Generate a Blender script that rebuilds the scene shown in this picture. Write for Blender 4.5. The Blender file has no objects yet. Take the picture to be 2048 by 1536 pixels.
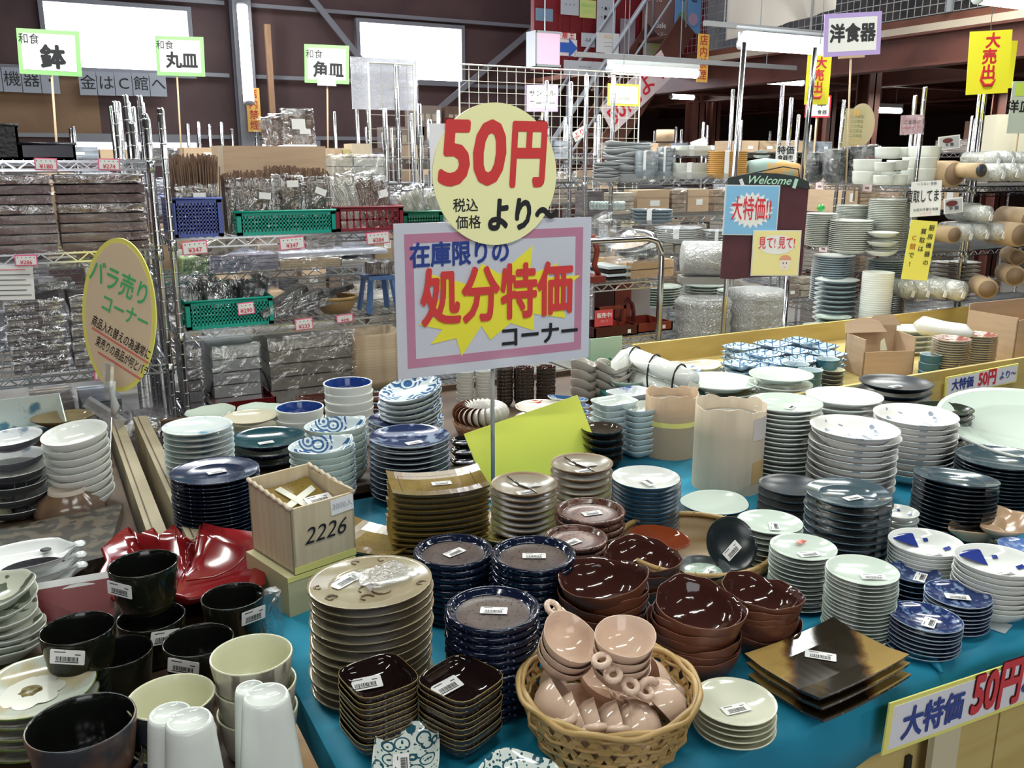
import bpy, math, random
from mathutils import Vector, Matrix, Euler
random.seed(11)
SC = bpy.context.scene
COL = SC.collection
PI = math.pi

# ---------------------------------------------------------------- camera
EYE, PITCH, YAW, FPX = 1.55, math.radians(14), math.radians(28), 1800.0
cd = bpy.data.cameras.new('camera')
cam = bpy.data.objects.new('camera', cd)
COL.objects.link(cam)
cam.location = (0, 0, EYE)
cam.rotation_euler = (PI / 2 - PITCH, 0, -YAW)
cd.sensor_width = 36
cd.lens = FPX / 2048 * 36
cd.clip_start, cd.clip_end = 0.05, 80
cd.dof.use_dof = False
SC.camera = cam

# ---------------------------------------------------------------- world, lights, exposure
SC.view_settings.view_transform = 'Standard'
SC.view_settings.look = 'None'
SC.view_settings.gamma = 1
SC.view_settings.use_curve_mapping = False
SC.view_settings.exposure = 0.2
w = bpy.data.worlds.new('world')
SC.world = w
w.use_nodes = True
w.node_tree.nodes['Background'].inputs[0].default_value = (0.75, 0.85, 1.0, 1)
w.node_tree.nodes['Background'].inputs[1].default_value = 0.12


def area(name, loc, sx, sy, power, col=(1, 0.97, 0.92), rot=(0, 0, 0)):
    d = bpy.data.lights.new(name, 'AREA')
    d.shape = 'RECTANGLE'
    d.size, d.size_y, d.energy, d.color = sx, sy, power, col
    o = bpy.data.objects.new(name, d)
    o.location, o.rotation_euler = loc, rot
    COL.objects.link(o)
    return o


# rows of hanging fluorescent tubes over the sales floor, outside the frame
for lx, ly, lz, p in ((-0.7, 0.6, 2.75, 5.5), (1.1, 0.9, 2.75, 6.5), (2.9, 1.2, 2.75, 7.5),
                      (-0.2, 3.0, 3.0, 9.5), (1.9, 3.1, 3.0, 9), (3.7, 2.6, 3.0, 11),
                      (-0.8, 5.0, 3.2, 34), (1.2, 5.0, 3.2, 32), (3.2, 4.7, 3.2, 34),
                      (5.4, 3.8, 3.2, 34), (0.8, -1.5, 2.9, 8), (2.9, -1.3, 2.9, 7)):
    area('tube_light', (lx, ly, lz), 1.2, 0.07, p * 2.1, (0.97, 1.0, 0.93))
# daylight through the roof lights of the hall
area('roof_daylight', (3.5, 8.0, 5.2), 6, 3, 170, (0.85, 0.91, 1.0))
# added fill light behind the camera that brightens the upright sign faces
area('front_fill', (-1.2, -4.5, 2.2), 3.2, 2.4, 76, (0.95, 0.97, 1.0), (PI / 2 - .12, 0, -.25))
# daylight of the back windows
area('window_daylight', (1.2, 11.6, 2.95), 1.4, 0.6, 60, (0.86, 0.88, 1.0), (-PI / 2, 0, 0))
area('window_daylight', (4.8, 11.6, 2.95), 1.4, 0.6, 60, (0.86, 0.88, 1.0), (-PI / 2, 0, 0))
# tube rows under the mezzanine
for lx, ly in ((8.4, 6.4), (8.6, 9.2), (10.5, 8.0), (11.5, 12.5)):
    area('mezzanine_tube', (lx, ly, 2.22), 1.2, .07, 22, (1.0, .96, .88))

# ---------------------------------------------------------------- measuring from the photograph
CP, SP, CT, ST_ = math.cos(PITCH), math.sin(PITCH), math.cos(YAW), math.sin(YAW)
FW = Vector((ST_ * CP, CT * CP, -SP))
RT = Vector((CT, -ST_, 0))
UP = Vector((ST_ * SP, CT * SP, CP))
EY = Vector((0, 0, EYE))


def ray(x, y):
    return FW + RT * ((x - 1024) / FPX) + UP * ((768 - y) / FPX)


def onz(x, y, z):
    r = ray(x, y)
    return EY + r * ((z - EYE) / r.z)


def ony(x, y, Y):
    r = ray(x, y)
    return EY + r * (Y / r.y)


def onx(x, y, X):
    r = ray(x, y)
    return EY + r * (X / r.x)


def atd(x, y, d):
    return EY + ray(x, y) * d


def pj(p):
    d = Vector(p) - EY
    k = d.dot(FW)
    return 1024 + FPX * d.dot(RT) / k, 768 - FPX * d.dot(UP) / k, k


def solve(px, yt, yb, wpx, S):
    """foot point on the surface S, top height and real width of a standing stack"""
    x = px
    for _ in range(20):
        b = onz(x, yb, S)
        lo, hi = S - .03, S + 1.2
        for i in range(30):
            m = (lo + hi) / 2
            if pj((b.x, b.y, m))[1] > yt:
                lo = m
            else:
                hi = m
        q = pj((b.x, b.y, lo))
        x += (px - q[0]) * .7
    return b.x, b.y, lo, wpx * q[2] / FPX


# ---------------------------------------------------------------- materials
MATS = {}


def mat(name, col, rough=.35, metal=0, col2=None, ns=8, lo=.42, hi=.6, speck=None, bump=0, bs=60,
        coat=0, emit=0, detail=3, stretch=None, spec=.5, ecol=None):
    if name in MATS:
        return MATS[name]
    m = bpy.data.materials.new(name)
    m.use_nodes = True
    nt = m.node_tree
    b = nt.nodes['Principled BSDF']
    b.inputs['Roughness'].default_value = rough
    b.inputs['Metallic'].default_value = metal
    b.inputs['Specular IOR Level'].default_value = spec
    if coat:
        b.inputs['Coat Weight'].default_value = coat
        b.inputs['Coat Roughness'].default_value = .06
    c = (*col, 1)
    b.inputs['Base Color'].default_value = c
    src = None
    tc = nt.nodes.new('ShaderNodeTexCoord')
    vec = tc.outputs['Object']
    if stretch:
        mp = nt.nodes.new('ShaderNodeMapping')
        mp.inputs['Scale'].default_value = stretch
        nt.links.new(vec, mp.inputs[0])
        vec = mp.outputs[0]

    def ramp(out, lo, hi):
        r = nt.nodes.new('ShaderNodeMapRange')
        r.inputs[1].default_value, r.inputs[2].default_value = lo, hi
        nt.links.new(out, r.inputs[0])
        return r.outputs[0]

    def mix(fac, a, bb):
        x = nt.nodes.new('ShaderNodeMix')
        x.data_type = 'RGBA'
        nt.links.new(fac, x.inputs[0])
        for v, i in ((a, 6), (bb, 7)):
            if isinstance(v, tuple):
                x.inputs[i].default_value = v
            else:
                nt.links.new(v, x.inputs[i])
        return x.outputs[2]

    cur = c
    if col2:
        n = nt.nodes.new('ShaderNodeTexNoise')
        n.inputs['Scale'].default_value = ns
        n.inputs['Detail'].default_value = detail
        nt.links.new(vec, n.inputs['Vector'])
        cur = mix(ramp(n.outputs['Fac'], lo, hi), cur, (*col2, 1))
    if speck:
        sc_, ss, th = speck
        n = nt.nodes.new('ShaderNodeTexNoise')
        n.inputs['Scale'].default_value = ss
        n.inputs['Detail'].default_value = 1
        nt.links.new(vec, n.inputs['Vector'])
        cur = mix(ramp(n.outputs['Fac'], th, th + .03), cur, (*sc_, 1))
    if not isinstance(cur, tuple):
        nt.links.new(cur, b.inputs['Base Color'])
    if bump:
        n = nt.nodes.new('ShaderNodeTexNoise')
        n.inputs['Scale'].default_value = bs
        nt.links.new(vec, n.inputs['Vector'])
        bp = nt.nodes.new('ShaderNodeBump')
        bp.inputs['Strength'].default_value = bump
        bp.inputs['Distance'].default_value = .01
        nt.links.new(n.outputs['Fac'], bp.inputs['Height'])
        nt.links.new(bp.outputs[0], b.inputs['Normal'])
    if emit:
        b.inputs['Emission Color'].default_value = (*(ecol or col), 1)
        b.inputs['Emission Strength'].default_value = emit
    MATS[name] = m
    return m


def film(name, tint=(.85, .88, .92), amount=.28, bs=30, bump=1.0, rough=.12, white=0.0):
    """clear plastic film: see-through, crinkled, shiny"""
    if name in MATS:
        return MATS[name]
    m = bpy.data.materials.new(name)
    m.use_nodes = True
    nt = m.node_tree
    nt.nodes.clear()
    out = nt.nodes.new('ShaderNodeOutputMaterial')
    tr = nt.nodes.new('ShaderNodeBsdfTransparent')
    tr.inputs[0].default_value = (.93, .94, .96, 1)
    gl = nt.nodes.new('ShaderNodeBsdfGlossy')
    gl.inputs['Roughness'].default_value = rough
    gl.inputs[0].default_value = (1, 1, 1, 1)
    df = nt.nodes.new('ShaderNodeBsdfDiffuse')
    df.inputs[0].default_value = (*tint, 1)
    n = nt.nodes.new('ShaderNodeTexNoise')
    n.inputs['Scale'].default_value = bs
    n.inputs['Detail'].default_value = 4
    n.inputs['Distortion'].default_value = 1.2
    tc = nt.nodes.new('ShaderNodeTexCoord')
    nt.links.new(tc.outputs['Object'], n.inputs['Vector'])
    bp = nt.nodes.new('ShaderNodeBump')
    bp.inputs['Strength'].default_value = bump
    bp.inputs['Distance'].default_value = .02
    nt.links.new(n.outputs['Fac'], bp.inputs['Height'])
    nt.links.new(bp.outputs[0], gl.inputs['Normal'])
    nt.links.new(bp.outputs[0], df.inputs['Normal'])
    a = nt.nodes.new('ShaderNodeMixShader')
    a.inputs[0].default_value = white
    nt.links.new(gl.outputs[0], a.inputs[1])
    nt.links.new(df.outputs[0], a.inputs[2])
    k = nt.nodes.new('ShaderNodeMixShader')
    k.inputs[0].default_value = amount
    nt.links.new(tr.outputs[0], k.inputs[1])
    nt.links.new(a.outputs[0], k.inputs[2])
    nt.links.new(k.outputs[0], out.inputs[0])
    MATS[name] = m
    return m


def glaze(name, base, ink, kind, scale=30, rough=.12, thr=.5):
    """underglaze print: kind 'rings', 'blots', 'lattice', 'vine', 'half'"""
    if name in MATS:
        return MATS[name]
    m = bpy.data.materials.new(name)
    m.use_nodes = True
    nt = m.node_tree
    b = nt.nodes['Principled BSDF']
    b.inputs['Roughness'].default_value = rough
    tc = nt.nodes.new('ShaderNodeTexCoord')

    def math_(op, a, bb=None):
        x = nt.nodes.new('ShaderNodeMath')
        x.operation = op
        for v, i in ((a, 0), (bb, 1)):
            if v is None:
                continue
            if isinstance(v, (int, float)):
                x.inputs[i].default_value = v
            else:
                nt.links.new(v, x.inputs[i])
        return x.outputs[0]
    if kind == 'blots':
        n = nt.nodes.new('ShaderNodeTexNoise')
        n.inputs['Scale'].default_value = scale
        n.inputs['Detail'].default_value = 5
        nt.links.new(tc.outputs['Object'], n.inputs['Vector'])
        r = nt.nodes.new('ShaderNodeMapRange')
        r.inputs[1].default_value, r.inputs[2].default_value = thr, thr + .08
        nt.links.new(n.outputs['Fac'], r.inputs[0])
        fac = r.outputs[0]
    elif kind == 'vine':
        n = nt.nodes.new('ShaderNodeTexVoronoi')
        n.inputs['Scale'].default_value = scale
        n.inputs['Randomness'].default_value = .6
        nt.links.new(tc.outputs['Object'], n.inputs['Vector'])
        d = n.outputs['Distance']
        f = math_('FRACT', math_('MULTIPLY', d, 2.6))
        fac1 = math_('LESS_THAN', f, .24)
        n2 = nt.nodes.new('ShaderNodeTexVoronoi')
        n2.inputs['Scale'].default_value = scale * 3.4
        nt.links.new(tc.outputs['Object'], n2.inputs['Vector'])
        fac2 = math_('LESS_THAN', n2.outputs['Distance'], .27)
        fac = math_('MAXIMUM', fac1, fac2)
    elif kind == 'flower':
        n = nt.nodes.new('ShaderNodeTexVoronoi')
        n.inputs['Scale'].default_value = scale
        nt.links.new(tc.outputs['Object'], n.inputs['Vector'])
        f = math_('FRACT', math_('MULTIPLY', n.outputs['Distance'], 4.0))
        n3 = nt.nodes.new('ShaderNodeTexNoise')
        n3.inputs['Scale'].default_value = scale * .6
        nt.links.new(tc.outputs['Object'], n3.inputs['Vector'])
        fac = math_('MULTIPLY', math_('LESS_THAN', f, .5), math_('GREATER_THAN', n3.outputs['Fac'], thr))
    elif kind == 'lattice':
        sx = nt.nodes.new('ShaderNodeSeparateXYZ')
        nt.links.new(tc.outputs['Object'], sx.inputs[0])
        u = math_('FRACT', math_('MULTIPLY', math_('ADD', sx.outputs[0], sx.outputs[1]), scale))
        v = math_('FRACT', math_('MULTIPLY', math_('SUBTRACT', sx.outputs[0], sx.outputs[1]), scale))
        fac = math_('MAXIMUM', math_('LESS_THAN', u, .14), math_('LESS_THAN', v, .14))
    else:  # rings round the middle
        sx = nt.nodes.new('ShaderNodeSeparateXYZ')
        nt.links.new(tc.outputs['Object'], sx.inputs[0])
        rr = math_('SQRT', math_('ADD', math_('MULTIPLY', sx.outputs[0], sx.outputs[0]),
                                 math_('MULTIPLY', sx.outputs[1], sx.outputs[1])))
        fac = math_('LESS_THAN', math_('FRACT', math_('MULTIPLY', rr, scale)), .35)
    x = nt.nodes.new('ShaderNodeMix')
    x.data_type = 'RGBA'
    nt.links.new(fac, x.inputs[0])
    x.inputs[6].default_value = (*base, 1)
    x.inputs[7].default_value = (*ink, 1)
    nt.links.new(x.outputs[2], b.inputs['Base Color'])
    MATS[name] = m
    return m


# ---------------------------------------------------------------- mesh builder
class MB:
    def __init__(s):
        s.v, s.f, s.m, s.sm = [], [], [], []

    def add(s, vs, fs, mi=0, smooth=False, M=None):
        o = len(s.v)
        s.v += [tuple(M @ Vector(v)) for v in vs] if M is not None else [tuple(v) for v in vs]
        if isinstance(mi, int):
            mi = [mi] * len(fs)
        for f, k in zip(fs, mi):
            s.f.append(tuple(i + o for i in f))
            s.m.append(k)
            s.sm.append(smooth)
        return s

    def box(s, a, b, mi=0, M=None):
        x0, y0, z0 = a
        x1, y1, z1 = b
        vs = [(x, y, z) for z in (z0, z1) for y in (y0, y1) for x in (x0, x1)]
        return s.add(vs, [(0, 2, 3, 1), (4, 5, 7, 6), (0, 1, 5, 4), (2, 6, 7, 3), (0, 4, 6, 2), (1, 3, 7, 5)], mi, False, M)

    def beam(s, p0, p1, w, h, mi=0):
        """rectangular bar from p0 to p1"""
        p0, p1 = Vector(p0), Vector(p1)
        d = (p1 - p0)
        L = d.length
        q = d.to_track_quat('X', 'Z')
        M = Matrix.Translation(p0) @ q.to_matrix().to_4x4()
        return s.box((0, -w / 2, -h / 2), (L, w / 2, h / 2), mi, M)

    def path(s, pts, r, n=8, mi=0, closed=False, cap=True, flat=None):
        pts = [Vector(p) for p in pts]
        N = len(pts)
        vs, fs = [], []
        ref = None
        for i, p in enumerate(pts):
            a = pts[i - 1] if (i > 0 or closed) else p
            b = pts[(i + 1) % N] if (i < N - 1 or closed) else p
            t = (b - a).normalized()
            if ref is None:
                ref = t.orthogonal().normalized()
                if flat is not None:
                    ref = Vector(flat)
            ref = (ref - t * ref.dot(t))
            if ref.length < 1e-6:
                ref = t.orthogonal()
            ref.normalize()
            bi = t.cross(ref)
            rr = r[i] if isinstance(r, (list, tuple)) else r
            for k in range(n):
                a_ = 2 * PI * k / n
                vs.append(p + ref * (math.cos(a_) * rr) + bi * (math.sin(a_) * rr))
        M_ = N if closed else N - 1
        for i in range(M_):
            j = (i + 1) % N
            for k in range(n):
                l = (k + 1) % n
                fs.append((i * n + k, i * n + l, j * n + l, j * n + k))
        if cap and not closed:
            fs.append(tuple(range(n))[::-1])
            fs.append(tuple((N - 1) * n + k for k in range(n)))
        return s.add(vs, fs, mi, n > 4)

    def tube(s, p0, p1, r, n=8, mi=0):
        return s.path([p0, p1], r, n, mi)

    def lathe(s, prof, seg=36, mi=0, fn=None, M=None):
        vs, fs, ms = [], [], []
        idx = []
        for r, z in prof:
            if r < 1e-6:
                idx.append([len(vs)] * seg)
                vs.append((0, 0, z) if fn is None else fn(0, 0, z))
            else:
                row = []
                for k in range(seg):
                    a = 2 * PI * k / seg
                    row.append(len(vs))
                    vs.append((r * math.cos(a), r * math.sin(a), z) if fn is None else fn(a, r, z))
                idx.append(row)
        for i in range(len(prof) - 1):
            k_ = mi if isinstance(mi, int) else mi[i]
            for k in range(seg):
                l = (k + 1) % seg
                q = [idx[i][k], idx[i + 1][k], idx[i + 1][l], idx[i][l]]
                u = []
                for t in q:
                    if t not in u:
                        u.append(t)
                if len(u) > 2:
                    fs.append(tuple(u))
                    ms.append(k_)
        return s.add(vs, fs, ms, True, M)

    def prism(s, poly, z0, z1, mi=0, M=None, side=None):
        n = len(poly)
        vs = [(x, y, z0) for x, y in poly] + [(x, y, z1) for x, y in poly]
        fs = [tuple(range(n))[::-1], tuple(range(n, 2 * n))] + [(i, (i + 1) % n, n + (i + 1) % n, n + i) for i in range(n)]
        ms = [mi, mi] + [mi if side is None else side] * n
        return s.add(vs, fs, ms, False, M)

    def mesh(s, name, mats):
        me = bpy.data.meshes.new(name)
        me.from_pydata(s.v, [], s.f)
        for m in (mats if isinstance(mats, (list, tuple)) else [mats]):
            me.materials.append(m)
        me.polygons.foreach_set('material_index', s.m)
        me.polygons.foreach_set('use_smooth', s.sm)
        me.validate()
        me.update()
        return me

    def build(s, name, mats, parent=None, loc=None, rot=None, label=None, cat=None, group=None, kind=None):
        return obj(name, s.mesh(name, mats), parent, loc, rot, label, cat, group, kind)


def obj(name, data, parent=None, loc=None, rot=None, label=None, cat=None, group=None, kind=None):
    o = bpy.data.objects.new(name, data)
    COL.objects.link(o)
    if parent is not None:
        o.parent = parent
    if loc is not None:
        o.location = loc
    if rot is not None:
        o.rotation_euler = rot
    tag(o, label, cat, group, kind)
    return o


def tag(o, label=None, cat=None, group=None, kind=None):
    for k, v in (('label', label), ('category', cat), ('group', group), ('kind', kind)):
        if v:
            o[k] = v
    return o


def thing(name, label, cat, loc=(0, 0, 0), rz=0, group=None, rot=None):
    return obj(name, None, None, loc, rot or (0, 0, rz), label, cat, group)


def copy(o, loc=None, rot=None, label=None, parent=None, group=None):
    c = o.copy()
    COL.objects.link(c)
    if parent is not None:
        c.parent = parent
    if loc is not None:
        c.location = loc
    if rot is not None:
        c.rotation_euler = rot
    if label:
        c['label'] = label
    if group:
        c['group'] = group
    for ch in list(o.children):
        copy(ch, parent=c)
    return c


# ---------------------------------------------------------------- lettering
TXT = {}


def text_me(body, size, bold=0, vertical=False, ital=0):
    key = (body, size, bold, vertical, ital)
    if key not in TXT:
        c = bpy.data.curves.new('txt', 'FONT')
        c.body = '\n'.join(body) if vertical else body
        c.size = size
        c.align_x, c.align_y = 'CENTER', 'CENTER'
        c.shear = ital
        c.resolution_u = 3
        o = bpy.data.objects.new('txt', c)
        COL.objects.link(o)
        me = bpy.data.meshes.new_from_object(o)
        bpy.data.objects.remove(o)
        bpy.data.curves.remove(c)
        if bold:
            # heavier strokes: the letter repeated round a small circle
            V = [tuple(v.co) for v in me.vertices]
            F = [tuple(p.vertices) for p in me.polygons]
            vs, fs = [], []
            n = 6 if bold < .03 else 10
            sh = [(0, 0)] + [(math.cos(2 * PI * i / n), math.sin(2 * PI * i / n)) for i in range(n)]
            for k, (dx, dy) in enumerate(sh):
                o_ = len(vs)
                vs += [(x + dx * bold * size, y + dy * bold * size, z + k * 2e-6) for x, y, z in V]
                fs += [tuple(i + o_ for i in f) for f in F]
            me = bpy.data.meshes.new('lettering')
            me.from_pydata(vs, [], fs)
        TXT[key] = me
    return TXT[key]


def letters(body, size, m, parent, x=0, z=0, out=.002, bold=.02, sx=1, sz=1, roll=0, vertical=False, ital=0,
            outline=None, ow=.03, name='lettering', M=None):
    """flat lettering on a panel lying in its local XZ plane, facing -Y"""
    if outline is not None:
        letters(body, size, outline, parent, x, z, out * .6, bold + ow, sx, sz, roll, vertical, ital, None, 0, 'letter_outline', M)
    src = text_me(body, size, bold, vertical, ital)
    me = src.copy()
    me.materials.clear()
    me.materials.append(m)
    T = Matrix.Translation((x, -out, z)) @ Matrix.Rotation(PI / 2, 4, 'X') @ Matrix.Rotation(roll, 4, 'Z') @ Matrix.Diagonal((sx, sz, 1, 1))
    me.transform(T if M is None else M @ T)
    return obj(name, me, parent)


# ---------------------------------------------------------------- common materials
WHITE = mat('white_porcelain', (.80, .82, .79), .12)
PALE = mat('celadon_glaze', (.60, .69, .62), .12)
CREAM = mat('cream_glaze', (.72, .70, .52), .16)
GREYW = mat('grey_white_glaze', (.58, .60, .57), .18)
CHROME = mat('chrome', (.62, .64, .66), .22, 1)
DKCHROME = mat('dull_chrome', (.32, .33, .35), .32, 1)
CARD = mat('cardboard', (.52, .37, .25), .85, col2=(.49, .345, .23), ns=6, stretch=(1, 1, 9))
CARDL = mat('pale_cardboard', (.60, .50, .38), .85, col2=(.57, .47, .36), ns=5, stretch=(9, 9, 1))
PAPER = mat('white_paper', (.84, .84, .84), .5)
INK = mat('black_ink', (.015, .015, .02), .5)
RED = mat('red_ink', (.66, .03, .05), .4)
DKRED = mat('dark_red_ink', (.16, .015, .02), .4)
BLUE = mat('blue_ink', (.02, .05, .30), .4)
PINK = mat('pink_ink', (.80, .30, .42), .45)
YEL = mat('yellow_paper', (.88, .82, .25), .45)
LEMON = mat('pale_yellow_paper', (.88, .85, .42), .4)
FLUO = mat('fluorescent_yellow_paper', (.84, .90, .13), .5)
ORNG = mat('orange_paper', (.90, .52, .12), .5)
PURP = mat('lilac_paper', (.48, .36, .74), .5)
GRN = mat('green_paper', (.28, .68, .22), .5)
FILM = film('clear_film', amount=.13)
FILMB = film('crinkled_film', (.75, .8, .9), .24, 14, 1.0, .1, .06)
BUBBLE = film('bubble_wrap', (.72, .75, .76), .72, 70, 1.0, .25, .65)
TH = .68
TOPX = {}
ORD = ['topmost', 'second from top', 'third from top', 'fourth from top', 'fifth from top', 'sixth from top',
       'seventh from top', 'eighth from top', 'ninth from top', 'tenth from top', 'eleventh from top',
       'twelfth from top', 'thirteenth from top', 'fourteenth from top', 'fifteenth from top',
       'sixteenth from top', 'seventeenth from top', 'eighteenth from top', 'nineteenth from top', 'twentieth from top',
       'twenty-first from top', 'twenty-second from top', 'twenty-third from top', 'twenty-fourth from top'] + ['twenty-%s from top' % q for q in ('fifth', 'sixth', 'seventh', 'eighth', 'ninth')] + ['thirtieth from top'] + ['thirty-%s from top' % q for q in ('first', 'second', 'third')]

# price sticker with bar code, shared by all pieces
_s = MB()
_s.prism([(-.0175, -.009), (.0175, -.009), (.0185, -.008), (.0185, .008), (.0175, .009), (-.0175, .009), (-.0185, .008), (-.0185, -.008)], 0, .0006, 0)
_x = -.012
while _x < .012:
    _w = random.choice((.0004, .0008, .0012))
    _s.box((_x, -.005, .0006), (_x + _w, .0005, .0008), 1)
    _x += _w + random.choice((.0005, .0008))
for _a, _b, _c in ((-.014, -.002, .0055), (-.013, .012, -.0068), (.008, .014, .0030)):
    _s.box((_a, _c, .0006), (_b, _c + .0011, .0008), 1)
STICK = _s.mesh('price_sticker', [PAPER, INK])


def sticker(parent, loc, rz=0, tilt=(0, 0), s=1.0):
    o = obj('price_sticker', STICK, parent, loc, (tilt[0], tilt[1], rz), 'white barcode price sticker')
    o.scale = (s * 1.2, s * 1.2, s)
    return o


# ---------------------------------------------------------------- crockery profiles (fractions of the radius)
def prof(kind, R, h=None, t=None):
    P = {
        'plate': [(0, .05), (.5, .05), (.62, .07), (.82, .15), (.97, .225), (1, .235), (1, .215), (.84, .11), (.62, .02), (.58, 0), (.52, 0), (.5, .02), (0, .02)],
        'coupe': [(0, .06), (.4, .07), (.7, .13), (.9, .22), (.98, .27), (1, .27), (1, .245), (.86, .15), (.6, .03), (.56, 0), (.5, 0), (.48, .03), (0, .035)],
        'rimmed': [(0, .06), (.5, .06), (.78, .065), (.82, .09), (.87, .17), (.93, .215), (.98, .20), (1, .16), (.97, .08), (.9, .01), (.85, 0), (0, 0)],
        'wide': [(0, .05), (.6, .05), (.66, .085), (.7, .09), (.95, .135), (1, .15), (1, .125), (.7, .05), (.66, .0), (.6, 0), (.58, .02), (0, .02)],
        'bowl': [(0, .06), (.34, .075), (.58, .15), (.79, .33), (.925, .58), (.985, .78), (1, .78), (1, .755), (.955, .55), (.83, .29), (.62, .10), (.46, .04), (.44, 0), (.39, 0), (.38, .03), (0, .035)],
        'lipped': [(0, .12), (.4, .12), (.66, .22), (.8, .4), (.88, .56), (.97, .66), (1.0, .67), (1.0, .64), (.92, .56), (.87, .42), (.76, .2), (.6, .1), (.58, 0), (.52, 0), (.51, .06), (0, .07)],
        'dish': [(0, .08), (.5, .09), (.75, .18), (.9, .33), (.98, .44), (1, .45), (1, .42), (.93, .3), (.8, .12), (.62, .04), (.6, 0), (.54, 0), (.52, .04), (0, .05)],
        'cup': [(0, .12), (.6, .12), (.74, .2), (.84, .6), (.92, 1.3), (.95, 1.62), (.97, 1.66), (1, 1.66), (1.01, 1.62), (.98, 1.3), (.9, .6), (.8, .12), (.7, .02), (.66, 0), (0, 0)],
        'mug': [(0, .12), (.7, .12), (.84, .2), (.9, .6), (.92, 1.3), (.94, 1.42), (.97, 1.45), (1, 1.44), (1.01, 1.38), (.99, 1.2), (.97, .6), (.92, .15), (.85, .02), (.8, 0), (0, 0)],
    }[kind]
    k = (h / max(z for _, z in P) / R) if h else 1
    return [(r * R, z * R * k) for r, z in P]


def inner(kind):
    """how many profile faces belong to the inside of the piece"""
    return {'plate': 5, 'coupe': 5, 'rimmed': 7, 'wide': 5, 'bowl': 6, 'lipped': 6, 'dish': 5, 'cup': 7, 'mug': 6}[kind]


def ware(name, kind, R, mats, h=None, seg=40, fn=None, rimi=None, wellr=None):
    """one piece of crockery: mats = [outside, inside(, rim)(, well)]"""
    P = prof(kind, R, h)
    ni = inner(kind)
    mi = [1 if i < ni else 0 for i in range(len(P) - 1)]
    if rimi is not None:
        for i in range(ni - rimi, ni + 1):
            mi[i] = 2
    if wellr is not None:
        for i in range(ni):
            if P[i + 1][0] <= wellr * R:
                mi[i] = len(mats) - 1
    b = MB().lathe(P, seg, mi, fn)
    return b.mesh(name, mats)


def sq(p=5, sx=1, sy=1, ph=0):
    def f(a, r, z):
        c, s_ = abs(math.cos(a)), abs(math.sin(a))
        k = 1 / (c ** p + s_ ** p) ** (1 / p)
        x, y = r * k * math.cos(a) * sx, r * k * math.sin(a) * sy
        return (x * math.cos(ph) - y * math.sin(ph), x * math.sin(ph) + y * math.cos(ph), z)
    return f


def wavy(n=7, amp=.03, zr=.1, seed=0, R=.08):
    rn = random.Random(seed)
    a1, a2, a3 = (rn.uniform(0, 6.28) for _ in range(3))

    def f(a, r, z):
        w_ = math.sin(a * 2 + a1) + .6 * math.sin(3 * a + a2) + .4 * math.sin(n * a + a3)
        g = (r / R) ** 3
        return (r * (1 + amp * w_ * g) * math.cos(a), r * (1 + amp * w_ * g) * math.sin(a), z * (1 + zr * w_ * g))
    return f


def stack(name, cat, desc, where, px, yt, yb, wpx, n, me_fn, rimh, S=TH, jit=.0015, rot=None, lean=(0, 0), stk=None,
          group=None, base_xy=None, tip=None, rots=None):
    """n pieces, each an object of its own; me_fn(R) gives the shared mesh; rimh = height of a piece in radii"""
    x, y, zt, D = solve(px, yt, yb, wpx, S)
    R = D / 2
    me = me_fn(R)
    H = rimh * R
    TOPX[where] = (x, y, zt, R)
    pitch = (zt - S - H) / max(1, n - 1) if n > 1 else 0
    if n == 1:
        S = zt - H
    out = []
    for i in range(n):              # i = 0 is the topmost
        k = n - 1 - i
        z = S + pitch * k
        t = k / max(1, n - 1)
        if n == 1:
            lab = f'{desc} {where}'
        else:
            o_ = 'bottom' if i == n - 1 else ORD[i]
            lab = f'{desc}, {o_} in stack {where}'
        jx, jy = random.uniform(-jit, jit), random.uniform(-jit, jit)
        o = obj(name, me, None, (x + jx + lean[0] * t, y + jy + lean[1] * t, z),
                (random.uniform(-1, 1) * jit * 4, random.uniform(-1, 1) * jit * 4, (random.uniform(0, 6.28) if rots else 0) if rot is None else rot + random.uniform(-.04, .04)),
                lab, cat, group or f'{desc}s in the stack {where}')
        if tip:
            o.rotation_euler[0] += tip[0] * t
            o.rotation_euler[1] += tip[1] * t
        out.append(o)
    if stk is not None:
        sx_, sy_, sz_, rz_ = stk
        sticker(out[0], (sx_ * R, sy_ * R, sz_ * R + .0012), rz_)
    return out, (x, y, zt, R)
# ================================================================ the hall
FLOORM = mat('worn_concrete', (.36, .35, .33), .45, col2=(.28, .27, .26), ns=2)
WALLM = mat('brown_wall_board', (.15, .088, .084), .7, col2=(.115, .068, .07), ns=1.5, bump=.1, bs=8)
TANB = mat('tan_wall_board', (.36, .22, .12), .7, col2=(.30, .18, .10), ns=2)
STEEL = mat('grey_painted_steel', (.30, .31, .34), .5)
STEELB = mat('pale_blue_steel', (.42, .48, .58), .5)
REDST = mat('red_brown_steel', (.13, .042, .03), .55, col2=(.09, .03, .022), ns=3)
REDP = mat('dark_red_panel', (.24, .018, .025), .5)
CEILM = mat('dark_ceiling_board', (.05, .035, .034), .8)
SKYP = mat('bright_window_pane', (.93, .93, 1), .3, emit=9, ecol=(.93, .93, 1.0))
TUBEM = mat('lit_tube', (1, 1, 1), .3, emit=14, ecol=(.98, 1.0, .96))
ENAM = mat('white_enamel', (.62, .66, .68), .35)
DARKM = mat('black_rubber', (.012, .012, .014), .5)


def struct(name, b, mats, loc=None, rot=None, parent=None):
    return b.build(name, mats, parent, loc, rot, kind=None if parent else 'structure')


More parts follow.
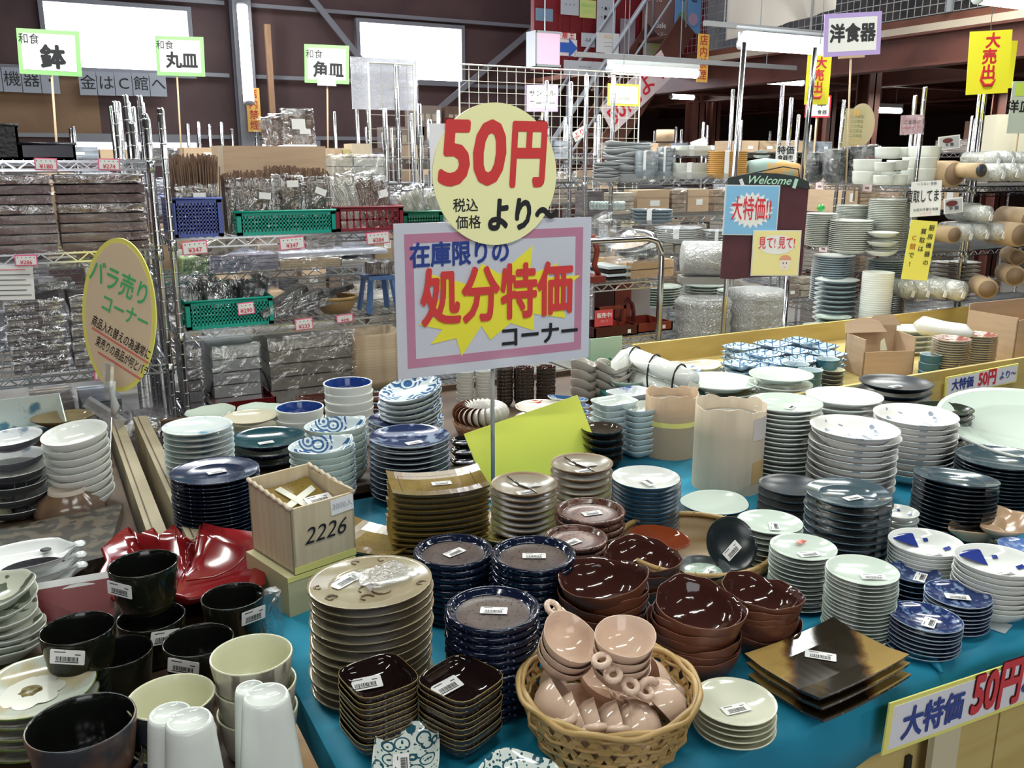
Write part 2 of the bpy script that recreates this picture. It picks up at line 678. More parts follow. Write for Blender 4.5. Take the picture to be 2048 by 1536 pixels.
struct('floor', MB().box((-7, -6, -.1), (20, 18, 0)), FLOORM)
struct('ceiling', MB().box((-7, -6, 5.6), (20, 18, 5.7)), CEILM)
WY = 12
struct('wall_back', MB().box((-7, WY, 0), (7.2, WY + .12, 5.6)).box((-7, WY - .012, 1.80), (.9, WY, 2.52), 1), [WALLM, TANB])
struct('wall_left', MB().box((-7.1, -6, 0), (-7, 12.1, 5.6)), WALLM)
struct('wall_front', MB().box((-7, -6.1, 0), (20, -6, 5.6)), WALLM)
struct('wall_right', MB().box((20, -6, 0), (20.1, 18, 5.6)), WALLM)
struct('wall_far', MB().box((7.2, 17.8, 0), (20, 17.9, 5.6)).box((7.2, 17.78, 0), (20, 17.8, 2.0), 1), [WALLM, TANB])
struct('wall_return', MB().box((7.08, 12.12, 0), (7.2, 17.9, 5.6)), WALLM)


def window(n, x0, x1, z0, z1, panes=2):
    f = MB()
    for a, b in (((x0 - .05, z0 - .05), (x1 + .05, z0)), ((x0 - .05, z1), (x1 + .05, z1 + .05)),
                 ((x0 - .05, z0), (x0, z1)), ((x1, z0), (x1 + .05, z1))):
        f.box((a[0], WY - .09, a[1]), (b[0], WY - .001, b[1]))
    r = f.build(f'window_{n}', STEEL, kind='structure')
    wv = (x1 - x0) / panes
    for i in range(panes):
        MB().box((x0 + i * wv + .004, WY - .03, z0 + .002), (x0 + (i + 1) * wv - .004, WY - .02, z1 - .002)).build('pane', SKYP, r)
    return r


window(1, .43, 1.96, 2.55, 3.26)
window(2, 4.10, 5.55, 2.60, 3.28)
window(3, .60, 1.95, 1.66, 1.75, 6)
window(4, 2.75, 3.45, 1.66, 1.74, 3)
for i, (z, y) in enumerate(((3.36, WY - .08), (2.53, WY - .08), (1.80, WY - .07), (4.3, WY - .08))):
    for x0, x1 in ((-7, 2.4), (2.72, 7.1)):
        if i == 0 or i == 3 or True:
            struct(f'trim_{i + 1}', MB().box((x0, y - .02, z), (x1, y + .02, z + .045)), STEEL)
c = thing('column', 'grey steel column between the two bright back windows', 'column', (2.56, WY - .2, 0))
c['kind'] = 'structure'
b = MB().box((-.11, -.1, 0), (.11, -.085, 5.6)).box((-.11, .085, 0), (.11, .1, 5.6)).box((-.012, -.085, 0), (.012, .085, 5.6))
b.build('web', STEEL, c)
t = MB().box((-.035, -.03, 0), (.035, .03, 3.15)).build('wooden_post', mat('raw_timber', (.45, .27, .16), .7, col2=(.38, .22, .13), ns=4, stretch=(6, 6, 1)), None, (2.86, WY - .25, 0),
                                                       label='upright raw timber post beside the grey steel column', cat='post')
br = MB().beam((2.95, WY - .14, 4.1), (4.25, WY - .14, 2.62), .03, .075).build('brace', STEEL, label='diagonal steel brace left of the second bright window', cat='brace')
br = MB().beam((6.85, WY - .14, 3.5), (5.0, WY - .14, 2.1), .03, .075).build('brace', STEEL, label='diagonal steel brace crossing right corner of second bright window', cat='brace')


def tube_light(x0, y0, x1, y1, d0, d1, lab, rail=True, r=.028, vert=False):
    a, b_ = atd(x0, y0, d0), atd(x1, y1, d1)
    if not vert:
        Y_ = (a.y + b_.y) / 2
        a, b_ = ony(x0, y0, Y_), ony(x1, y1, Y_)
        b_.z = a.z = (a.z + b_.z) / 2
    mid = (a + b_) / 2
    t = thing('tube_light', lab, 'lamp', mid)
    A, B_ = a - mid, b_ - mid
    off = Vector((0, .05, 0)) if vert else Vector((0, 0, .06))
    MB().tube(A, B_, r, 10).build('tube', TUBEM, t)
    MB().beam(A + off, B_ + off, .09, .05).build('housing', ENAM, t)
    u = (B_ - A).normalized()
    MB().tube(A - u * .02, A, r * 1.05, 10).build('end_cap', ENAM, t)
    MB().tube(B_, B_ + u * .02, r * 1.05, 10).build('end_cap', ENAM, t)
    if not rail and not vert:
        for k in (.2, .8):
            p = A.lerp(B_, k) + off
            MB().tube(p, p + Vector((0, 0, 2.6 - mid.z - off.z)), .005, 5).build('hanger', STEEL, t)
    if rail:
        e = MB().tube((A - u * .05) + off * 1.8, (B_ + u * .05) + off * 1.8, .012, 8)
        for k in (.2, .8):
            p = A.lerp(B_, k) + off * 1.8
            e.tube(p, p + Vector((0, 0, 5.6 - mid.z - off.z * 1.8)), .004, 5)
        e.build('hanger', STEEL, t)
    return t


tube_light(484, 12, 498, 204, 10.6, 10.6, 'upright lit tube lamp on the grey steel column', False, .062, True)
tube_light(1220, 137, 1392, 150, 7.4, 7.0, 'lit hanging tube lamp in front of the slanting stair banner', True, .035)
tube_light(1484, 87, 1648, 103, 6.6, 6.2, 'lit hanging tube lamp behind lilac bordered sign', True, .035)
tube_light(1958, -4, 2120, 16, 5.4, 5.2, 'lit tube lamp cut by the top right corner', True, .035)
for x0, y0, x1, y1, d, lab in ((1343, 192, 1386, 196, 13, 'small far tube lamp left of red column under mezzanine'),
                               (1395, 195, 1414, 198, 14, 'smallest far tube lamp, right of red column under mezzanine'),
                               (1532, 160, 1604, 167, 10, 'far tube lamp left of the smaller yellow sale banner'),
                               (1750, 219, 1800, 223, 12, 'far tube lamp right of the tan round sign'),
                               (1885, 108, 1942, 119, 9, 'far tube lamp beside the larger yellow sale banner')):
    tube_light(x0, y0, x1, y1, d, d, lab, False, .035)
for g in [(1150, 120, 1590, 152, 7.3, 6.4, .13), (1408, 60, 1655, 84, 6.7, 6.2, .1)]:
    Y_ = (atd(g[0], g[1], g[4]).y + atd(g[2], g[3], g[5]).y) / 2 + .02
    a, b_ = ony(g[0], g[1], Y_), ony(g[2], g[3], Y_)
    b_.z = a.z = (a.z + b_.z) / 2 + .05
    m_ = (a + b_) / 2
    t = thing('lamp_rail', 'long grey steel rail holding the tube lamp %s' % ('before the stairs' if g[0] < 1200 else 'behind the lilac sign'), 'rail', m_)
    e = MB().beam(a - m_, b_ - m_, .03, .035)
    e.build('rail_bar', mat('dark_rail', (.13, .13, .14), .5), t)
    e = MB()
    for k in (.15, .85):
        p = (a - m_).lerp(b_ - m_, k)
        e.tube(p, p + Vector((0, 0, 5.58 - m_.z)), .004, 5)
    e.build('wire', STEEL, t)

# mezzanine: red steel columns, beams, mesh fence
def column(px, py, d, w_, zt, lab):
    p = atd(px, py, d)
    t = thing('steel_column', lab, 'column', (p.x, p.y, 0))
    b = MB().box((-w_ / 2, -w_ / 2, 0), (w_ / 2, -w_ / 2 + .015, zt)).box((-w_ / 2, w_ / 2 - .015, 0), (w_ / 2, w_ / 2, zt)).box((-.01, -w_ / 2, 0), (.01, w_ / 2, zt))
    b.build('shaft', REDST, t)
    MB().box((-w_ * .7, -w_ * .7, 0), (w_ * .7, w_ * .7, .02)).build('foot_plate', REDST, t)
    return t


column(1730, 260, 9.5, .17, 5.6, 'red brown steel column behind the lilac bordered sign')
column(1388, 260, 13.5, .2, 2.59, 'red brown steel column right of the stair banner')
column(1425, 260, 14.2, .16, 2.59, 'thin red brown steel column, second right of stair banner')
column(1652, 250, 12, .16, 2.59, 'red brown steel column behind small white and red sign')
column(2002, 260, 9.5, .17, 2.59, 'red brown steel column under the large yellow sale banner')
# floor of the mezzanine
struct('ceiling_mezzanine', MB().box((6.55, 1.0, 2.60), (20, 17.8, 2.66)), mat('red_brown_deck', (.26, .09, .05), .6, col2=(.18, .06, .035), ns=2))


def steel_beam(p0, p1, h, w_, lab):
    p0, p1 = Vector(p0), Vector(p1)
    m_ = (p0 + p1) / 2
    t = thing('steel_beam', lab, 'beam', m_)
    a, b_ = p0 - m_, p1 - m_
    z = Vector((0, 0, h / 2))
    MB().beam(a, b_, .02, h).build('web', REDST, t)
    MB().beam(a + z, b_ + z, w_, .02).beam(a - z, b_ - z, w_, .02).build('flange', REDST, t)
    return t


EDGE = mat('cream_fascia', (.50, .42, .33), .6)
steel_beam((6.5, 1.0, 2.40), (6.5, 9.6, 2.40), .24, .16, 'deep red brown steel beam under the mesh fence')
MB().box((6.42, 1.0, 2.53), (6.47, 9.6, 2.585)).build('fascia_board', EDGE, label='cream fascia board along foot of the mesh fence', cat='board')
steel_beam((9.0, 3.0, 2.48), (9.0, 14, 2.48), .2, .14, 'red brown beam behind the large yellow sale banner')
steel_beam((12.0, 4.0, 2.48), (12.0, 16, 2.48), .2, .14, 'farthest red brown beam under the mezzanine')
for i, yy in enumerate((6.2, 8.0, 10.2, 13.0)):
    steel_beam((6.6, yy, 2.50), (16, yy, 2.50), .16, .1, 'red brown cross beam under the mezzanine, %s from the shelves' % ('nearest', 'second', 'third', 'fourth')[i])
# mesh fence
t = thing('mesh_fence', 'grey wire mesh fence on the mezzanine edge', 'fence', (6.5, 6, 2.66))
b = MB()
for i in range(0, 95):
    y = -3.2 + i * .07
    b.box((-.002, y, 0), (.002, y + .006, 1.1))
for i in range(0, 16):
    b.box((-.002, -3.2, i * .07), (.002, 3.4, i * .07 + .006))
b.build('wire_mesh', mat('galvanised_wire', (.42, .42, .40), .45, .6), t, kind='stuff')
e = MB()
for y in (-3.2, -1, 1.2, 3.4):
    e.box((-.02, y - .02, 0), (.02, y + .02, 1.15))
e.box((-.02, -3.2, 1.1), (.02, 3.4, 1.15))
e.build('fence_frame', STEEL, t)

MB().box((7.6, 1.0, 2.66), (7.7, 9.6, 4.6)).build('store_wall', mat('dark_store_wall', (.04, .045, .05), .7, col2=(.10, .09, .08), ns=2), None, None, None, 'dark store wall behind the mezzanine mesh fence', 'wall')
# booth / stair wall clad in red sheet
bp0, bp1 = ony(1066, 120, 8.3), ony(1410, 120, 8.3)
t = thing('red_cladding', 'dark red ribbed sheet cladding behind posters above the stairs', 'wall panel', (bp0.x, 8.3, 2.42))
W_ = bp1.x - bp0.x
b = MB().box((0, 0, 0), (W_, .05, 2.6))
b.build('sheet', REDP, t)
for i in range(int(W_ / .14)):
    MB().box((i * .14, -.02, 0), (i * .14 + .035, 0, 2.6)).build('rib', REDP, t)
# dark timber grille behind stair
# stair: strings, treads, rails
sa, sb = Vector((3.86, 7.65, .02)), Vector((6.05, 7.65, 2.86))
t = thing('staircase', 'steep red brown steel staircase rising to the mezzanine', 'staircase', sa)
v_ = sb - sa
for yy, in ((0,), (.55,)):
    MB().beam((0, yy, 0), v_ + Vector((0, yy, 0)), .02, .24).build('stringer', REDST, t)
for i in range(12):
    p = v_ * ((i + .5) / 12)
    MB().box((p.x - .12, .01, p.z - .015), (p.x + .12, .54, p.z + .015)).build('tread', REDST, t)
for yy in (0, .55):
    e = MB().path([(0, yy, .85), (v_.x, yy, v_.z + .85)], .018, 8)
    e.path([(0, yy, .48), (v_.x, yy, v_.z + .48)], .012, 6)
    for k in (.02, .27, .52, .77, .99):
        p = v_ * k
        e.path([(p.x, yy, p.z), (p.x, yy, p.z + .85)], .014, 6)
    e.build('handrail', STEEL, t)
# stair banner
q = [ony(1202, 236, 7.58), ony(1326, 100, 7.58), ony(1342, 128, 7.58), ony(1228, 266, 7.58)]
q = [ony(1200, 218, 7.58), ony(1322, 100, 7.58), ony(1347, 150, 7.58), ony(1226, 268, 7.58)]
m_ = sum(q, Vector()) / 4
t = thing('stair_banner', 'white banner with red lettering slanting along the staircase', 'banner', m_)
M_ = MB()
M_.prism([((p - m_).x, (p - m_).z) for p in q], -.004, .004, 0, Matrix.Rotation(PI / 2, 4, 'X'))
M_.build('banner_sheet', mat('pinkish_banner', (.80, .66, .70), .6), t)
ang = math.atan2(q[1].z - q[0].z, q[1].x - q[0].x)
letters('50円より', .22, RED, t, 0.02, 0, .01, .012, roll=ang, sz=1)


# ---------------------------------------------------------------- signs
def sign(name, lab, x0, y0, x1, y1, Y=None, d=None, border=None, face=PAPER, bw=.02, roll=0, t_=.006, cat='sign', gloss=False):
    """upright rectangular board given by its photographed edges on plane Y or at depth d (then turned to the aisle)"""
    cx, cy = (x0 + x1) / 2, (y0 + y1) / 2
    if Y is not None:
        a, b_ = ony(x0, cy, Y), ony(x1, cy, Y)
        c, rz = ony(cx, cy, Y), 0
        c.x = (a.x + b_.x) / 2
        w_ = b_.x - a.x
        h_ = ony(cx, y0, Y).z - ony(cx, y1, Y).z
    else:
        c, rz = atd(cx, cy, d), -YAW
        w_, h_ = (x1 - x0) * d / FPX, (y1 - y0) * d / FPX
    t = thing(name, lab, cat, c)
    t.rotation_euler = (0, roll, rz)
    MB().box((-w_ / 2, 0, -h_ / 2), (w_ / 2, t_, h_ / 2)).build('board', border or face, t)
    if border:
        MB().box((-w_ / 2 + bw, -.0012, -h_ / 2 + bw), (w_ / 2 - bw, 0, h_ / 2 - bw)).build('face_sheet', face, t)
    t['w'], t['h'] = w_, h_
    return t, w_, h_


STICKM = mat('bare_wood_stick', (.55, .40, .25), .7)
def stick_down(t, L, x=0, z0=0, m=None, r=.006):
    L = max(L, t.location.z + z0 - 1.42)
    MB().tube((x, .012, z0), (x, .012, z0 - L), r, 6).build('stick', m or STICKM, t)


t, w_, h_ = sign('category_sign', 'green bordered hanging sign for bowls, leftmost over the shelves', 36, 62, 160, 148, d=4.7, border=GRN, bw=.022, roll=.05)
letters('和食', .055, INK, t, -.10, .06, .003, 0)
letters('鉢', .12, INK, t, .02, -.03, .003, .04, sx=1.1)
stick_down(t, .3, 0, -h_ / 2)
t, w_, h_ = sign('category_sign', 'green bordered sign for round plates beside first bright window', 312, 75, 408, 150, d=5.6, border=GRN, bw=.022, roll=.03)
letters('和食', .055, INK, t, -.09, .06, .003, 0)
letters('丸皿', .10, INK, t, .01, -.03, .003, .035)
stick_down(t, .3, -.03, -h_ / 2)
t, w_, h_ = sign('category_sign', 'green bordered sign for square plates left of second bright window', 609, 92, 698, 165, d=5.8, border=GRN, bw=.022, roll=.04)
letters('和食', .055, INK, t, -.08, .055, .003, 0)
letters('角皿', .10, INK, t, .01, -.04, .003, .035)
MB().box((-.06, -.01, -h_ / 2 - .015), (.06, .004, -h_ / 2 + .05)).build('tape', ENAM, t)
stick_down(t, .34, .0, -h_ / 2)
t, w_, h_ = sign('category_sign', 'large lilac bordered sign for western tableware at top right', 1648, 28, 1762, 109, d=4.9, border=PURP, bw=.024, roll=-.05)
letters('洋食器', .083, INK, t, 0, 0, .003, .04, sz=1.2)
MB().box((-.07, -.006, -h_ / 2 - .012), (.07, .012, -h_ / 2)).build('tape', STICKM, t)
stick_down(t, .36, 0, -h_ / 2, r=.005)
t, w_, h_ = sign('category_sign', 'lilac bordered sample corner sign behind the wire grid', 1053, 171, 1116, 222, d=6.2, border=PURP, bw=.02, roll=0)
letters('サンプル', .046, INK, t, 0, .03, .003, .01)
letters('コーナー', .046, INK, t, 0, -.035, .003, .01)
stick_down(t, .42, 0, -h_ / 2)
t, w_, h_ = sign('category_sign', 'white and red bordered small sign for chinese tableware', 1611, 192, 1661, 234, d=6.3, border=RED, bw=.01)
letters('中華', .07, INK, t, -.01, .025, .003, .015)
letters('食器', .035, INK, t, .03, -.04, .003, .01)
stick_down(t, .35, 0, -h_ / 2)
for x, y, d, s_, lab in ((1998, 130, 4.6, 1.0, 'large yellow sale banner with red lettering at top right'), (1638, 165, 5.6, .62, 'smaller yellow sale banner left of the lilac bordered sign')):
    t, w_, h_ = sign('sale_banner', lab, x - (62 if s_ == 1 else 26), y - (65 if s_ == 1 else 52), x + (22 if s_ == 1 else 22), y + (55 if s_ == 1 else 42), d=d, face=mat('bright_yellow_banner', (.86, .80, .03), .6), roll=-.05 if s_ == 1 else 0, t_=.003, cat='banner')
    k = h_
    MB().tube((0, .006, h_ / 2), (0, .006, 5.6 - t.location.z), .002, 5).build('hanging_string', STEEL, t)
    for c_, zz, xx in (('大', .33, .012), ('売', .08, 0), ('出', -.17, 0)):
        letters(c_, .25 * k, RED, t, xx, zz * k, .002, .03)
    e = MB().path([(-.1 * k, -.004, -.12 * k), (-.12 * k, -.004, -.27 * k), (-.06 * k, -.004, -.36 * k), (.06 * k, -.004, -.36 * k), (.12 * k, -.004, -.27 * k)], [.008 * k, .02 * k, .03 * k, .03 * k, .008 * k], 6)
    e.build('lettering', RED, t)
t, w_, h_ = sign('sale_banner', 'yellow sale banner mostly hidden behind the large one', 2000, 84, 2030, 174, d=5.0, face=MATS['bright_yellow_banner'], t_=.003, cat='banner')
for x0, y0, x1, y1, Y, n, lab in ((1395, 68, 1417, 165, 6.9, 4, 'tall orange no smoking sign right of the lit tube lamp'), (494, 176, 521, 264, 11.6, 4, 'tall orange no smoking sign on the grey column')):
    t, w_, h_ = sign('no_smoking_sign', lab, x0, y0, x1, y1, Y=Y, face=ORNG)
    s_ = h_ / 4.5
    if x0 > 1000:
        MB().tube((0, .01, h_ / 2), (0, .01, 5.6 - t.location.z), .003, 5).build('hanging_string', STEEL, t)
    for i, c_ in enumerate('店内禁煙'):
        letters(c_, s_, mat('sign_red', (.55, .06, .03), .5), t, 0, h_ / 2 - s_ * (.65 + i * 1.07), .003, .015)
# letters on sheets on the back wall
def sheets(txt, x0, y0, x1, y1, lab):
    n = len(txt)
    a, b_ = ony(x0, y0, WY - .17), ony(x1, y1, WY - .17)
    t = thing('wall_notice', lab, 'notice', (a.x, WY - .17, a.z))
    dx, dz = (b_.x - a.x) / n, (b_.z - a.z) / n
    for i, c_ in enumerate(txt):
        p = MB().box((i * dx, 0, i * dz - .13), ((i + 1) * dx - .008, .006, i * dz + .13)).build('sheet', mat('grey_paper', (.50, .54, .60), .6), t)
        if c_ != ' ':
            letters(c_, .17, INK, t, (i + .5) * dx, i * dz, .004, .0)


sheets('厨房機器・', -75, 155, 120, 164, 'row of white sheets spelling kitchen machines on back wall')
sheets('金はC館へ', 158, 166, 334, 170, 'row of white sheets with letter C under first bright window')
# posters over the stairs
def poster(x0, y0, x1, y1, Y, face, lab, txts=(), name='poster', border=None):
    t, w_, h_ = sign(name, lab, x0, y0, x1, y1, Y=Y, face=face, border=border, bw=.012, cat='poster')
    for tx, sz_, m_, xx, zz in txts:
        letters(tx, sz_ * h_, m_, t, xx * w_, zz * h_, .003, .01)
    return t


GREYP = mat('light_grey_poster', (.50, .52, .56), .6)
poster(1122, -20, 1158, 30, 8.2, GREYP, 'white notice sheet at top of the red cladding', [('・・・', .2, INK, 0, -.1)])
poster(1160, 0, 1192, 36, 8.2, mat('yellow_green_poster', (.62, .68, .22), .6), 'yellow green notice between two white notices on red cladding', [('防犯カメラ', .2, GRN, 0, .2), ('システム', .2, GRN, 0, -.15)])
poster(1194, -10, 1228, 66, 8.2, GREYP, 'tall white notice right of the yellow green notice', [('・■・', .14, INK, 0, -.1), ('・▲・', .12, INK, 0, .15)])
poster(1193, 66, 1238, 106, 8.15, PAPER, 'white notice with small table of dishes above the lamp rail', [('_____', .2, INK, 0, -.1), ('_____', .2, INK, 0, .1), ('○○○', .2, ORNG, 0, .3)])
poster(1163, 66, 1190, 94, 8.2, GREYP, 'small grey notice under the pipe on red cladding', [('△△', .3, INK, 0, 0)])
poster(1285, -25, 1348, 80, 8.2, mat('brown_poster', (.26, .14, .12), .6), 'brown sale poster with slanting 50 percent lettering', [('50%', .24, mat('poster_pink', (.8, .5, .5), .6), -.15, .3), ('オーダースーツ', .1, PAPER, 0, -.4), ('Sale', .16, PAPER, .1, -.22)])
poster(1350, -20, 1402, 66, 8.0, mat('blue_poster', (.16, .36, .66), .6), 'blue poster beside the brown sale poster', [('山・岩', .18, INK, 0, .3), ('●', .4, mat('poster_green', (.12, .3, .16), .6), -.2, -.2), ('●', .4, mat('poster_rose', (.5, .35, .5), .6), .2, -.2)])
poster(1287, 84, 1350, 114, 8.1, mat('pale_green_poster', (.55, .58, .42), .6), 'pale green notice with yellow lettering above the lamp', [('OPEN 営業', .3, mat('lime_ink', (.55, .65, .05), .5), 0, .2), ('年中無休', .3, mat('lime_ink', (.55, .65, .05), .5), 0, -.2)])
poster(1072, 17, 1106, 42, 8.2, mat('dull_blue_poster', (.20, .30, .40), .6), 'small dull blue plate on the red cladding', [('206', .4, MATS['blue_poster'], 0, 0)])
poster(1240, 38, 1270, 115, 8.22, mat('mauve_cloth', (.30, .24, .28), .7), 'mauve cloth hanging between the notices and brown poster')
poster(1128, 122, 1210, 152, 7.9, GREYP, 'long grey notice under the lamp rail', [('― ― ―', .3, INK, 0, .1)])
t, w_, h_ = sign('arrow_sign', 'white sign with a thick blue arrow pointing right', 1121, 79, 1154, 112, Y=7.9, face=mat('cream_sign', (.80, .74, .70), .5))
M_ = MB().prism([(-.1, -.045), (0, -.045), (0, -.09), (.1, 0), (0, .09), (0, .045), (-.1, .045)], 0, .003, 0, Matrix.Rotation(PI / 2, 4, 'X')).build('arrow', mat('arrow_blue', (.03, .12, .50), .5), t)
t, w_, h_ = sign('small_sign', 'small white sign with red lettering above the blue arrow', 1121, 66, 1152, 78, Y=7.9, face=mat('cream_sign', (.8, .74, .7), .5))
letters('順 王', .06, RED, t, 0, 0, .003, .02)
p = ony(1092, 98, 7.7)
t = thing('sign_box', 'pink lit box sign hanging left of the blue arrow', 'sign', p)
MB().box((-.13, -.05, -.14), (.12, .1, .13)).build('box', mat('pink_lit_panel', (.85, .55, .70), .4, emit=.6), t)
e = MB()
for z in (-.16, .13):
    e.box((-.14, -.06, z), (.13, .11, z + .02))
e.box((-.15, -.06, -.16), (-.13, .11, .15))
e.box((-.005, .02, .15), (.005, .03, 5.6 - p.z))
e.build('frame', ENAM, t)
# cloth banner on the mezzanine
b = MB()
nx = 14
p0, p1 = atd(1452, 60, 7.4), atd(1668, 50, 6.5)
vs, fs = [], []
for i in range(nx + 1):
    k = i / nx
    p = p0.lerp(p1, k)
    yo = .035 * math.sin(k * 22)
    vs += [(p.x, p.y + yo, 3.3), (p.x, p.y + yo * 1.5, 2.50 + .10 * k)]
fs = [(2 * i, 2 * i + 1, 2 * i + 3, 2 * i + 2) for i in range(nx)]
b.add(vs, fs, 0, True)
c = b.build('cloth_banner', mat('ecru_cloth', (.62, .57, .52), .85), label='large ecru cloth hanging below the mezzanine at top', cat='banner')
md = c.modifiers.new('s', 'SOLIDIFY')
md.thickness = .004
# hanging yellow card and rail tags before the stairs
t, w_, h_ = sign('price_board', 'white card with yellow border hanging behind the wire grid', 1216, 168, 1279, 212, Y=5.0, border=mat('lemon_border', (.85, .86, .10), .5), bw=.014)
MB().tube((0, .01, h_ / 2), (0, .01, 5.6 - t.location.z), .002, 5).build('hanging_string', STEEL, t)
letters('大特価', .03, mat('pale_grey_ink', (.5, .5, .45), .5), t, 0, -.02, .003, .01)
t, w_, h_ = sign('rail_tag', 'small white and red tag on the stair handrail', 1146, 258, 1172, 278, Y=7.0, face=PAPER, roll=-.5)
letters('より', .06, RED, t, 0, 0, .003, .01)
# ================================================================ shelving
TR = {}


def shelf_mesh(w_, d_, fine):
    key = (round(w_, 2), round(d_, 2), fine)
    if key in TR:
        return TR[key]
    b = MB()
    r = .0026
    for y in (0, d_):
        for z in (0, -.03):
            b.beam((0, y, z), (w_, y, z), .006, .006)
        n = max(4, int(w_ / .075))
        for i in range(n):
            x0, x1 = w_ * i / n, w_ * (i + .5) / n
            x2 = w_ * (i + 1) / n
            if y == 0 or fine:
                b.beam((x0, y, 0), (x1, y, -.03), .004, .004)
                b.beam((x1, y, -.03), (x2, y, 0), .004, .004)
    for x in (0, w_):
        for z in (0, -.03):
            b.beam((x, 0, z), (x, d_, z), .006, .006)
        n = max(3, int(d_ / .075))
        for i in range(n):
            y0, y1, y2 = d_ * i / n, d_ * (i + .5) / n, d_ * (i + 1) / n
            b.beam((x, y0, 0), (x, y1, -.03), .004, .004)
            b.beam((x, y1, -.03), (x, y2, 0), .004, .004)
    n = int(w_ / (.03 if fine else .06))
    for i in range(1, n):
        b.box((w_ * i / n - .0015, 0, .001), (w_ * i / n + .0015, d_, .005))
    for k in (.33, .66):
        b.beam((0, d_ * k, -.004), (w_, d_ * k, -.004), .006, .006)
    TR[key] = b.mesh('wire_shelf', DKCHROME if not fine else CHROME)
    return TR[key]


POSTM = mat('polished_post', (.66, .67, .70), .18, 1)


def rack(x, y, w_, d_, h_, zs, lab, fine=False, rz=0, r=.0125, posts=True, name='wire_rack', grp=None):
    t = thing(name, lab, 'shelf rack', (x, y, 0), rz, grp)
    key = ('post', h_, r)
    if key not in TR:
        b = MB().lathe([(0, 0), (r, 0), (r, h_ - .006), (r * .7, h_), (0, h_)], 10)
        k = .1
        while k < h_ - .02:
            b.lathe([(r, k), (r + .0008, k + .001), (r + .0008, k + .004), (r, k + .005)], 10)
            k += .05
        TR[key] = b.mesh('post', POSTM)
    for px_, py_ in ((0, 0), (w_, 0), (0, d_), (w_, d_)):
        obj('post', TR[key], t, (px_, py_, 0))
    sm = shelf_mesh(w_, d_, fine)
    for z in zs:
        o = obj('wire_shelf', sm, t, (0, 0, z))
    if ('col', r) not in TR:
        TR[('col', r)] = MB().lathe([(r, -.04), (r + .004, -.038), (r + .003, 0), (r, .002)], 10).mesh('collar', CHROME)
    for z in zs:
        for px_, py_ in ((0, 0), (w_, 0)):
            obj('collar', TR[('col', r)], t, (px_, py_, z))
    return t


SHL, SHM = 3.45, 3.45
rack(-.80, 3.45, 1.205, .45, 1.69, (.28, .82, 1.24, 1.545), 'chrome wire rack at far left holding boxed trays', True)
rack(.453, 3.45, 1.2, .45, 1.725, (.28, .60, .93, 1.27), 'chrome wire rack behind the main sign holding mesh baskets', True)
rack(.453, 4.02, 1.2, .45, 1.80, (.35, .72, 1.07, 1.44), 'wire rack right behind the basket rack', True)
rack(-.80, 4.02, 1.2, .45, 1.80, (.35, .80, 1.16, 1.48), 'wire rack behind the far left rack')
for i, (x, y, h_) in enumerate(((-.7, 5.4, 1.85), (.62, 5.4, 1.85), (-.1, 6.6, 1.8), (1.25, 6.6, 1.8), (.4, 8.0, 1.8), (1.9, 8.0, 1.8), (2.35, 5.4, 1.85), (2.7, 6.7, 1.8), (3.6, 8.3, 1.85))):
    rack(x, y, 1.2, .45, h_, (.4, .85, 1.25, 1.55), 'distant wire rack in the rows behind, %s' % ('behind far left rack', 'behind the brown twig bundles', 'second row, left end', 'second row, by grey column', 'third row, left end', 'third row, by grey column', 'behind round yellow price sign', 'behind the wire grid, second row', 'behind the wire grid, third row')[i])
# rack 2 facing us behind the welcome board
rack(2.95, 4.35, 1.25, .45, 2.0, (.45, .96, 1.22, 1.44), 'wire rack behind the dark red welcome board', True)
rack(1.75, 4.55, 1.15, .45, 2.02, (.45, .95, 1.20, 1.42), 'wire rack behind wire grid left of the wrapped dishes', True)
# racks on the right, the first facing the aisle
rack(4.23, 3.35, .45, .95, 1.92, (.25, .67, 1.045, 1.41), 'wire rack on the right stacked with white plates', True)
rack(4.72, 3.35, 1.2, .45, 1.92, (.25, .67, 1.045, 1.40), 'wire rack at right edge holding wrapped cups', True)
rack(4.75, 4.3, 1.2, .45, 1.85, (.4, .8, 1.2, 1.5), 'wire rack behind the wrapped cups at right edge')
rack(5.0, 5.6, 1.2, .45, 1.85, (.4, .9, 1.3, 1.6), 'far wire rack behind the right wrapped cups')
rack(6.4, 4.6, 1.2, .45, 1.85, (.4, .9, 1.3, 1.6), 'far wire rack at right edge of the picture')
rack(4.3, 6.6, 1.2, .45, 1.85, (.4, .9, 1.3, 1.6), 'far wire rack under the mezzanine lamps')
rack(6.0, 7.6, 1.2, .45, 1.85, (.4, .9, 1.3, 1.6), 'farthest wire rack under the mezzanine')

GRIDM = mat('cream_painted_wire', (.55, .54, .48), .4)
# wire grid partition
def grid(x0, y0, x1, y1, Y, lab, step=.05, nm='wire_grid'):
    a, b_ = ony(x0, y0, Y), ony(x1, y1, Y)
    t = thing(nm, lab, 'wire grid', (a.x, Y, b_.z))
    w_, h_ = b_.x - a.x, a.z - b_.z
    b = MB()
    for i in range(int(w_ / step) + 1):
        b.box((i * step - .0015, -.0015, 0), (i * step + .0015, .0015, h_))
    for i in range(int(h_ / step) + 1):
        b.box((0, -.0045, i * step - .0015), (w_, -.0015, i * step + .0015))
    b.build('wires', GRIDM, t, kind='stuff')
    e = MB()
    for x in (0, w_):
        e.tube((x, 0, -.02), (x, 0, h_), .005, 6)
    e.tube((0, 0, h_), (w_, 0, h_), .005, 6)
    e.tube((0, 0, 0), (w_, 0, 0), .005, 6)
    e.build('grid_frame', GRIDM, t)
    return t


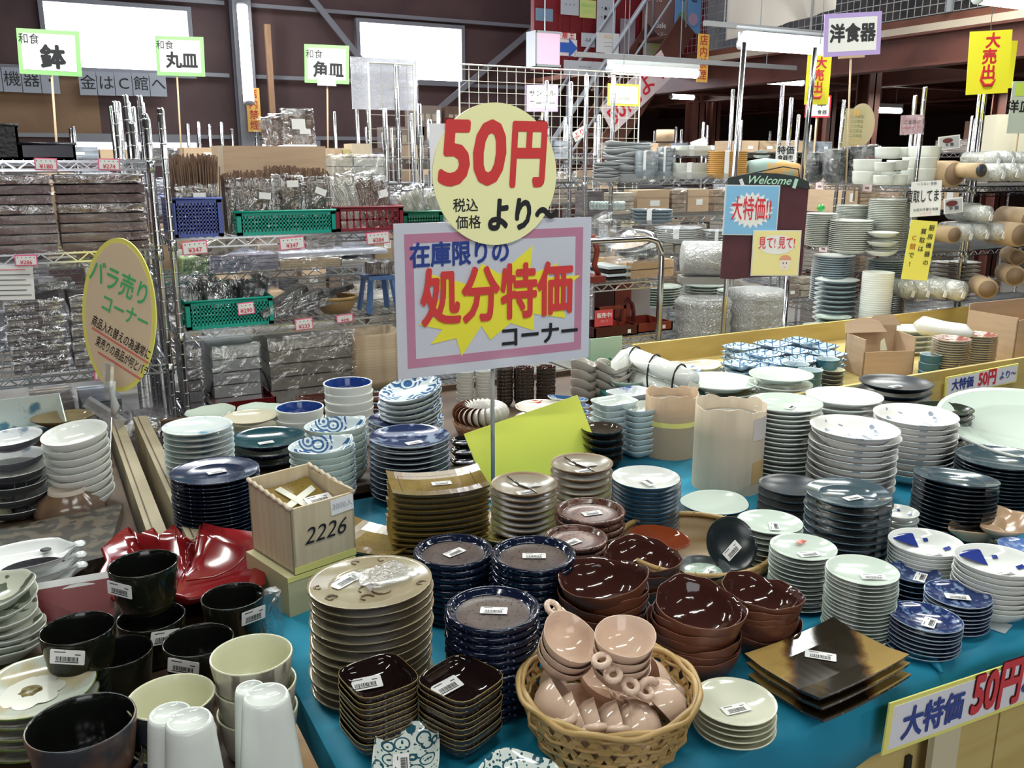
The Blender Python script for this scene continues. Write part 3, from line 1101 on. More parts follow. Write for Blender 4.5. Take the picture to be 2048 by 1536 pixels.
grid(918, 128, 1270, 470, 5.2, 'tall wire grid partition behind the round yellow sign', .065)
grid(736, 125, 834, 420, 4.95, 'narrow wire grid left of the round yellow sign', .075)
a = ony(703, 118, 4.9)
t, w_, h_ = sign('bagged_sheet', 'white sheet in crinkled film clipped to the wire grid', 703, 117, 834, 220, Y=4.97, face=mat('milky_sheet', (.86, .84, .92), .3), t_=.004, cat='sheet')
MB().box((-w_ / 2 - .004, -.01, -h_ / 2), (w_ / 2 + .004, -.004, h_ / 2)).build('film_sleeve', FILM, t)

# chrome cart with tubular handle
cx0, cx1, cy0 = 1.93, 2.69, 3.52
t = thing('chrome_cart', 'chrome cart with curved handle left of the bubble wrapped roll', 'cart', (cx0, cy0, 0))
W_, D_ = cx1 - cx0, .42
for x in (0, W_):
    MB().path([(x, 0, .1), (x, 0, 1.09), (x, .02, 1.15), (x, .07, 1.19), (x, .13, 1.20), (x, D_ - .12, 1.20), (x, D_ - .06, 1.185), (x, D_ - .015, 1.14), (x, D_, 1.08), (x, D_, .1)], .0155, 12).build('tube_frame', POSTM, t)
MB().path([(W_, 0, 1.1), (W_, 0, 1.12), (W_ - .03, 0, 1.17), (W_ - .09, 0, 1.185), (.09, 0, 1.185), (.03, 0, 1.17), (0, 0, 1.12)], .0145, 12).build('handle', POSTM, t)
for z in (.30, .715, .98):
    obj('wire_shelf', shelf_mesh(W_, D_, True), t, (0, 0, z))
for x in (0, W_):
    for y in (0, D_):
        MB().lathe([(0, -.045), (.03, -.04), (.045, -.015), (.045, .015), (.03, .04), (0, .045)], 14, 0, None, Matrix.Rotation(PI / 2, 4, 'X')).build('caster', DARKM, t, (x, y, .048))
for nm_, x0, x1, z in (('a', 0, 0, 0),):
    pass

# legs of the wire grids and cartons piled before the back wall
for o in [o for o in bpy.data.objects if o.name.startswith('wire_grid')]:
    fr = [c for c in o.children if c.name.startswith('grid_frame')][0]
    xs = [v.co.x for v in fr.data.vertices]
    for x in (min(xs) + .005, max(xs) - .005):
        MB().tube((x, .006, -o.location.z), (x, .006, 0), .006, 6).build('leg', CHROME, o)
BXS = [mat('brown_shop_carton', (.20, .13, .09), .8, col2=(.15, .09, .06), ns=5), mat('grey_brown_carton', (.30, .24, .20), .8)]
k = 0
for px, zz, w_ in ((800, 0, .42), (852, 0, .42), (905, 0, .40), (812, 1, .42), (862, 1, .38), (858, 2, .30), (935, 0, .4), (940, 1, .36), (915, 2, .28)):
    p = ony(px, 280, 9.2)
    t = thing('brown_carton', 'brown carton piled behind the wire grid, %s row, %s' % (['lowest', 'middle', 'top'][zz], 'number %s' % (k + 1)), 'box', (p.x, 9.2, 1.45 + .22 * zz), 0, 'brown cartons piled behind the wire grid')
    t['label'] = 'brown carton piled behind the wire grid, %s' % ['bottom row, first', 'bottom row, second', 'bottom row, third', 'middle row, first', 'middle row, second', 'top row, left', 'bottom row, fourth', 'middle row, third', 'top row, right'][k]
    MB().box((-w_ / 2, 0, 0), (w_ / 2, .3, .215)).build('carton', BXS[k % 2], t)
    for j in range(3):
        MB().box((-w_ * .35 + j * w_ * .25, -.002, .06), (-w_ * .35 + j * w_ * .25 + .05, 0, .13)).build('printed_patch', CARDL, t)
    k += 1
p = ony(870, 280, 9.2)
MB().box((-.75, 0, 0), (.75, .35, 1.45)).build('storage_cabinet', mat('dark_store_cabinet', (.07, .05, .045), .7), None, (p.x, 9.18, 0), None, 'dark low cabinet carrying the brown cartons behind the grid', 'cabinet')
# ================================================================ tables
CLOTH = mat('turquoise_table_cloth', (.005, .20, .33), .65, col2=(.008, .26, .42), ns=3, bump=.25, bs=5)
PLY = mat('yellow_plywood', (.58, .45, .17), .6, col2=(.52, .38, .13), ns=3, stretch=(1, 1, 8))
PLYT = mat('pale_plywood', (.62, .50, .28), .6, col2=(.55, .42, .22), ns=3, stretch=(8, 1, 1))
BATT = mat('weathered_batten', (.40, .34, .23), .75, col2=(.30, .25, .17), ns=7, stretch=(1, .12, 1))
BROWNW = mat('brown_wood', (.10, .06, .035), .6, col2=(.07, .04, .025), ns=6, stretch=(.2, 1, 1))
FX0, FX1, FY0, FY1 = .315, 2.75, .90, 2.16
# front table: plywood box with a cloth laid over it
t = thing('display_table', 'plywood box table under the turquoise cloth at front right', 'table', ((FX0 + FX1) / 2, (FY0 + FY1) / 2, 0))
hx, hy = (FX1 - FX0) / 2, (FY1 - FY0) / 2
MB().box((-hx, -hy, TH - .03), (hx, hy, TH - .006)).build('table_top', PLYT, t)
n = 4
for i in range(n):
    x0 = -hx + (2 * hx) * i / n
    MB().box((x0 + .003, -hy, .04), (x0 + 2 * hx / n - .003, -hy + .02, TH - .03)).build('panel', PLY, t)
MB().box((-hx, -hy + .02, .04), (-hx + .02, hy, TH - .03)).build('side_panel', PLY, t)
MB().box((hx - .02, -hy + .02, .04), (hx, hy, TH - .03)).build('side_panel', PLY, t)
for sx in (-1, 1):
    for sy in (-1, 1):
        MB().box((sx * (hx - .06) - .03, sy * (hy - .06) - .03, 0), (sx * (hx - .06) + .03, sy * (hy - .06) + .03, TH - .03)).build('leg', BROWNW, t)
# cloth: top sheet, rounded front edge and short hanging skirt with folds
b = MB()
N = 60
rows = [(FY1, TH, 0), (FY0 + .02, TH, 0), (FY0 - .004, TH - .004, .2), (FY0 - .014, TH - .02, .5), (FY0 - .018, TH - .07, .8), (FY0 - .016, TH - .125, 1)]
vs, fs = [], []
for i in range(N + 1):
    x = FX0 - .004 + (FX1 - FX0 + .008) * i / N
    for (y, z, k) in rows:
        dz = .018 * math.sin(x * 5 + .6) + .008 * math.sin(x * 17)
        vs.append((x, y + k * .006 * math.sin(x * 23), z + (dz * k if k == 1 else 0)))
R_ = len(rows)
for i in range(N):
    for j in range(R_ - 1):
        fs.append((i * R_ + j, i * R_ + j + 1, (i + 1) * R_ + j + 1, (i + 1) * R_ + j))
b.add(vs, fs, 0, True)
# hem on the left side
b.add([(FX0 - .004, FY0, TH), (FX0 - .004, FY1, TH), (FX0 - .006, FY1, TH - .10), (FX0 - .006, FY0, TH - .10)], [(0, 1, 2, 3)], 0)
c = b.build('table_cloth', CLOTH, label='turquoise cloth spread over the front table under the crockery', cat='tablecloth')
md = c.modifiers.new('s', 'SOLIDIFY')
md.thickness, md.offset = .004, -1
p = onz(1840, 1318, TH + .004)
MB().path([onz(1800, 1313, TH + .004), onz(1840, 1310, TH + .008), onz(1868, 1322, TH + .006), onz(1884, 1345, TH + .002)], [.004, .010, .009, .003], 8).build('cloth_fold', CLOTH, None,
    label='rolled pleat in the turquoise cloth before the small blue plates', cat='cloth fold')
MB().box((0, 0, 0), (.045, .05, .001)).build('clear_tape', film('tape', (.8, .85, .85), .5, 5, .1, .2, .8), None, onz(1770, 1385, TH + .002), (0, 0, .1),
    label='short clear tape strip on the cloth edge above price banner', cat='tape')
MB().box((0, 0, 0), (.045, .035, .001)).build('clear_tape', MATS['tape'], None, onz(2010, 1268, TH + .002), (0, 0, .3),
    label='clear tape strip on the cloth beside the white square-print plates', cat='tape')
# price strip hanging on the front of the table
p0, p1 = ony(1772, 1405, FY0 - .03), ony(2120, 1290, FY0 - .03)
p0, p1 = ony(1772, 1460, FY0 - .045), ony(2100, 1345, FY0 - .045)
L = (p1 - p0).length
t = thing('price_banner', 'yellow edged 50 yen price banner on the front table edge', 'sign', p0, 0)
roll = -math.atan2(p1.z - p0.z, p1.x - p0.x)
t.rotation_euler = (0, roll, 0)
hh = .048
MB().box((0, 0, -hh), (L * 1.25, .003, hh)).build('board', mat('lemon_card', (.86, .82, .22), .5), t)
MB().box((.012, -.001, -hh + .008), (L * 1.25 - .01, 0, hh - .008)).build('face_sheet', mat('lilac_white_card', (.82, .82, .90), .5), t)
letters('大特価', .062, BLUE, t, .115, -.004, .003, .03, sx=.85)
letters('50円', .088, RED, t, .285, .006, .004, .035, sx=.82, sz=1.15, outline=DKRED, ow=.019)
letters('より〜', .05, BLUE, t, .43, -.002, .003, .03)
t2 = MB().box((-.035, 0, -.30), (.035, .012, 0)).build('wooden_slat', mat('pale_slat', (.62, .55, .38), .7), None, (ony(1905, 1395, FY0 - .035).x, FY0 - .036, TH - .09), label='pale upright wooden slat under the 50 yen price banner', cat='slat')
t2.name = 'upright_board'
for dx in (-.055, .052):
    MB().box((-.006, 0, -.06), (.006, .006, 0)).build('hinge', DARKM, None, (t2.location.x + dx, FY0 - .008, TH - .155 if dx < 0 else TH - .125),
        label='black %s hinge strip beside the pale slat on plywood' % ('lower left' if dx < 0 else 'upper right'), cat='hinge')
# V shaped cut lines of plywood
b = MB()
hx_ = t2.location.x
b.beam((hx_ - .02, FY0 - .002, TH - .13), (hx_ - .20, FY0 - .002, .2), .003, .003)
b.beam((hx_ + .05, FY0 - .002, TH - .11), (hx_ + .22, FY0 - .002, .2), .003, .003)
# second row of tables
SY0, SY1 = 2.20, 3.12
t = thing('display_table', 'wooden tray table of the second row behind the divider board', 'table', (1.25, 2.66, 0))
MB().box((-.93, -.46, TH - .03), (.99, .46, TH)).build('table_top', BROWNW, t)
for a_, b_ in (((-.93, -.46), (.99, -.44)), ((-.93, .44), (.99, .46))):
    MB().box((a_[0], a_[1], TH - .10), (b_[0], b_[1], TH + .022)).build('edge_board', BROWNW, t)
for sx in (-.88, .93):
    for sy in (-.41, .41):
        MB().box((sx - .03, sy - .03, 0), (sx + .03, sy + .03, TH - .03)).build('leg', BROWNW, t)
t = thing('display_table', 'yellow plywood tray table at far right with a price banner', 'table', (3.2, 2.66, 0))
MB().box((-.95, -.46, TH - .03), (1.6, .46, TH)).build('table_top', PLY, t)
MB().box((-.95, -.47, .35), (1.6, -.455, .765)).build('front_board', PLY, t)
MB().box((-.95, .455, .35), (1.6, .47, .775)).build('back_board', PLY, t)
MB().box((-.96, -.455, TH), (-.945, .455, .735)).build('end_board', PLY, t)
for sx in (-.9, .4, 1.55):
    for sy in (-.41, .41):
        MB().box((sx - .03, sy - .03, 0), (sx + .03, sy + .03, TH - .03)).build('leg', BROWNW, t)
t, w_, h_ = sign('price_banner', 'small yellow edged 50 yen banner on the far plywood tray', 1893, 730, 2033, 790, Y=2.168, border=MATS['lemon_card'], face=MATS['lilac_white_card'], bw=.008, roll=-.02)
t.rotation_euler = (0, -.02, 0)
t.scale = (1, 1, .62)
letters('大特価', .048, BLUE, t, -w_ * .28, 0, .003, .03, sx=.9, sz=1.6)
letters('50円', .066, RED, t, w_ * .06, .003, .003, .035, sx=.85, sz=1.7)
letters('より〜', .036, BLUE, t, w_ * .35, 0, .003, .02, sz=1.6)
# left table and battens
t = thing('display_table', 'left table carrying the dark cups and the red leaf dish', 'table', (-.55, 1.95, 0))
MB().box((-1.2, -1.3, TH - .03), (.82, .22, TH)).build('table_top', BROWNW, t)
MB().box((-1.2, .22, TH - .03), (.70, 1.25, TH)).build('table_top', BROWNW, t)
MB().box((.80, -1.3, TH - .06), (.835, .20, TH + .01)).build('edge_board', mat('honey_wood', (.36, .20, .07), .55), t)
for sx in (-1.1, .6):
    for sy in (-1.2, 1.15):
        MB().box((sx - .03, sy - .03, 0), (sx + .03, sy + .03, TH - .03)).build('leg', BROWNW, t)
for i, xx in enumerate((.185, .262)):
    y0, y1 = 2.02, 3.16
    t = thing('batten', 'long weathered wooden batten, %s of the two between the tables' % ('left' if i == 0 else 'right'), 'batten', (xx, y0, TH + .012))
    MB().box((-.021, 0, -.14), (.021, y1 - y0, .02)).build('board', BATT, t)
    MB().box((-.009, .01, .02), (-.006, y1 - y0 - .01, .0215)).build('groove', BROWNW, t)

# ================================================================ crockery on the front table
AN = mat('blackish_brown_glaze', (.030, .022, .020), .16, col2=(.055, .038, .03), ns=14, speck=((.16, .14, .12), 130, .64))
ANC = mat('matt_brown_well', (.115, .085, .078), .32, col2=(.075, .055, .052), ns=10, speck=((.02, .015, .015), 160, .62))
ANB = mat('blue_black_rim', (.006, .010, .028), .1, speck=((.20, .24, .34), 150, .66))
BRP = mat('brown_purple_glaze', (.085, .035, .028), .18, col2=(.15, .075, .055), ns=12, speck=((.02, .01, .01), 150, .6))
BRC = mat('brown_purple_well', (.22, .115, .085), .3, col2=(.13, .06, .05), ns=14, speck=((.03, .02, .02), 170, .6))
TAN = mat('tan_glaze', (.30, .20, .115), .3, col2=(.24, .15, .08), ns=8)
TANC = mat('grey_tan_well', (.34, .30, .23), .2)
MUST = mat('mustard_glaze', (.26, .18, .045), .12, col2=(.20, .13, .03), ns=8, speck=((.07, .04, .01), 220, .68))
DKMUST = mat('dark_mustard_edge', (.10, .06, .02), .2)
OVAL = mat('beige_oval_glaze', (.40, .36, .24), .12, col2=(.34, .28, .18), ns=9)
OVALE = mat('brown_oval_edge', (.035, .022, .012), .16, col2=(.085, .055, .03), ns=14)
SQB = mat('black_brown_bowl_glaze', (.012, .006, .006), .07)
SQE = mat('ochre_rim_line', (.28, .20, .07), .25)
RUST = mat('rustic_red_brown', (.16, .055, .028), .38, col2=(.10, .033, .018), ns=9, bump=.25, bs=25)
RUSTI = mat('dark_brown_glazed_inside', (.050, .016, .013), .08, bump=.15, bs=30)
BLT = mat('teal_rim_glaze', (.01, .08, .17), .15)
TEAL = mat('grey_teal_glaze', (.062, .098, .118), .12, col2=(.042, .070, .09), ns=6)
TEALD = mat('dark_teal_edge', (.012, .022, .032), .18, col2=(.025, .03, .04), ns=12)
DKT = mat('dark_grey_matt_glaze', (.035, .045, .06), .3, col2=(.05, .05, .055), ns=10)
BLK = mat('black_glaze', (.008, .008, .010), .12)
PINKC = mat('beige_pink_glaze', (.62, .42, .31), .1)
SPECKW = mat('white_speckled', (.82, .81, .79), .35, speck=((.22, .27, .36), 40, .66))
BLUEP = glaze('blue_print', (.20, .28, .42), (.018, .035, .13), 'blots', 80, .1, .40)
BLUER = mat('blue_white_rim', (.30, .37, .45), .12)
WSQ = mat('white_warm', (.72, .73, .70), .12)


def mk(kind, mats, **k):
    return lambda R: ware(k.pop('nm', 'plate') if 'nm' in k else 'plate', kind, R, mats, **k)


def S(name, cat, desc, where, px, yt, yb, w_, n, kind, mats, rimh=None, S_=TH, nm=None, **k):
    kk = {a: k.pop(a) for a in ('seg', 'fn', 'rimi', 'wellr', 'h') if a in k}
    hfac = kk.pop('h', None)

    def f(R):
        q = dict(kk)
        if hfac:
            q['h'] = hfac * R
        if callable(q.get('fn')) and getattr(q['fn'], 'needR', False):
            q['fn'] = q['fn'](R)
        return ware(name, kind, R, mats, **q)
    pk = max(z for _, z in prof(kind, 1))
    return stack(name, cat, desc, where, px, yt, yb, w_, n, f, hfac or pk, S_, **k)


def wv(n=7, amp=.03, zr=.1, seed=0):
    def g(R):
        return wavy(n, amp, zr, seed, R)
    g.needR = True
    return g


# dark round plates with raised rims
for key, px, yt, yb, w_, n, sr in (('beside two square bowls', 985, 1213, 1395, 192, 12, -.55), ('right of the oval plates', 908, 1098, 1222, 160, 10, .3), ('behind the small square bowls', 1067, 1103, 1248, 172, 11, -.5)):
    S('dark_plate', 'plate', 'blue-black rimmed plate', key, px, yt, yb, w_, n, 'rimmed', [ANB, ANB, ANC], h=.21, wellr=.81, stk=(.05, .05, .065, sr))
S('brown_plate', 'plate', 'purple-brown rimmed plate', 'behind the leaning brown bowls', 1150, 1072, 1180, 128, 8, 'rimmed', [BRP, BRP, BRC], wellr=.81, stk=(-.25, -.1, .065, .2))
S('brown_plate', 'plate', 'reddish brown rimmed plate', 'left of blue edged plates', 1180, 1018, 1118, 140, 8, 'rimmed', [BRP, BRP, BRC], wellr=.81, stk=(.05, 0, .065, -.15))
for key, px, yt, yb, w_, n in (('by the mustard stack', 1048, 966, 1078, 134, 9), ('under the yellow sheet', 1163, 925, 1040, 125, 8)):
    o_, inf = S('tan_plate', 'plate', 'tan plate with dark line', key, px, yt, yb, w_, n, 'coupe', [TAN, TANC, TAN], rimi=2, stk=(-.1, -.3, .08, -.1))
    R = inf[3]
    MB().path([(-R * .15, R * .8, .24 * R), (0, R * .3, .105 * R), (R * .12, -.1 * R, .09 * R), (.1 * R, -R * .6, .13 * R)], [.002, .003, .0025, .001], 6).build('brushed_line', AN, o_[0])
    MB().prism([(.1 * R, 0), (.55 * R, -.12 * R), (.5 * R, .2 * R)], .115 * R, .125 * R).build('brushed_patch', WSQ, o_[0])


# mustard rectangular plates, curved up at the ends
def rect_plate(hx, hy, lift, t_, mats, nx=12, rim=.2, lipz=.0, ny=4):
    b = MB()
    vs, top, bot = [], [], []
    for j in range(ny + 1):
        for i in range(nx + 1):
            u, v = -1 + 2 * i / nx, -1 + 2 * j / ny
            z = lift * (abs(u) ** 2.4) + lipz * (abs(v) ** 6)
            vs.append((u * hx, v * hy, z + t_))
    for j in range(ny + 1):
        for i in range(nx + 1):
            u, v = -1 + 2 * i / nx, -1 + 2 * j / ny
            z = lift * (abs(u) ** 2.4) + lipz * (abs(v) ** 6)
            vs.append((u * hx * .97, v * hy * .97, z))
    W = nx + 1
    o = W * (ny + 1)
    fs, ms = [], []
    for j in range(ny):
        for i in range(nx):
            a = j * W + i
            fs.append((a, a + 1, a + W + 1, a + W)); ms.append(0)
            fs.append((o + a, o + a + W, o + a + W + 1, o + a + 1)); ms.append(1)
    ring = [i for i in range(W)] + [W * (j + 1) + nx for j in range(ny)] + [W * ny + nx - 1 - i for i in range(nx)] + [W * (ny - 1 - j) for j in range(ny - 1)]
    for i in range(len(ring)):
        a, c = ring[i], ring[(i + 1) % len(ring)]
        fs.append((a, a + o, c + o, c)); ms.append(1)
    b.add(vs, fs, ms, False)
    return b


def four(px):
    """centre on table height z, half sizes and heading of a rectangle"""
    return px


zt = TH + .175
c0 = [onz(x, y, zt) for x, y in ((770, 932), (955, 916), (985, 988), (790, 1000))]
ctr = sum(c0, Vector()) / 4
ux = ((c0[1] - c0[0]) + (c0[2] - c0[3])) / 2
uy = ((c0[0] - c0[3]) + (c0[1] - c0[2])) / 2
hd = math.atan2(ux.y, ux.x)
hx_, hy_ = ux.length / 2, min(.075, uy.length / 2)
me = rect_plate(hx_, hy_, .013, .006, None, lipz=.004).mesh('mustard_plate', [MUST, DKMUST])
n = 13
for i in range(n):
    k = n - 1 - i
    o = obj('mustard_plate', me, None, (ctr.x + random.uniform(-.002, .002) - .0016 * i * .4, ctr.y + random.uniform(-.002, .002), TH + k * (zt - TH - .02) / (n - 1)), (0, 0, hd + random.uniform(-.03, .03)),
            'curved mustard rectangular plate, %s in stack behind dark plates' % ('bottom' if i == n - 1 else ORD[i]), 'plate', 'mustard rectangular plates stacked')
    if i == 0:
        e = MB()
        for (a_, b_) in (((-.78, .7), (.78, .7)), ((-.78, -.75), (-.78, .7)), ((.78, -.75), (.78, .7))):
            P = [(hx_ * (a_[0] + (b_[0] - a_[0]) * q / 12), hy_ * (a_[1] + (b_[1] - a_[1]) * q / 12)) for q in range(13)]
            e.path([(x, y, .0065 + .013 * abs(x / hx_) ** 2.4 + .004 * abs(y / hy_) ** 6) for x, y in P], .001, 5)
        e.build('engraved_line', DKMUST, o)
        sticker(o, (.01, 0, .008), .02)
for (x, y, z, hd_, lab) in ((745, 1085, TH + .03, -.9, 'mustard rectangular plate lying right of the box marked 2226'), (1005, 1060, TH + .012, .55, 'mustard rectangular plate peeping out between the dark plates'), (850, 1110, TH + .004, .3, 'mustard rectangular plate under the stack of curved plates')):
    p = onz(x, y, z)
    o = obj('mustard_plate', me, None, p, (0, 0, hd_), lab, 'plate')
    e = MB()
    for s_ in (-.78, .78):
        e.path([(hx_ * s_, hy_ * (-.7 + 1.4 * q / 6), .0065 + .013 * .78 ** 2.4) for q in range(7)], .0009, 5)
    for s_ in (-.7, .7):
        e.path([(hx_ * (-.78 + 1.56 * q / 12), hy_ * s_, .0068 + .013 * abs(-.78 + 1.56 * q / 12) ** 2.4) for q in range(13)], .0009, 5)
    e.build('engraved_line', DKMUST, o)

# oval beige plates
def oval(sx, sy, ph):
    def f(a, r, z):
        x, y = r * math.cos(a) * sx, r * math.sin(a) * sy
        return (x * math.cos(ph) - y * math.sin(ph), x * math.sin(ph) + y * math.cos(ph), z)
    return f


o_, inf = S('oval_plate', 'plate', 'beige oval plate', 'behind small square bowls', 735, 1160, 1372, 250, 13, 'wide', [OVALE, OVAL, OVALE], rimi=0, fn=oval(1.0, .93, .1), lean=(.005, -.004), jit=.003)
R = inf[3]
TP = o_[0]
e = MB()
for cx_, cy_, r_, a0, a1 in ((-.72, -.25, .10, 0, 5.5), (-.80, .2, .07, 1, 6), (.45, .75, .09, 0, 5.0), (-.1, -.15, .22, .3, 3.3), (.15, -.25, .2, 2.5, 5.6), (-.2, -.4, .12, 0, 4.2), (.7, -.45, .08, 0, 5), (0, .84, .07, 0, 5)):
    zz = .06 * R if math.hypot(cx_, cy_) < .5 else .118 * R
    e.path([((cx_ + r_ * (1 - .5 * q / 14) * math.cos(a0 + (a1 - a0) * q / 14)) * R, (cy_ * .93 + r_ * (1 - .5 * q / 14) * math.sin(a0 + (a1 - a0) * q / 14)) * R, zz) for q in range(15)], [.0022] * 8 + [.0012] * 7, 5)
e.build('brushed_scroll', mat('brown_brush', (.14, .09, .05), .3), TP, kind='stuff')
sticker(TP, (-.30 * R, .35 * R, .065 * R), .5, s=1.4)
b = MB()
nx = 9
vs = [((-.5 + i / nx) * .95 * R, (-.35 + .7 * j / nx) * R, .022 * R + .05 * R * random.random()) for j in range(nx + 1) for i in range(nx + 1)]
fs = [(j * (nx + 1) + i, j * (nx + 1) + i + 1, (j + 1) * (nx + 1) + i + 1, (j + 1) * (nx + 1) + i) for j in range(nx) for i in range(nx)]
b.add(vs, fs, 0, True)
o = b.build('plastic_packet', film('packet_film', (.7, .7, .66), .5, 60, 1, .08, .1), None, TP.location + Vector((.3 * R, .15 * R, .075 * R)), (0, 0, .2), 'crinkled clear plastic packet lying on the top oval plate', 'packet')

# small square bowls
for key, px, yt, yb, w_, n, ph, sx_, sr in (('left of the two', 755, 1350, 1486, 146, 10, .12, 0, -.03), ('right of the two', 920, 1355, 1488, 150, 10, .40, 0, .40)):
    o_, inf = S('square_bowl', 'bowl', 'glossy black-brown square bowl', key, px, yt, yb, w_, n, 'bowl', [AN, SQB, SQE], rimi=1, fn=sq(4.5, .93, .93, ph), h=.58, jit=.0015)
    R = inf[3]
    sticker(o_[0], (-.25 * R, .38 * R, .16 * R), sr - .1, (.25, 0), 1.15)

# arabesque dishes at the bottom edge
VINE = glaze('vine_print', (.66, .72, .68), (.02, .09, .13), 'vine', 38, .1)
me = None
for x, y, s_, ph, lab in ((812, 1492, .064, -.42, 'oblong dish with dark teal vine print before the square bowls'), (1020, 1572, .075, -.9, 'vine print dish cut by the bottom edge beside bamboo basket')):
    p = onz(x, y, TH + .055)
    me = ware('vine_dish', 'dish', s_, [WSQ, VINE], h=.34 * s_, fn=sq(4, .74, 1.0, ph))
    o = obj('vine_dish', me, None, (p.x, p.y, TH + .028), (.05, 0, 0), lab, 'dish')
    sticker(o, (-.012, -.01, .085 * s_ + .001), ph + 1.65, s=1.1)
    MB().lathe([(0, 0), (s_ * .6, 0), (s_ * .62, .026), (0, .026)], 24).build('lower_dish', WSQ, o, (0, 0, -.028))

# white small plates before the basket
S('cream_plate', 'plate', 'plain cream coupe plate', 'right of the bamboo basket', 1470, 1400, 1465, 165, 5, 'coupe', [CREAM, mat('pale_cream', (.70, .71, .58), .12)], jit=.002, stk=(-.05, -.1, .078, -.15), h=.26)

# square flamed dishes
zt = TH + .05
c0 = [onz(x, y, zt) for x, y in ((1497, 1308), (1675, 1240), (1812, 1318), (1625, 1408))]
ctr = sum(c0, Vector()) / 4
hd = math.atan2((c0[2] - c0[3]).y, (c0[2] - c0[3]).x)
hs = ((c0[1] - c0[0]).length + (c0[2] - c0[3]).length) / 4
hs2 = ((c0[0] - c0[3]).length + (c0[1] - c0[2]).length) / 4
FLAME = mat('flamed_brown_centre', (.025, .015, .008), .12)
fm = bpy.data.materials.new('flamed_glaze')
fm.use_nodes = True
nt = fm.node_tree
bs = nt.nodes['Principled BSDF']
bs.inputs['Roughness'].default_value = .14
tc = nt.nodes.new('ShaderNodeTexCoord')
sx = nt.nodes.new('ShaderNodeSeparateXYZ')
nt.links.new(tc.outputs['Object'], sx.inputs[0])
md_ = []
def _m(op, a, b_=None):
    x = nt.nodes.new('ShaderNodeMath'); x.operation = op
    for v, i in ((a, 0), (b_, 1)):
        if v is None: continue
        if isinstance(v, (int, float)): x.inputs[i].default_value = v
        else: nt.links.new(v, x.inputs[i])
    return x.outputs[0]
nz = nt.nodes.new('ShaderNodeTexNoise')
nz.inputs['Scale'].default_value = 30
nt.links.new(tc.outputs['Object'], nz.inputs['Vector'])
dd = _m('ABSOLUTE', _m('SUBTRACT', sx.outputs[0], sx.outputs[1]))
k = _m('ADD', _m('MULTIPLY', dd, 9.0), _m('MULTIPLY', nz.outputs['Fac'], .45))
cr = nt.nodes.new('ShaderNodeValToRGB')
cr.color_ramp.elements[0].position, cr.color_ramp.elements[0].color = .78, (.02, .013, .006, 1)
cr.color_ramp.elements[1].position, cr.color_ramp.elements[1].color = 1.0, (.38, .25, .08, 1)
e_ = cr.color_ramp.elements.new(.88); e_.color = (.13, .06, .02, 1)
nt.links.new(_m('MULTIPLY', k, .85), cr.inputs[0])
nt.links.new(cr.outputs[0], bs.inputs['Base Color'])
me = rect_plate(hs, hs2, .005, .008, None, lipz=.006).mesh('square_dish', [fm, AN])
for i, (z, r_, lab) in enumerate(((zt - .012, hd, 'flamed square dish with tan corners, topmost at front edge'), (zt - .027, hd + .01, 'flamed square dish, second of three at the front edge'), (TH + .003, hd + .015, 'flamed square dish, lowest of three at the front edge'))):
    o = obj('square_dish', me, None, (ctr.x + .001 * i, ctr.y - .004 * i, z), (0, 0, r_), lab, 'dish', 'flamed square dishes at the front edge')
    if i == 0:
        sticker(o, (.0, .012, .0095), -.9, s=1.15)

# rustic brown bowls
for key, px, yt, yb, w_, n, sd, ln in (('behind the basket', 1212, 1150, 1298, 178, 6, 1, (0, 0)), ('middle of the three', 1393, 1200, 1345, 182, 7, 2, (0, 0)), ('left of celadon plates', 1522, 1180, 1296, 160, 6, 3, (0, 0))):
    o_, inf = S('brown_bowl', 'bowl', 'rustic red-brown bowl', key, px, yt, yb, w_, n, 'bowl', [RUST, RUSTI, RUST], rimi=1, fn=wv(9, .03, .07, sd), h=.74, rots=True, jit=.004, seg=48)
    o_[0].rotation_euler = (.10, -.06, o_[0].rotation_euler.z)
    if sd == 3:
        sticker(o_[0], (0, 0, .085 * inf[3]), .6)
S('brown_bowl', 'bowl', 'dark glazed brown bowl', 'in front of the bamboo tray', 1282, 1108, 1200, 160, 4, 'bowl', [RUST, RUSTI, RUST], rimi=1, fn=wv(9, .03, .07, 5), h=.7, rots=True, jit=.003, seg=48)

# big bamboo tray with bowls behind
BAM = mat('bamboo', (.50, .33, .13), .4, col2=(.38, .24, .08), ns=10, stretch=(1, 1, 1))
BAMD = mat('dark_bamboo', (.30, .19, .08), .5)
p = onz(1388, 1110, TH + .03)
rx = .165
t = thing('bamboo_tray', 'shallow round bamboo tray with brown bowls in front of celadon plates', 'tray', (p.x, p.y, TH + .002))
b = MB().lathe([(0, .004), (rx * .8, .006), (rx * .95, .03), (rx, .055), (rx + .006, .055), (rx * .97, .026), (rx * .83, 0), (0, 0)], 40)
b.build('woven_bottom', BAMD, t)
rim = MB().path([(math.cos(a * PI / 24) * rx, math.sin(a * PI / 24) * rx, .058) for a in range(48)], .006, 8, 0, True)
rim.build('rim_hoop', BAM, t)
for k in range(14):
    a = k * 2 * PI / 14
    MB().path([(math.cos(a) * (rx + .007 * math.cos(q)), math.sin(a) * (rx + .007 * math.cos(q)), .058 + .007 * math.sin(q)) for q in [j * PI / 4 for j in range(8)]], .0013, 5, 0, True).build('binding', BAM, t)
o = obj('brown_bowl', ware('lacquer_bowl', 'coupe', .066, [mat('lacquer_red', (.16, .02, .01), .08), mat('amber_lacquer', (.20, .04, .012), .06)], seg=40), None, onz(1318, 1088, TH + .05), (.05, .1, 0),
        'glossy amber brown bowl lying inside the bamboo tray', 'bowl')
q = onz(1457, 1090, TH + .085)
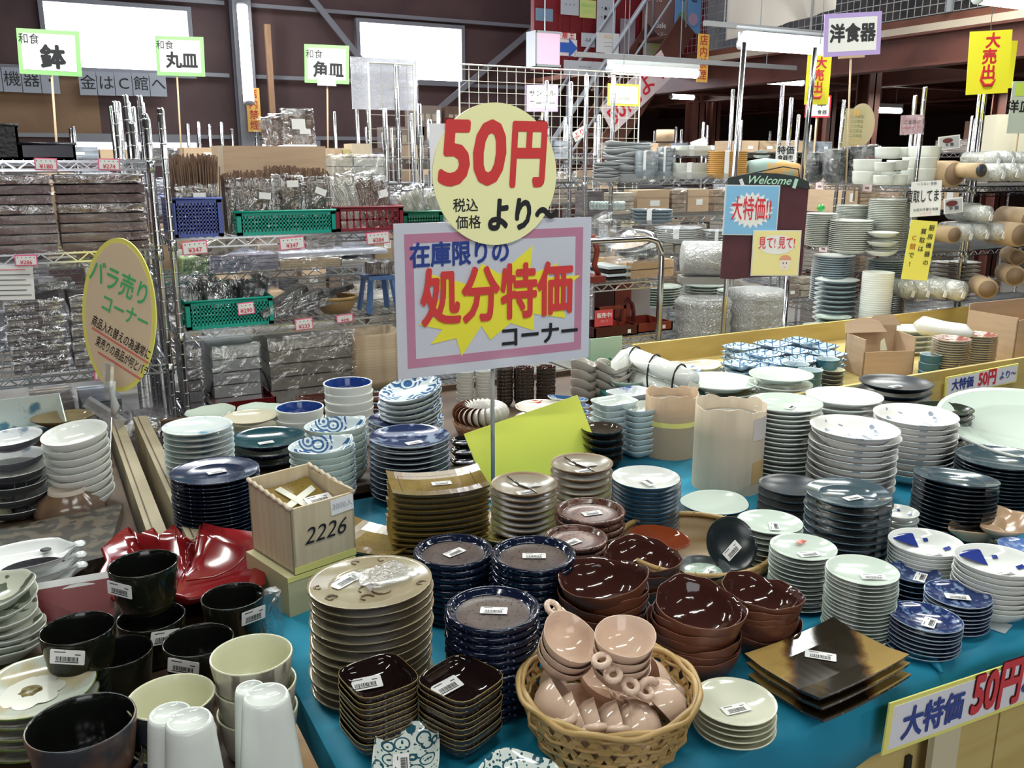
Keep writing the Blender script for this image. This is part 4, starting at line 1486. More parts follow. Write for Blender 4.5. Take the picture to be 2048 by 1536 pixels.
o = obj('black_plate', ware('black_plate', 'coupe', .058, [BLK, mat('dark_green_black', (.012, .018, .022), .25)], seg=40), None, q, (1.0, .25, -.35),
        'black plate leaning upright on the bamboo tray edge', 'plate')
sticker(o, (.005, -.012, .007), .9, s=1.0)
o_, inf = S('dark_bowl', 'bowl', 'dark bowl with mint middle', 'on the bamboo tray', 1408, 1133, 1176, 106, 2, 'coupe', [BLK, mat('slate_glaze', (.06, .075, .08), .3), mat('mint_well', (.45, .56, .48), .2, speck=((.25, .35, .3), 200, .6))], wellr=.7, S_=TH + .02, stk=(.1, -.2, .1, .6), h=.36)

# blue edged white plates
S('blue_edged_plate', 'plate', 'white plate with blue edge', 'left of cardboard rolls', 1293, 953, 1068, 138, 13, 'dish', [BLT, WHITE, BLT], rimi=1, h=.26, stk=(0, -.1, .1, 1.5))
S('blue_edged_plate', 'plate', 'white oval blue-edged plate', 'below the cardboard rolls', 1430, 1003, 1045, 136, 5, 'coupe', [BLT, PALE, BLT], rimi=1, fn=wv(5, .03, .05, 8), h=.2)
# celadon
S('celadon_plate', 'plate', 'pale green sauce plate', 'left of the teal plates', 1540, 1043, 1142, 128, 9, 'coupe', [GREYW, PALE], h=.2, stk=(0, -.2, .085, .9))
o_, inf = S('celadon_plate', 'plate', 'red flower celadon plate', 'below the teal plates', 1607, 1093, 1205, 130, 13, 'coupe', [GREYW, PALE], h=.2, stk=(-.1, -.35, .085, -.3))
e = MB()
for a in (0, .5, 1.0, 1.5, 2.0, 2.6):
    e.add([(0, 0, 0), (.015 * math.cos(a), .015 * math.sin(a), .003), (.012 * math.cos(a + .45), .012 * math.sin(a + .45), .003)], [(0, 1, 2)])
e.build('flower_print', mat('flower_red', (.55, .05, .02), .3), o_[0], (.25 * inf[3], .3 * inf[3], .11 * inf[3]))
S('celadon_plate', 'plate', 'plain celadon plate', 'above the flamed dishes', 1725, 1138, 1268, 140, 17, 'coupe', [GREYW, PALE], h=.2, stk=(.05, -.35, .085, -.6))
# small blue plates
S('small_blue_plate', 'plate', 'small blue print plate', 'nearest the cloth edge', 1850, 1232, 1300, 140, 8, 'coupe', [BLUER, BLUEP, BLUER], rimi=1, h=.24, stk=(0, -.15, .1, .5), tip=(0, .06))
S('small_blue_plate', 'plate', 'small blue print plate', 'behind the nearest blue one', 1918, 1187, 1254, 126, 8, 'coupe', [BLUER, BLUEP, BLUER], rimi=1, h=.24, stk=(0, 0, .1, -.7))
S('small_blue_plate', 'plate', 'deep blue print plate', 'beside the celadon plates', 1828, 1143, 1196, 100, 5, 'coupe', [BLUER, BLUEP], h=.24, stk=(0, -.3, .1, .5))


def squares(o, R, big=True):
    e = MB()
    z = lambda x, y: (.07 + .2 * max(0, math.hypot(x, y) - .45) / .5) * R + .0008
    for x, y, s_, a in ((-.55, .3, .11, .4), (.6, -.25, .12, .3), (.55, .42, .09, .2), (-.5, -.45, .10, .5)):
        pts = [(x + s_ * math.cos(a + q * PI / 2), y + s_ * math.sin(a + q * PI / 2)) for q in range(4)]
        e.add([(u * R, v * R, z(u, v)) for u, v in pts], [(0, 1, 2, 3)])
    if big:
        pts = [(0, .0), (.5, .80), (.0, .93), (-.42, .84), (-.2, .4)]
        pts = [(.1, .28), (.45, .80), (.2, .9), (-.1, .93), (-.42, .82)]
        e.add([(u * R, v * R, z(u, v) + .001) for u, v in pts], [(0, 1, 2, 3, 4)])
    e.build('blue_square_print', mat('indigo_print', (.02, .04, .25), .15), o, kind='stuff')


o_, inf = S('square_print_plate', 'plate', 'white bowl with blue squares', 'by the beige leaves', 1853, 1083, 1160, 142, 8, 'dish', [WSQ, WHITE], h=.4, stk=(-.1, -.4, .14, -.2))
squares(o_[0], inf[3])
o_, inf = S('square_print_plate', 'plate', 'white bowl with blue squares', 'right of small blue plates', 1995, 1118, 1222, 158, 9, 'dish', [WSQ, WHITE], h=.4, stk=(-.1, -.35, .14, -.2))
squares(o_[0], inf[3])
o_, inf = S('square_print_bowl', 'bowl', 'grey-white square print bowl', 'beside the teal plates', 1797, 1022, 1100, 78, 6, 'dish', [GREYW, GREYW], h=.4)
squares(o_[0], inf[3], False)
o_, inf = S('blue_bowl', 'bowl', 'mid blue bowl', 'cut by the right edge', 2040, 1090, 1140, 84, 3, 'coupe', [BLUER, glaze('blue_rings', (.10, .2, .5), (.3, .4, .65), 'blots', 50, .1, .5)])
# teal plates
S('teal_plate', 'plate', 'large grey-teal plate', 'behind the celadon plates', 1698, 983, 1112, 168, 9, 'wide', [TEALD, TEAL], rimi=0, h=.2, stk=(0, -.15, .075, -.1))
S('teal_plate', 'plate', 'large grey-teal plate', 'behind the beige leaves', 1912, 953, 1060, 158, 13, 'wide', [TEALD, TEAL], h=.2, tip=(-.05, .1))
S('teal_plate', 'plate', 'large grey-teal plate', 'by the white platter', 2002, 913, 1005, 165, 12, 'wide', [TEALD, TEAL], h=.2)
S('dark_slate_plate', 'plate', 'dark slate plate', 'before the white bowl column', 1583, 968, 1040, 128, 5, 'coupe', [DKT, DKT], h=.24)
# white speckled deep bowls
S('white_bowl', 'bowl', 'speckled white lipped bowl', 'before the tall white plates', 1710, 852, 992, 172, 10, 'lipped', [SPECKW, SPECKW], h=.34, jit=.004, tip=(.02, .03))
S('white_bowl', 'bowl', 'speckled white lipped bowl', 'below the dark shallow bowls', 1833, 828, 955, 160, 10, 'lipped', [SPECKW, SPECKW], h=.34, jit=.004)
S('white_plate', 'plate', 'glossy white plate', 'right of the cardboard rolls', 1570, 803, 950, 146, 16, 'wide', [WHITE, PALE], h=.2, jit=.002, stk=(0, -.2, .08, .5))
S('white_plate', 'plate', 'glossy white plate', 'behind the speckled bowls', 1688, 790, 905, 148, 9, 'wide', [WHITE, WHITE], h=.2, jit=.003)
S('black_plate', 'plate', 'dark shallow bowl', 'before the torn box', 1790, 763, 868, 140, 7, 'dish', [BLK, DKT], h=.22, stk=(0, 0, .07, -.05), jit=.003)
S('black_plate', 'plate', 'black-green plate', 'under far price banner', 1888, 815, 925, 110, 9, 'dish', [BLK, mat('black_green', (.02, .03, .018), .15)], h=.25, jit=.004)
p = onz(2052, 905, TH + .06)
o = obj('white_platter', ware('white_platter', 'wide', .245, [WHITE, PALE], h=.055, seg=64), None, (p.x, p.y, TH + .10), (.12, -.10, 0), 'huge white platter below the far price banner', 'platter')
o = MB().lathe([(0, 0), (.11, 0), (.12, .10), (0, .10)], 20).build('upturned_pot', DKT, None, (p.x, p.y, TH), label='dark upturned pot supporting the huge white platter', cat='pot')

LEAFB = mat('beige_leaf_glaze', (.55, .38, .24), .2, col2=(.48, .31, .19), ns=12)
for px, py, R, z, ph, sd, lab in ((2005, 1058, .075, .045, .3, 21, 'beige leaf shaped dish, upper one behind the square print plates'), (1950, 1068, .062, .03, -.4, 22, 'beige leaf shaped dish, left one beside the teal plates'), (1985, 1078, .05, .015, .9, 23, 'small beige leaf dish under the two larger ones')):
    p_ = onz(px, py, TH + z)
    fw_ = wavy(4, .10, .25, sd, R)
    obj('leaf_dish', ware('leaf_dish', 'coupe', R, [LEAFB, LEAFB], h=.03, fn=lambda a, r, z, f=fw_: (f(a, r, z)[0] * 1.15, f(a, r, z)[1] * .7, f(a, r, z)[2])), None, (p_.x, p_.y, TH + z - .01), (.05, 0, ph), lab, 'dish')
# cardboard rolls
def torn_roll(name, lab, px, yt, yb, w_, seedv, tape=None, patch=None, m=CARD):
    x, y, zt, D = solve(px, yt, yb, w_, TH)
    R = D / 2
    rn = random.Random(seedv)
    H = zt - TH
    t = thing(name, lab, 'cardboard roll', (x, y, TH))
    n = 64
    ph = [rn.uniform(0, 6.28) for _ in range(4)]
    rim = [H + .006 * math.sin(3 * a_ + ph[0]) + .003 * rn.random() + .003 * math.sin(9 * a_ + ph[1]) for a_ in [2 * PI * i / n for i in range(n)]]
    R1 = R * 1.0
    vs, fs = [], []
    for (rr, top) in ((R1, True), (R1 - .004, True)):
        for z_ in (0, .33, .66, 1):
            for i in range(n):
                a = 2 * PI * i / n
                q = rr * (1 + .02 * math.sin(2 * a + ph[2]))
                vs.append((q * math.cos(a), q * math.sin(a), rim[i] if z_ == 1 else H * z_))
    for j in range(3):
        for i in range(n):
            k = (i + 1) % n
            fs.append((j * n + i, j * n + k, (j + 1) * n + k, (j + 1) * n + i))
            o_ = 4 * n
            fs.append((o_ + j * n + i, o_ + (j + 1) * n + i, o_ + (j + 1) * n + k, o_ + j * n + k))
    for i in range(n):
        k = (i + 1) % n
        fs.append((3 * n + i, 3 * n + k, 7 * n + k, 7 * n + i))
    MB().add(vs, fs, 0, True).build('cardboard_wall', m, t)
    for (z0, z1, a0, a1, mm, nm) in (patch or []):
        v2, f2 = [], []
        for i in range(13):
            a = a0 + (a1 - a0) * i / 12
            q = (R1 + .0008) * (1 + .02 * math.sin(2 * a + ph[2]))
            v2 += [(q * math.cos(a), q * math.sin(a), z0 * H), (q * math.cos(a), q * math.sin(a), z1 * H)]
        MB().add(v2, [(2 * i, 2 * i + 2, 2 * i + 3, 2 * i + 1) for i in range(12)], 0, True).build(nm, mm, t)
    MB().lathe([(0, 0), (R * .9, 0), (R * .9, H * .86), (0, H * .86)], 24).build('wrapped_plates', GREYW, t)
    return t, R, H


TAPEY = mat('yellow_tape', (.78, .72, .22), .4)
TAPEO = mat('brown_tape', (.62, .40, .18), .35)
torn_roll('cardboard_roll', 'torn brown cardboard roll with yellow tape band', 1345, 785, 905, 104, 3, patch=[(.52, .60, -3.14, 0.2, TAPEY, 'tape_band'), (.0, .515, -3.14, .2, mat('dark_tan_card', (.40, .31, .22), .8), 'lower_card')])  # two-tone roll: card below the tape is a darker tan
torn_roll('cardboard_roll', 'torn pale cardboard roll with brown tape patch', 1462, 808, 970, 138, 7, m=CARDL, patch=[(.14, .40, -1.55, -.2, TAPEO, 'tape_patch'), (.66, .92, -1.6, -.6, mat('pale_patch', (.66, .60, .58), .5), 'paper_patch')])
q = onz(1385, 785, TH + .21)
MB().box((-.018, -.001, -.022), (.018, .001, .022)).build('paper_tag', mat('old_tag', (.66, .62, .50), .7), None, atd(1385, 778, 2.95), (-.3, .4, -.5), 'stained paper tag standing between the two cardboard rolls', 'tag')

# taped cardboard box marked 2226
zb0, zt_ = TH + .085, TH + .215
P = {k: onz(x, y, z) for k, (x, y, z) in dict(a=(590, 1150, zb0), b=(712, 1108, zb0)).items()}
fw_ = P['b'] - P['a']
fw_.z = 0
wd = fw_.length
hdg = math.atan2(fw_.y, fw_.x)
dpt = .17
t = thing('cardboard_box', 'open cardboard box marked 2226 holding taped mustard plates', 'box', (P['a'].x, P['a'].y, zb0), hdg)
Hb = .135
CB = mat('cream_cardboard', (.62, .52, .36), .85, col2=(.56, .46, .31), ns=5, stretch=(14, 14, 1))
MB().box((0, 0, 0), (wd, .005, Hb)).build('front_panel', CB, t)
MB().add([(0, 0, 0), (0, dpt, 0), (0, dpt, Hb * 1.12), (0, dpt * .5, Hb * 1.02), (0, 0, Hb), (.005, 0, 0), (.005, dpt, 0), (.005, dpt, Hb * 1.12), (.005, dpt * .5, Hb * 1.02), (.005, 0, Hb)],
         [(0, 1, 2, 3, 4), (9, 8, 7, 6, 5), (0, 5, 6, 1), (1, 6, 7, 2), (2, 7, 8, 3), (3, 8, 9, 4), (4, 9, 5, 0)]).build('side_panel', CB, t)
MB().box((wd - .005, 0, 0), (wd, dpt, Hb * 1.06)).build('side_panel', CB, t)
MB().box((0, dpt - .005, 0), (wd, dpt, Hb * 1.14)).build('back_panel', CB, t)
MB().box((0, 0, 0), (wd, dpt, .004)).build('bottom_panel', CB, t)
for x0 in (0, wd):
    MB().path([(x0, y_ * dpt / 14, Hb * (1.0 + .12 * y_ / 14) + .002 * (-1) ** y_) for y_ in range(15)], .0045, 6).build('torn_edge', CARDL, t)
letters('2226', .048, INK, t, wd * .5, Hb * .52, .002, .0, ital=.3)
MB().box((-.026, -.001, -.016), (.026, 0, .016)).build('paper_label', PAPER, t, (wd * .80, -.0008, Hb * .86), (0, -.05, 0))
letters('3000入', .016, mat('pencil', (.35, .35, .45), .6), t, wd * .8, Hb * .86, .003, 0)
MB().box((0, -.0015, 0), (wd * 1.0, -.0005, .014)).build('yellow_tape_strip', TAPEY, t)
b = rect_plate(wd * .43, dpt * .40, .006, .006, None, lipz=.002)
for i in range(5):
    o = obj('mustard_plate', (me_ := b.mesh('boxed_plate', [MUST, DKMUST])) if i == 0 else me_, None, Vector((P['a'].x, P['a'].y, zb0 + .052 + i * .012)) + Matrix.Rotation(hdg, 3, 'Z') @ Vector((wd * .48, dpt * .55, 0)), (.28, 0, hdg + .03),
            'mustard plate inside the box marked 2226, %s' % ['bottom one', 'fourth from top', 'third from top', 'second from top', 'topmost under white tape'][i], 'plate', 'mustard plates inside the cardboard box')
    if i == 4:
        for a0, a1 in (((-.42 * wd, -.02, .008), (.40 * wd, .03, .010)), ((-.1 * wd, dpt * .34, .010), (.12 * wd, -dpt * .34, .009))):
            MB().beam(a0, a1, .016, .0015).build('tape', mat('white_tape', (.72, .72, .62), .3), o)
        b3 = sticker(o, (.035, -.02, .016), -.05, s=1.3)
# lower box under it
t = thing('cardboard_box', 'pale closed box under the one marked 2226', 'box', (P['a'].x - .012, P['a'].y - .004, TH), hdg)
LM = mat('greenish_cream_card', (.52, .47, .27), .8)
MB().box((-.004, 0, 0), (wd + .010, dpt, zb0 - TH - .002)).build('carton', LM, t)
MB().box((-.0045, -.001, zb0 - TH - .012), (wd + .0105, 0, zb0 - TH - .003)).build('yellow_tape_strip', TAPEY, t)

# fluorescent yellow board leaning
c0 = [(928, 868), (1155, 790), (1202, 912), (985, 985)]
Pz = [ony(928, 868, 2.10), ony(1155, 790, 2.145), ony(1202, 912, 2.09)]
Pz.append(Pz[0] + Pz[2] - Pz[1])
n_ = (Pz[1] - Pz[0]).cross(Pz[3] - Pz[0]).normalized() * .003
MB().add([tuple(p) for p in Pz] + [tuple(p + n_) for p in Pz], [(0, 1, 2, 3), (7, 6, 5, 4), (0, 4, 5, 1), (1, 5, 6, 2), (2, 6, 7, 3), (3, 7, 4, 0)]).build('yellow_card', FLUO, None,
    label='fluorescent yellow card leaning behind the sign pole', cat='card')

# the main sign on its pole
POLEM = mat('rusty_white_pole', (.55, .52, .50), .4, col2=(.20, .13, .09), ns=14, lo=.5, hi=.56, stretch=(1, 1, .4))
PY = 2.02
pb, pt = ony(986, 960, PY), ony(983, 470, PY)
t = thing('main_sign', 'big clearance corner sign with round 50 yen disc on a pole', 'sign', (pb.x, PY, TH))
MB().lathe([(0, 0), (.05, 0), (.05, .008), (.008, .02), (0, .02)], 20).build('pole_base', DKCHROME, t)
MB().tube((0, 0, 0), (0, 0, pt.z - TH), .0055, 10).build('pole', POLEM, t)
Ys = PY - .012
A, B_, C_, D_ = ony(785, 449, Ys), ony(1179, 433, Ys), ony(1179, 716, Ys), ony(798, 757, Ys)
cx_, cz_ = (A.x + C_.x + B_.x + D_.x) / 4 - pb.x, (A.z + B_.z + C_.z + D_.z) / 4 - TH
w_, h_ = ((B_.x - A.x) + (C_.x - D_.x)) / 2, ((A.z - D_.z) + (B_.z - C_.z)) / 2
print('main sign', w_, h_)
bd = MB().box((cx_ - w_ / 2, -.014, cz_ - h_ / 2), (cx_ + w_ / 2, -.010, cz_ + h_ / 2)).build('board', mat('sign_white', (.94, .92, .97), .3), t)
e = MB()
iw, ih, bw = w_ / 2 - .025, h_ / 2 - .025, .022
for a_, b_ in (((-iw, -ih), (iw, -ih + bw)), ((-iw, ih - bw), (iw, ih)), ((-iw, -ih + bw), (-iw + bw, ih - bw)), ((iw - bw, -ih + bw), (iw, ih - bw))):
    e.box((cx_ + a_[0], -.0148, cz_ + a_[1]), (cx_ + b_[0], -.014, cz_ + b_[1]))
e.build('pink_border', mat('border_pink', (.80, .34, .48), .4), t)
e = MB()
e.box((cx_ - w_ / 2 - .006, -.0152, cz_ - h_ / 2 - .006), (cx_ + w_ / 2 + .006, -.0150, cz_ + h_ / 2 + .006))
# laminate
film('laminate', (.8, .8, .85), .045, 3, .05, .1, 0)
e.build('laminate', MATS['laminate'], t)
SX, SZ = w_ / 395, h_ / 295
def sp(x, y, out=.0155):
    """point of the sign from its own printed layout, 395 wide and 295 high"""
    return (cx_ + (x - 197.5) * SX, -out, cz_ + (147.5 - y) * SZ)
st = [(40, 192), (80, 176), (62, 148), (95, 145), (60, 95), (140, 122), (165, 82), (200, 105), (268, 52), (262, 110), (325, 90), (300, 118), (372, 118), (330, 150), (340, 205), (270, 190), (272, 225), (222, 205), (180, 235), (162, 205), (122, 262), (112, 225), (62, 232), (85, 205)]
e = MB()
n = len(st)
e.prism([((x - 197.5) * SX, (147.5 - y) * SZ) for x, y in st], 0, .0006, 0, Matrix.Translation((cx_, -.0148, cz_)) @ Matrix.Rotation(PI / 2, 4, 'X'))
e.build('yellow_starburst', mat('star_yellow', (.90, .82, .06), .4), t)
LB = mat('sign_blue', (.03, .06, .28), .35)
LR = mat('sign_red_fill', (.68, .06, .06), .35)
p = sp(128, 60)
letters('在庫限りの', .054, LB, t, p[0] - .006, p[2] - .004, .016, .03, sz=1.15)
p = sp(200, 150)
letters('処分特価', .108, LR, t, p[0], p[2], .018, .032, sz=1.35, outline=DKRED, ow=.02)
p = sp(285, 236)
letters('コーナー', .060, INK, t, p[0], p[2], .016, .03)
# round disc
dc = ony(992, 350, Ys - .006)
R = (ony(1114, 350, Ys).x - ony(868, 350, Ys).x) / 2
dx_, dz_ = dc.x - pb.x, dc.z - TH
e = MB()
e.prism([(dx_ + R * math.cos(a * PI / 36), R * 1.0 * math.sin(a * PI / 36)) for a in range(72)], 0, .003, 0, Matrix.Translation((0, -.0185, dz_)) @ Matrix.Rotation(PI / 2, 4, 'X'))
e.build('round_disc', mat('disc_yellow', (.96, .94, .52), .3), t)
e = MB().box((dx_ - R - .004, -.018, dz_ - .02), (dx_ - R * .7, -.0165, dz_ + R * .70))
e.build('disc_backing', mat('sign_white', (0, 0, 0)), t)
letters('50', .160, LR, t, dx_ - R * .42, dz_ + R * .26, .0230, .03, sx=1.12, sz=1.28, outline=DKRED, ow=.019, ital=.12)
letters('円', .134, LR, t, dx_ + R * .50, dz_ + R * .24, .0230, .038, sx=.82, sz=1.28, outline=DKRED, ow=.019, ital=.1)
letters('税込', .034, INK, t, dx_ - R * .50, dz_ - R * .43, .0225, .012)
letters('価格', .034, INK, t, dx_ - R * .46, dz_ - R * .67, .0225, .012)
letters('より〜', .068, INK, t, dx_ + R * .42, dz_ - R * .60, .0225, .045, sx=1.0, sz=1.25, ital=.1)
# ================================================================ basket of handled cups
CUPB = mat('beige_pink_cup_glaze', (.70, .52, .41), .12, col2=(.65, .47, .36), ns=9)
LILG = mat('pale_blue_foot', (.55, .63, .60), .3)


def cup_mesh():
    R = 1.0
    P = [(0, .10), (.3, .11), (.62, .26), (.86, .55), (.97, .86), (1, .88), (1.0, .86), (.91, .52), (.68, .2), (.45, .04), (.42, 0), (.36, 0), (.35, .04), (0, .05)]
    return MB().lathe([(r * .046, z * .046) for r, z in P], 32, 0, wavy(2, .03, .05, 4, .046)).mesh('bowl_body', CUPB)


CUPM = cup_mesh()
HM = MB().path([(.046 + .020 * math.sin(a) , 0, .034 + .014 * math.cos(a)) for a in [PI * k / 9 for k in range(10)]], [.0058] * 10, 8).mesh('handle', CUPB)
HM2 = MB().path([(.047 + .013 * (1 - math.cos(a)), .010 * math.sin(a), .033) for a in [2 * PI * k / 12 for k in range(13)]], [.005] * 13, 8).mesh('handle', CUPB)
b = MB().lathe([(.018, .0), (.019, -.002), (0, -.0025)], 20)
FOOTM = b.mesh('foot', LILG)


def cup(loc, rot, lab, grp, hm=HM):
    t = thing('handled_cup', lab, 'cup', loc, 0, grp, rot)
    obj('bowl_body', CUPM, t)
    obj('handle', hm, t)
    return t


bx, by, bz = onz(1217, 1478, TH)[:]
q = solve(1216, 1392, 1478, 352, TH)
bx, by, bR = q[0], q[1], q[3] / 2
bH = .098
t = thing('bamboo_basket', 'woven bamboo basket full of beige cups at the bottom', 'basket', (bx, by, TH + .002))
n = 30
def rad(z):
    return bR * (.74 + .26 * (z / bH) ** .6)
MB().lathe([(0, 0), (bR * .74, 0), (bR * .74, .004), (0, .004)], 36).build('base', BAM, t)
for dirn in (1, -1):
    for k in range(n):
        a0 = 2 * PI * k / n
        pts = []
        for j in range(9):
            z = bH * j / 8
            a = a0 + dirn * .52 * j / 8
            r = rad(z) + .0016 * dirn * (1 if (j + k) % 2 else -1)
            pts.append((r * math.cos(a), r * math.sin(a), z))
        b = MB()
        vs, fs = [], []
        for j, p in enumerate(pts):
            a = math.atan2(p[1], p[0])
            ta = Vector((-math.sin(a), math.cos(a), 0)) * .0062
            nn = Vector((math.cos(a), math.sin(a), 0)) * .0009
            p = Vector(p)
            vs += [p - ta - nn, p + ta - nn, p + ta + nn, p - ta + nn]
        for j in range(8):
            o_ = j * 4
            for e_ in range(4):
                f_ = (e_ + 1) % 4
                fs.append((o_ + e_, o_ + f_, o_ + 4 + f_, o_ + 4 + e_))
        b.add([tuple(v) for v in vs], fs)
        b.build('woven_strip', BAM, t)
for j in range(4):
    b = MB()
    pts = []
    z0 = bH * (.12 + .25 * j)
    for k in range(60):
        a = 2 * PI * k / 60
        r = rad(z0) + .003 * math.sin(a * 15 + j * PI)
        pts.append((r * math.cos(a), r * math.sin(a), z0 + .004 * math.sin(a * 3 + j)))
    b.path(pts, .0032, 5, 0, True, flat=(0, 0, 1)).build('hoop_strip', BAM, t)
for j in range(2):
    MB().path([((rad(bH) + (.003 if j else -.003)) * math.cos(2 * PI * k / 60), (rad(bH) + (.003 if j else -.003)) * math.sin(2 * PI * k / 60), bH - .002 + .003 * math.sin(2 * PI * k / 60 * 9 + j * PI)) for k in range(60)], .0048, 6, 0, True).build('rim_hoop', BAM, t)
base = Vector((bx, by, TH))


def inb(dx, dy, dz):
    """offset in the aisle view: dx to the right, dy away"""
    v = Vector((CT * dx + ST_ * dy, -ST_ * dx + CT * dy, dz))
    return base + v


YW = -YAW
GR = 'beige handled cups in the bamboo basket'


def vw(dx, dy, dz):
    return Vector((CT * dx + ST_ * dy, -ST_ * dx + CT * dy, dz))


def cupd(pos, axis, hdir, lab, hm=HM):
    """cup given by the direction its mouth faces and the direction of its handle, in the aisle view; pos is its middle"""
    Z = vw(*axis).normalized()
    X = vw(*hdir)
    X = (X - Z * X.dot(Z)).normalized()
    Y = Z.cross(X)
    M_ = Matrix((X, Y, Z)).transposed()
    p = base + vw(*pos) - Z * .022
    return cup(p, M_.to_euler(), lab, GR, hm)


for i in range(4):
    a_ = Vector((.05, -.22, 1))
    cupd((.020 - .001 * i, -.010 + .004 * i, .168 - .0165 * i), a_, (-.8 + .45 * i, -1, 0), 'beige cup, %s of the upright pile on the basket' % ['topmost', 'second', 'third', 'lowest'][i], HM2)
for i in range(3):
    cupd((-.062 - .004 * i, .018 + .004 * i, .152 - .014 * i), (.38, -.38, 1), (-.5 + .3 * i, .9, .2), 'beige cup, %s of the leaning pile at left of basket' % ['topmost', 'second', 'lowest'][i], HM2)
side = [((-.088, -.030, .070), (.9, .25, .30), (.2, -1, .3), 'beige cup on its side at the far left of the basket'),
        ((-.062, -.050, .060), (.95, .1, .25), (.3, -1, .5), 'beige cup, second from left in the basket front'),
        ((-.036, -.058, .056), (.98, .0, .15), (.2, -1, .8), 'beige cup, third from left in the basket front'),
        ((-.008, -.062, .055), (.99, .0, .05), (0, -1, .8), 'beige cup in the middle of the basket front'),
        ((.020, -.062, .055), (.99, .1, -.1), (0, -1, .6), 'beige cup just right of middle in the basket front'),
        ((.050, -.052, .058), (-.95, -.1, -.25), (-.3, -1, .2), 'beige cup, second from right, turned upside down'),
        ((.086, -.020, .082), (-.75, -.25, -.55), (-.6, -.4, .7), 'beige cup upside down at the far right of the basket'),
        ((.078, .045, .06), (-.8, -.2, .3), (.3, 1, 0), 'beige cup behind the upside down one in the basket'),
        ((-.075, .045, .05), (.7, .2, .5), (-.3, 1, 0), 'beige cup at the left back of the basket'),
        ((.00, .070, .055), (.3, -.3, .9), (0, 1, 0), 'beige cup at the back of the basket'),
        ((-.03, .010, .045), (.1, .0, 1), (1, 0, 0), 'beige cup buried under the leaning pile'),
        ((.05, .015, .055), (.0, .1, 1), (1, 0, 0), 'beige cup buried under the upright pile')]
for ps, ax_, hd_, lab in side:
    o = cupd(ps, ax_, hd_, lab)
    if lab.endswith('far left of the basket') or lab.startswith('beige cup upside'):
        sticker(o, (0, 0, -.001), .4, (PI, 0), 1.0)

# ================================================================ left table
BCUP = mat('black_green_cup_glaze', (.010, .012, .008), .1, col2=(.035, .03, .012), ns=16, lo=.5, hi=.7)
BIN = mat('near_black_inside', (.006, .007, .006), .12)
CRI = mat('cream_cup_inside', (.66, .66, .48), .18)
CRO = mat('streaked_cup_outside', (.50, .47, .38), .3, col2=(.20, .17, .14), ns=22, stretch=(3, 3, .6), lo=.45, hi=.6)
NAVY = mat('navy_brown_cup', (.03, .035, .045), .25, col2=(.12, .07, .05), ns=14)


def cups(desc, where, px, yt, yb, w_, n, mats, kind='cup', hf=1.5, st=None, tp=None, rz=0, nm='tea_cup'):
    o_, inf = S(nm, 'cup', desc, where, px, yt, yb, w_, n, kind, mats, rimi=1, h=hf, fn=oval(1, .97, 0), jit=.002)
    R = inf[3]
    for i, (zz, ang, tl) in enumerate(st or []):
        if i < len(o_):
            o = o_[i]
            a = ang
            s_ = sticker(o, (1.015 * R * math.cos(a), 1.0 * R * math.sin(a), zz * R), 0, s=1.15)
            s_.rotation_euler = Euler((PI / 2, tl, a + PI / 2), 'XYZ')
    return o_, inf


FA = -PI / 2 - YAW      # direction towards the camera
cups('black-green cup', 'before the red leaf dish', 288, 1125, 1320, 132, 2, [BCUP, BIN, BCUP], st=[(1.1, FA - .35, .05), (1.2, FA + .75, .2)])
cups('black-green cup', 'at the red leaf dish edge', 465, 1190, 1300, 122, 1, [BCUP, BIN, BCUP], st=[(1.1, FA + .95, .1)])
cups('black-green cup', 'behind the cream cups', 395, 1278, 1400, 136, 1, [BCUP, BIN, BCUP], st=[(1.2, FA - .1, .12)])
cups('black-green cup', 'before the menu picture', 152, 1255, 1405, 140, 1, [BCUP, BIN, BCUP], st=[(1.15, FA + .15, .15)])
cups('black-green cup', 'hidden between the black cups', 238, 1300, 1400, 130, 1, [BCUP, BIN, BCUP])
cups('large navy-black cup', 'at the bottom left corner', 165, 1440, 1640, 205, 2, [NAVY, BIN, NAVY], hf=1.35)
cups('cream streaked cup', 'beside the oval plates', 505, 1306, 1500, 160, 3, [CRO, CRI, CRI], hf=1.2)
cups('cream streaked cup', 'behind the white tumblers', 342, 1392, 1560, 168, 2, [NAVY, CRI, CRI], hf=1.2)
TUM = mat('white_tumbler_glaze', (.72, .76, .73), .12)
TUMP = mat('teal_flower_print', (.10, .32, .36), .2)
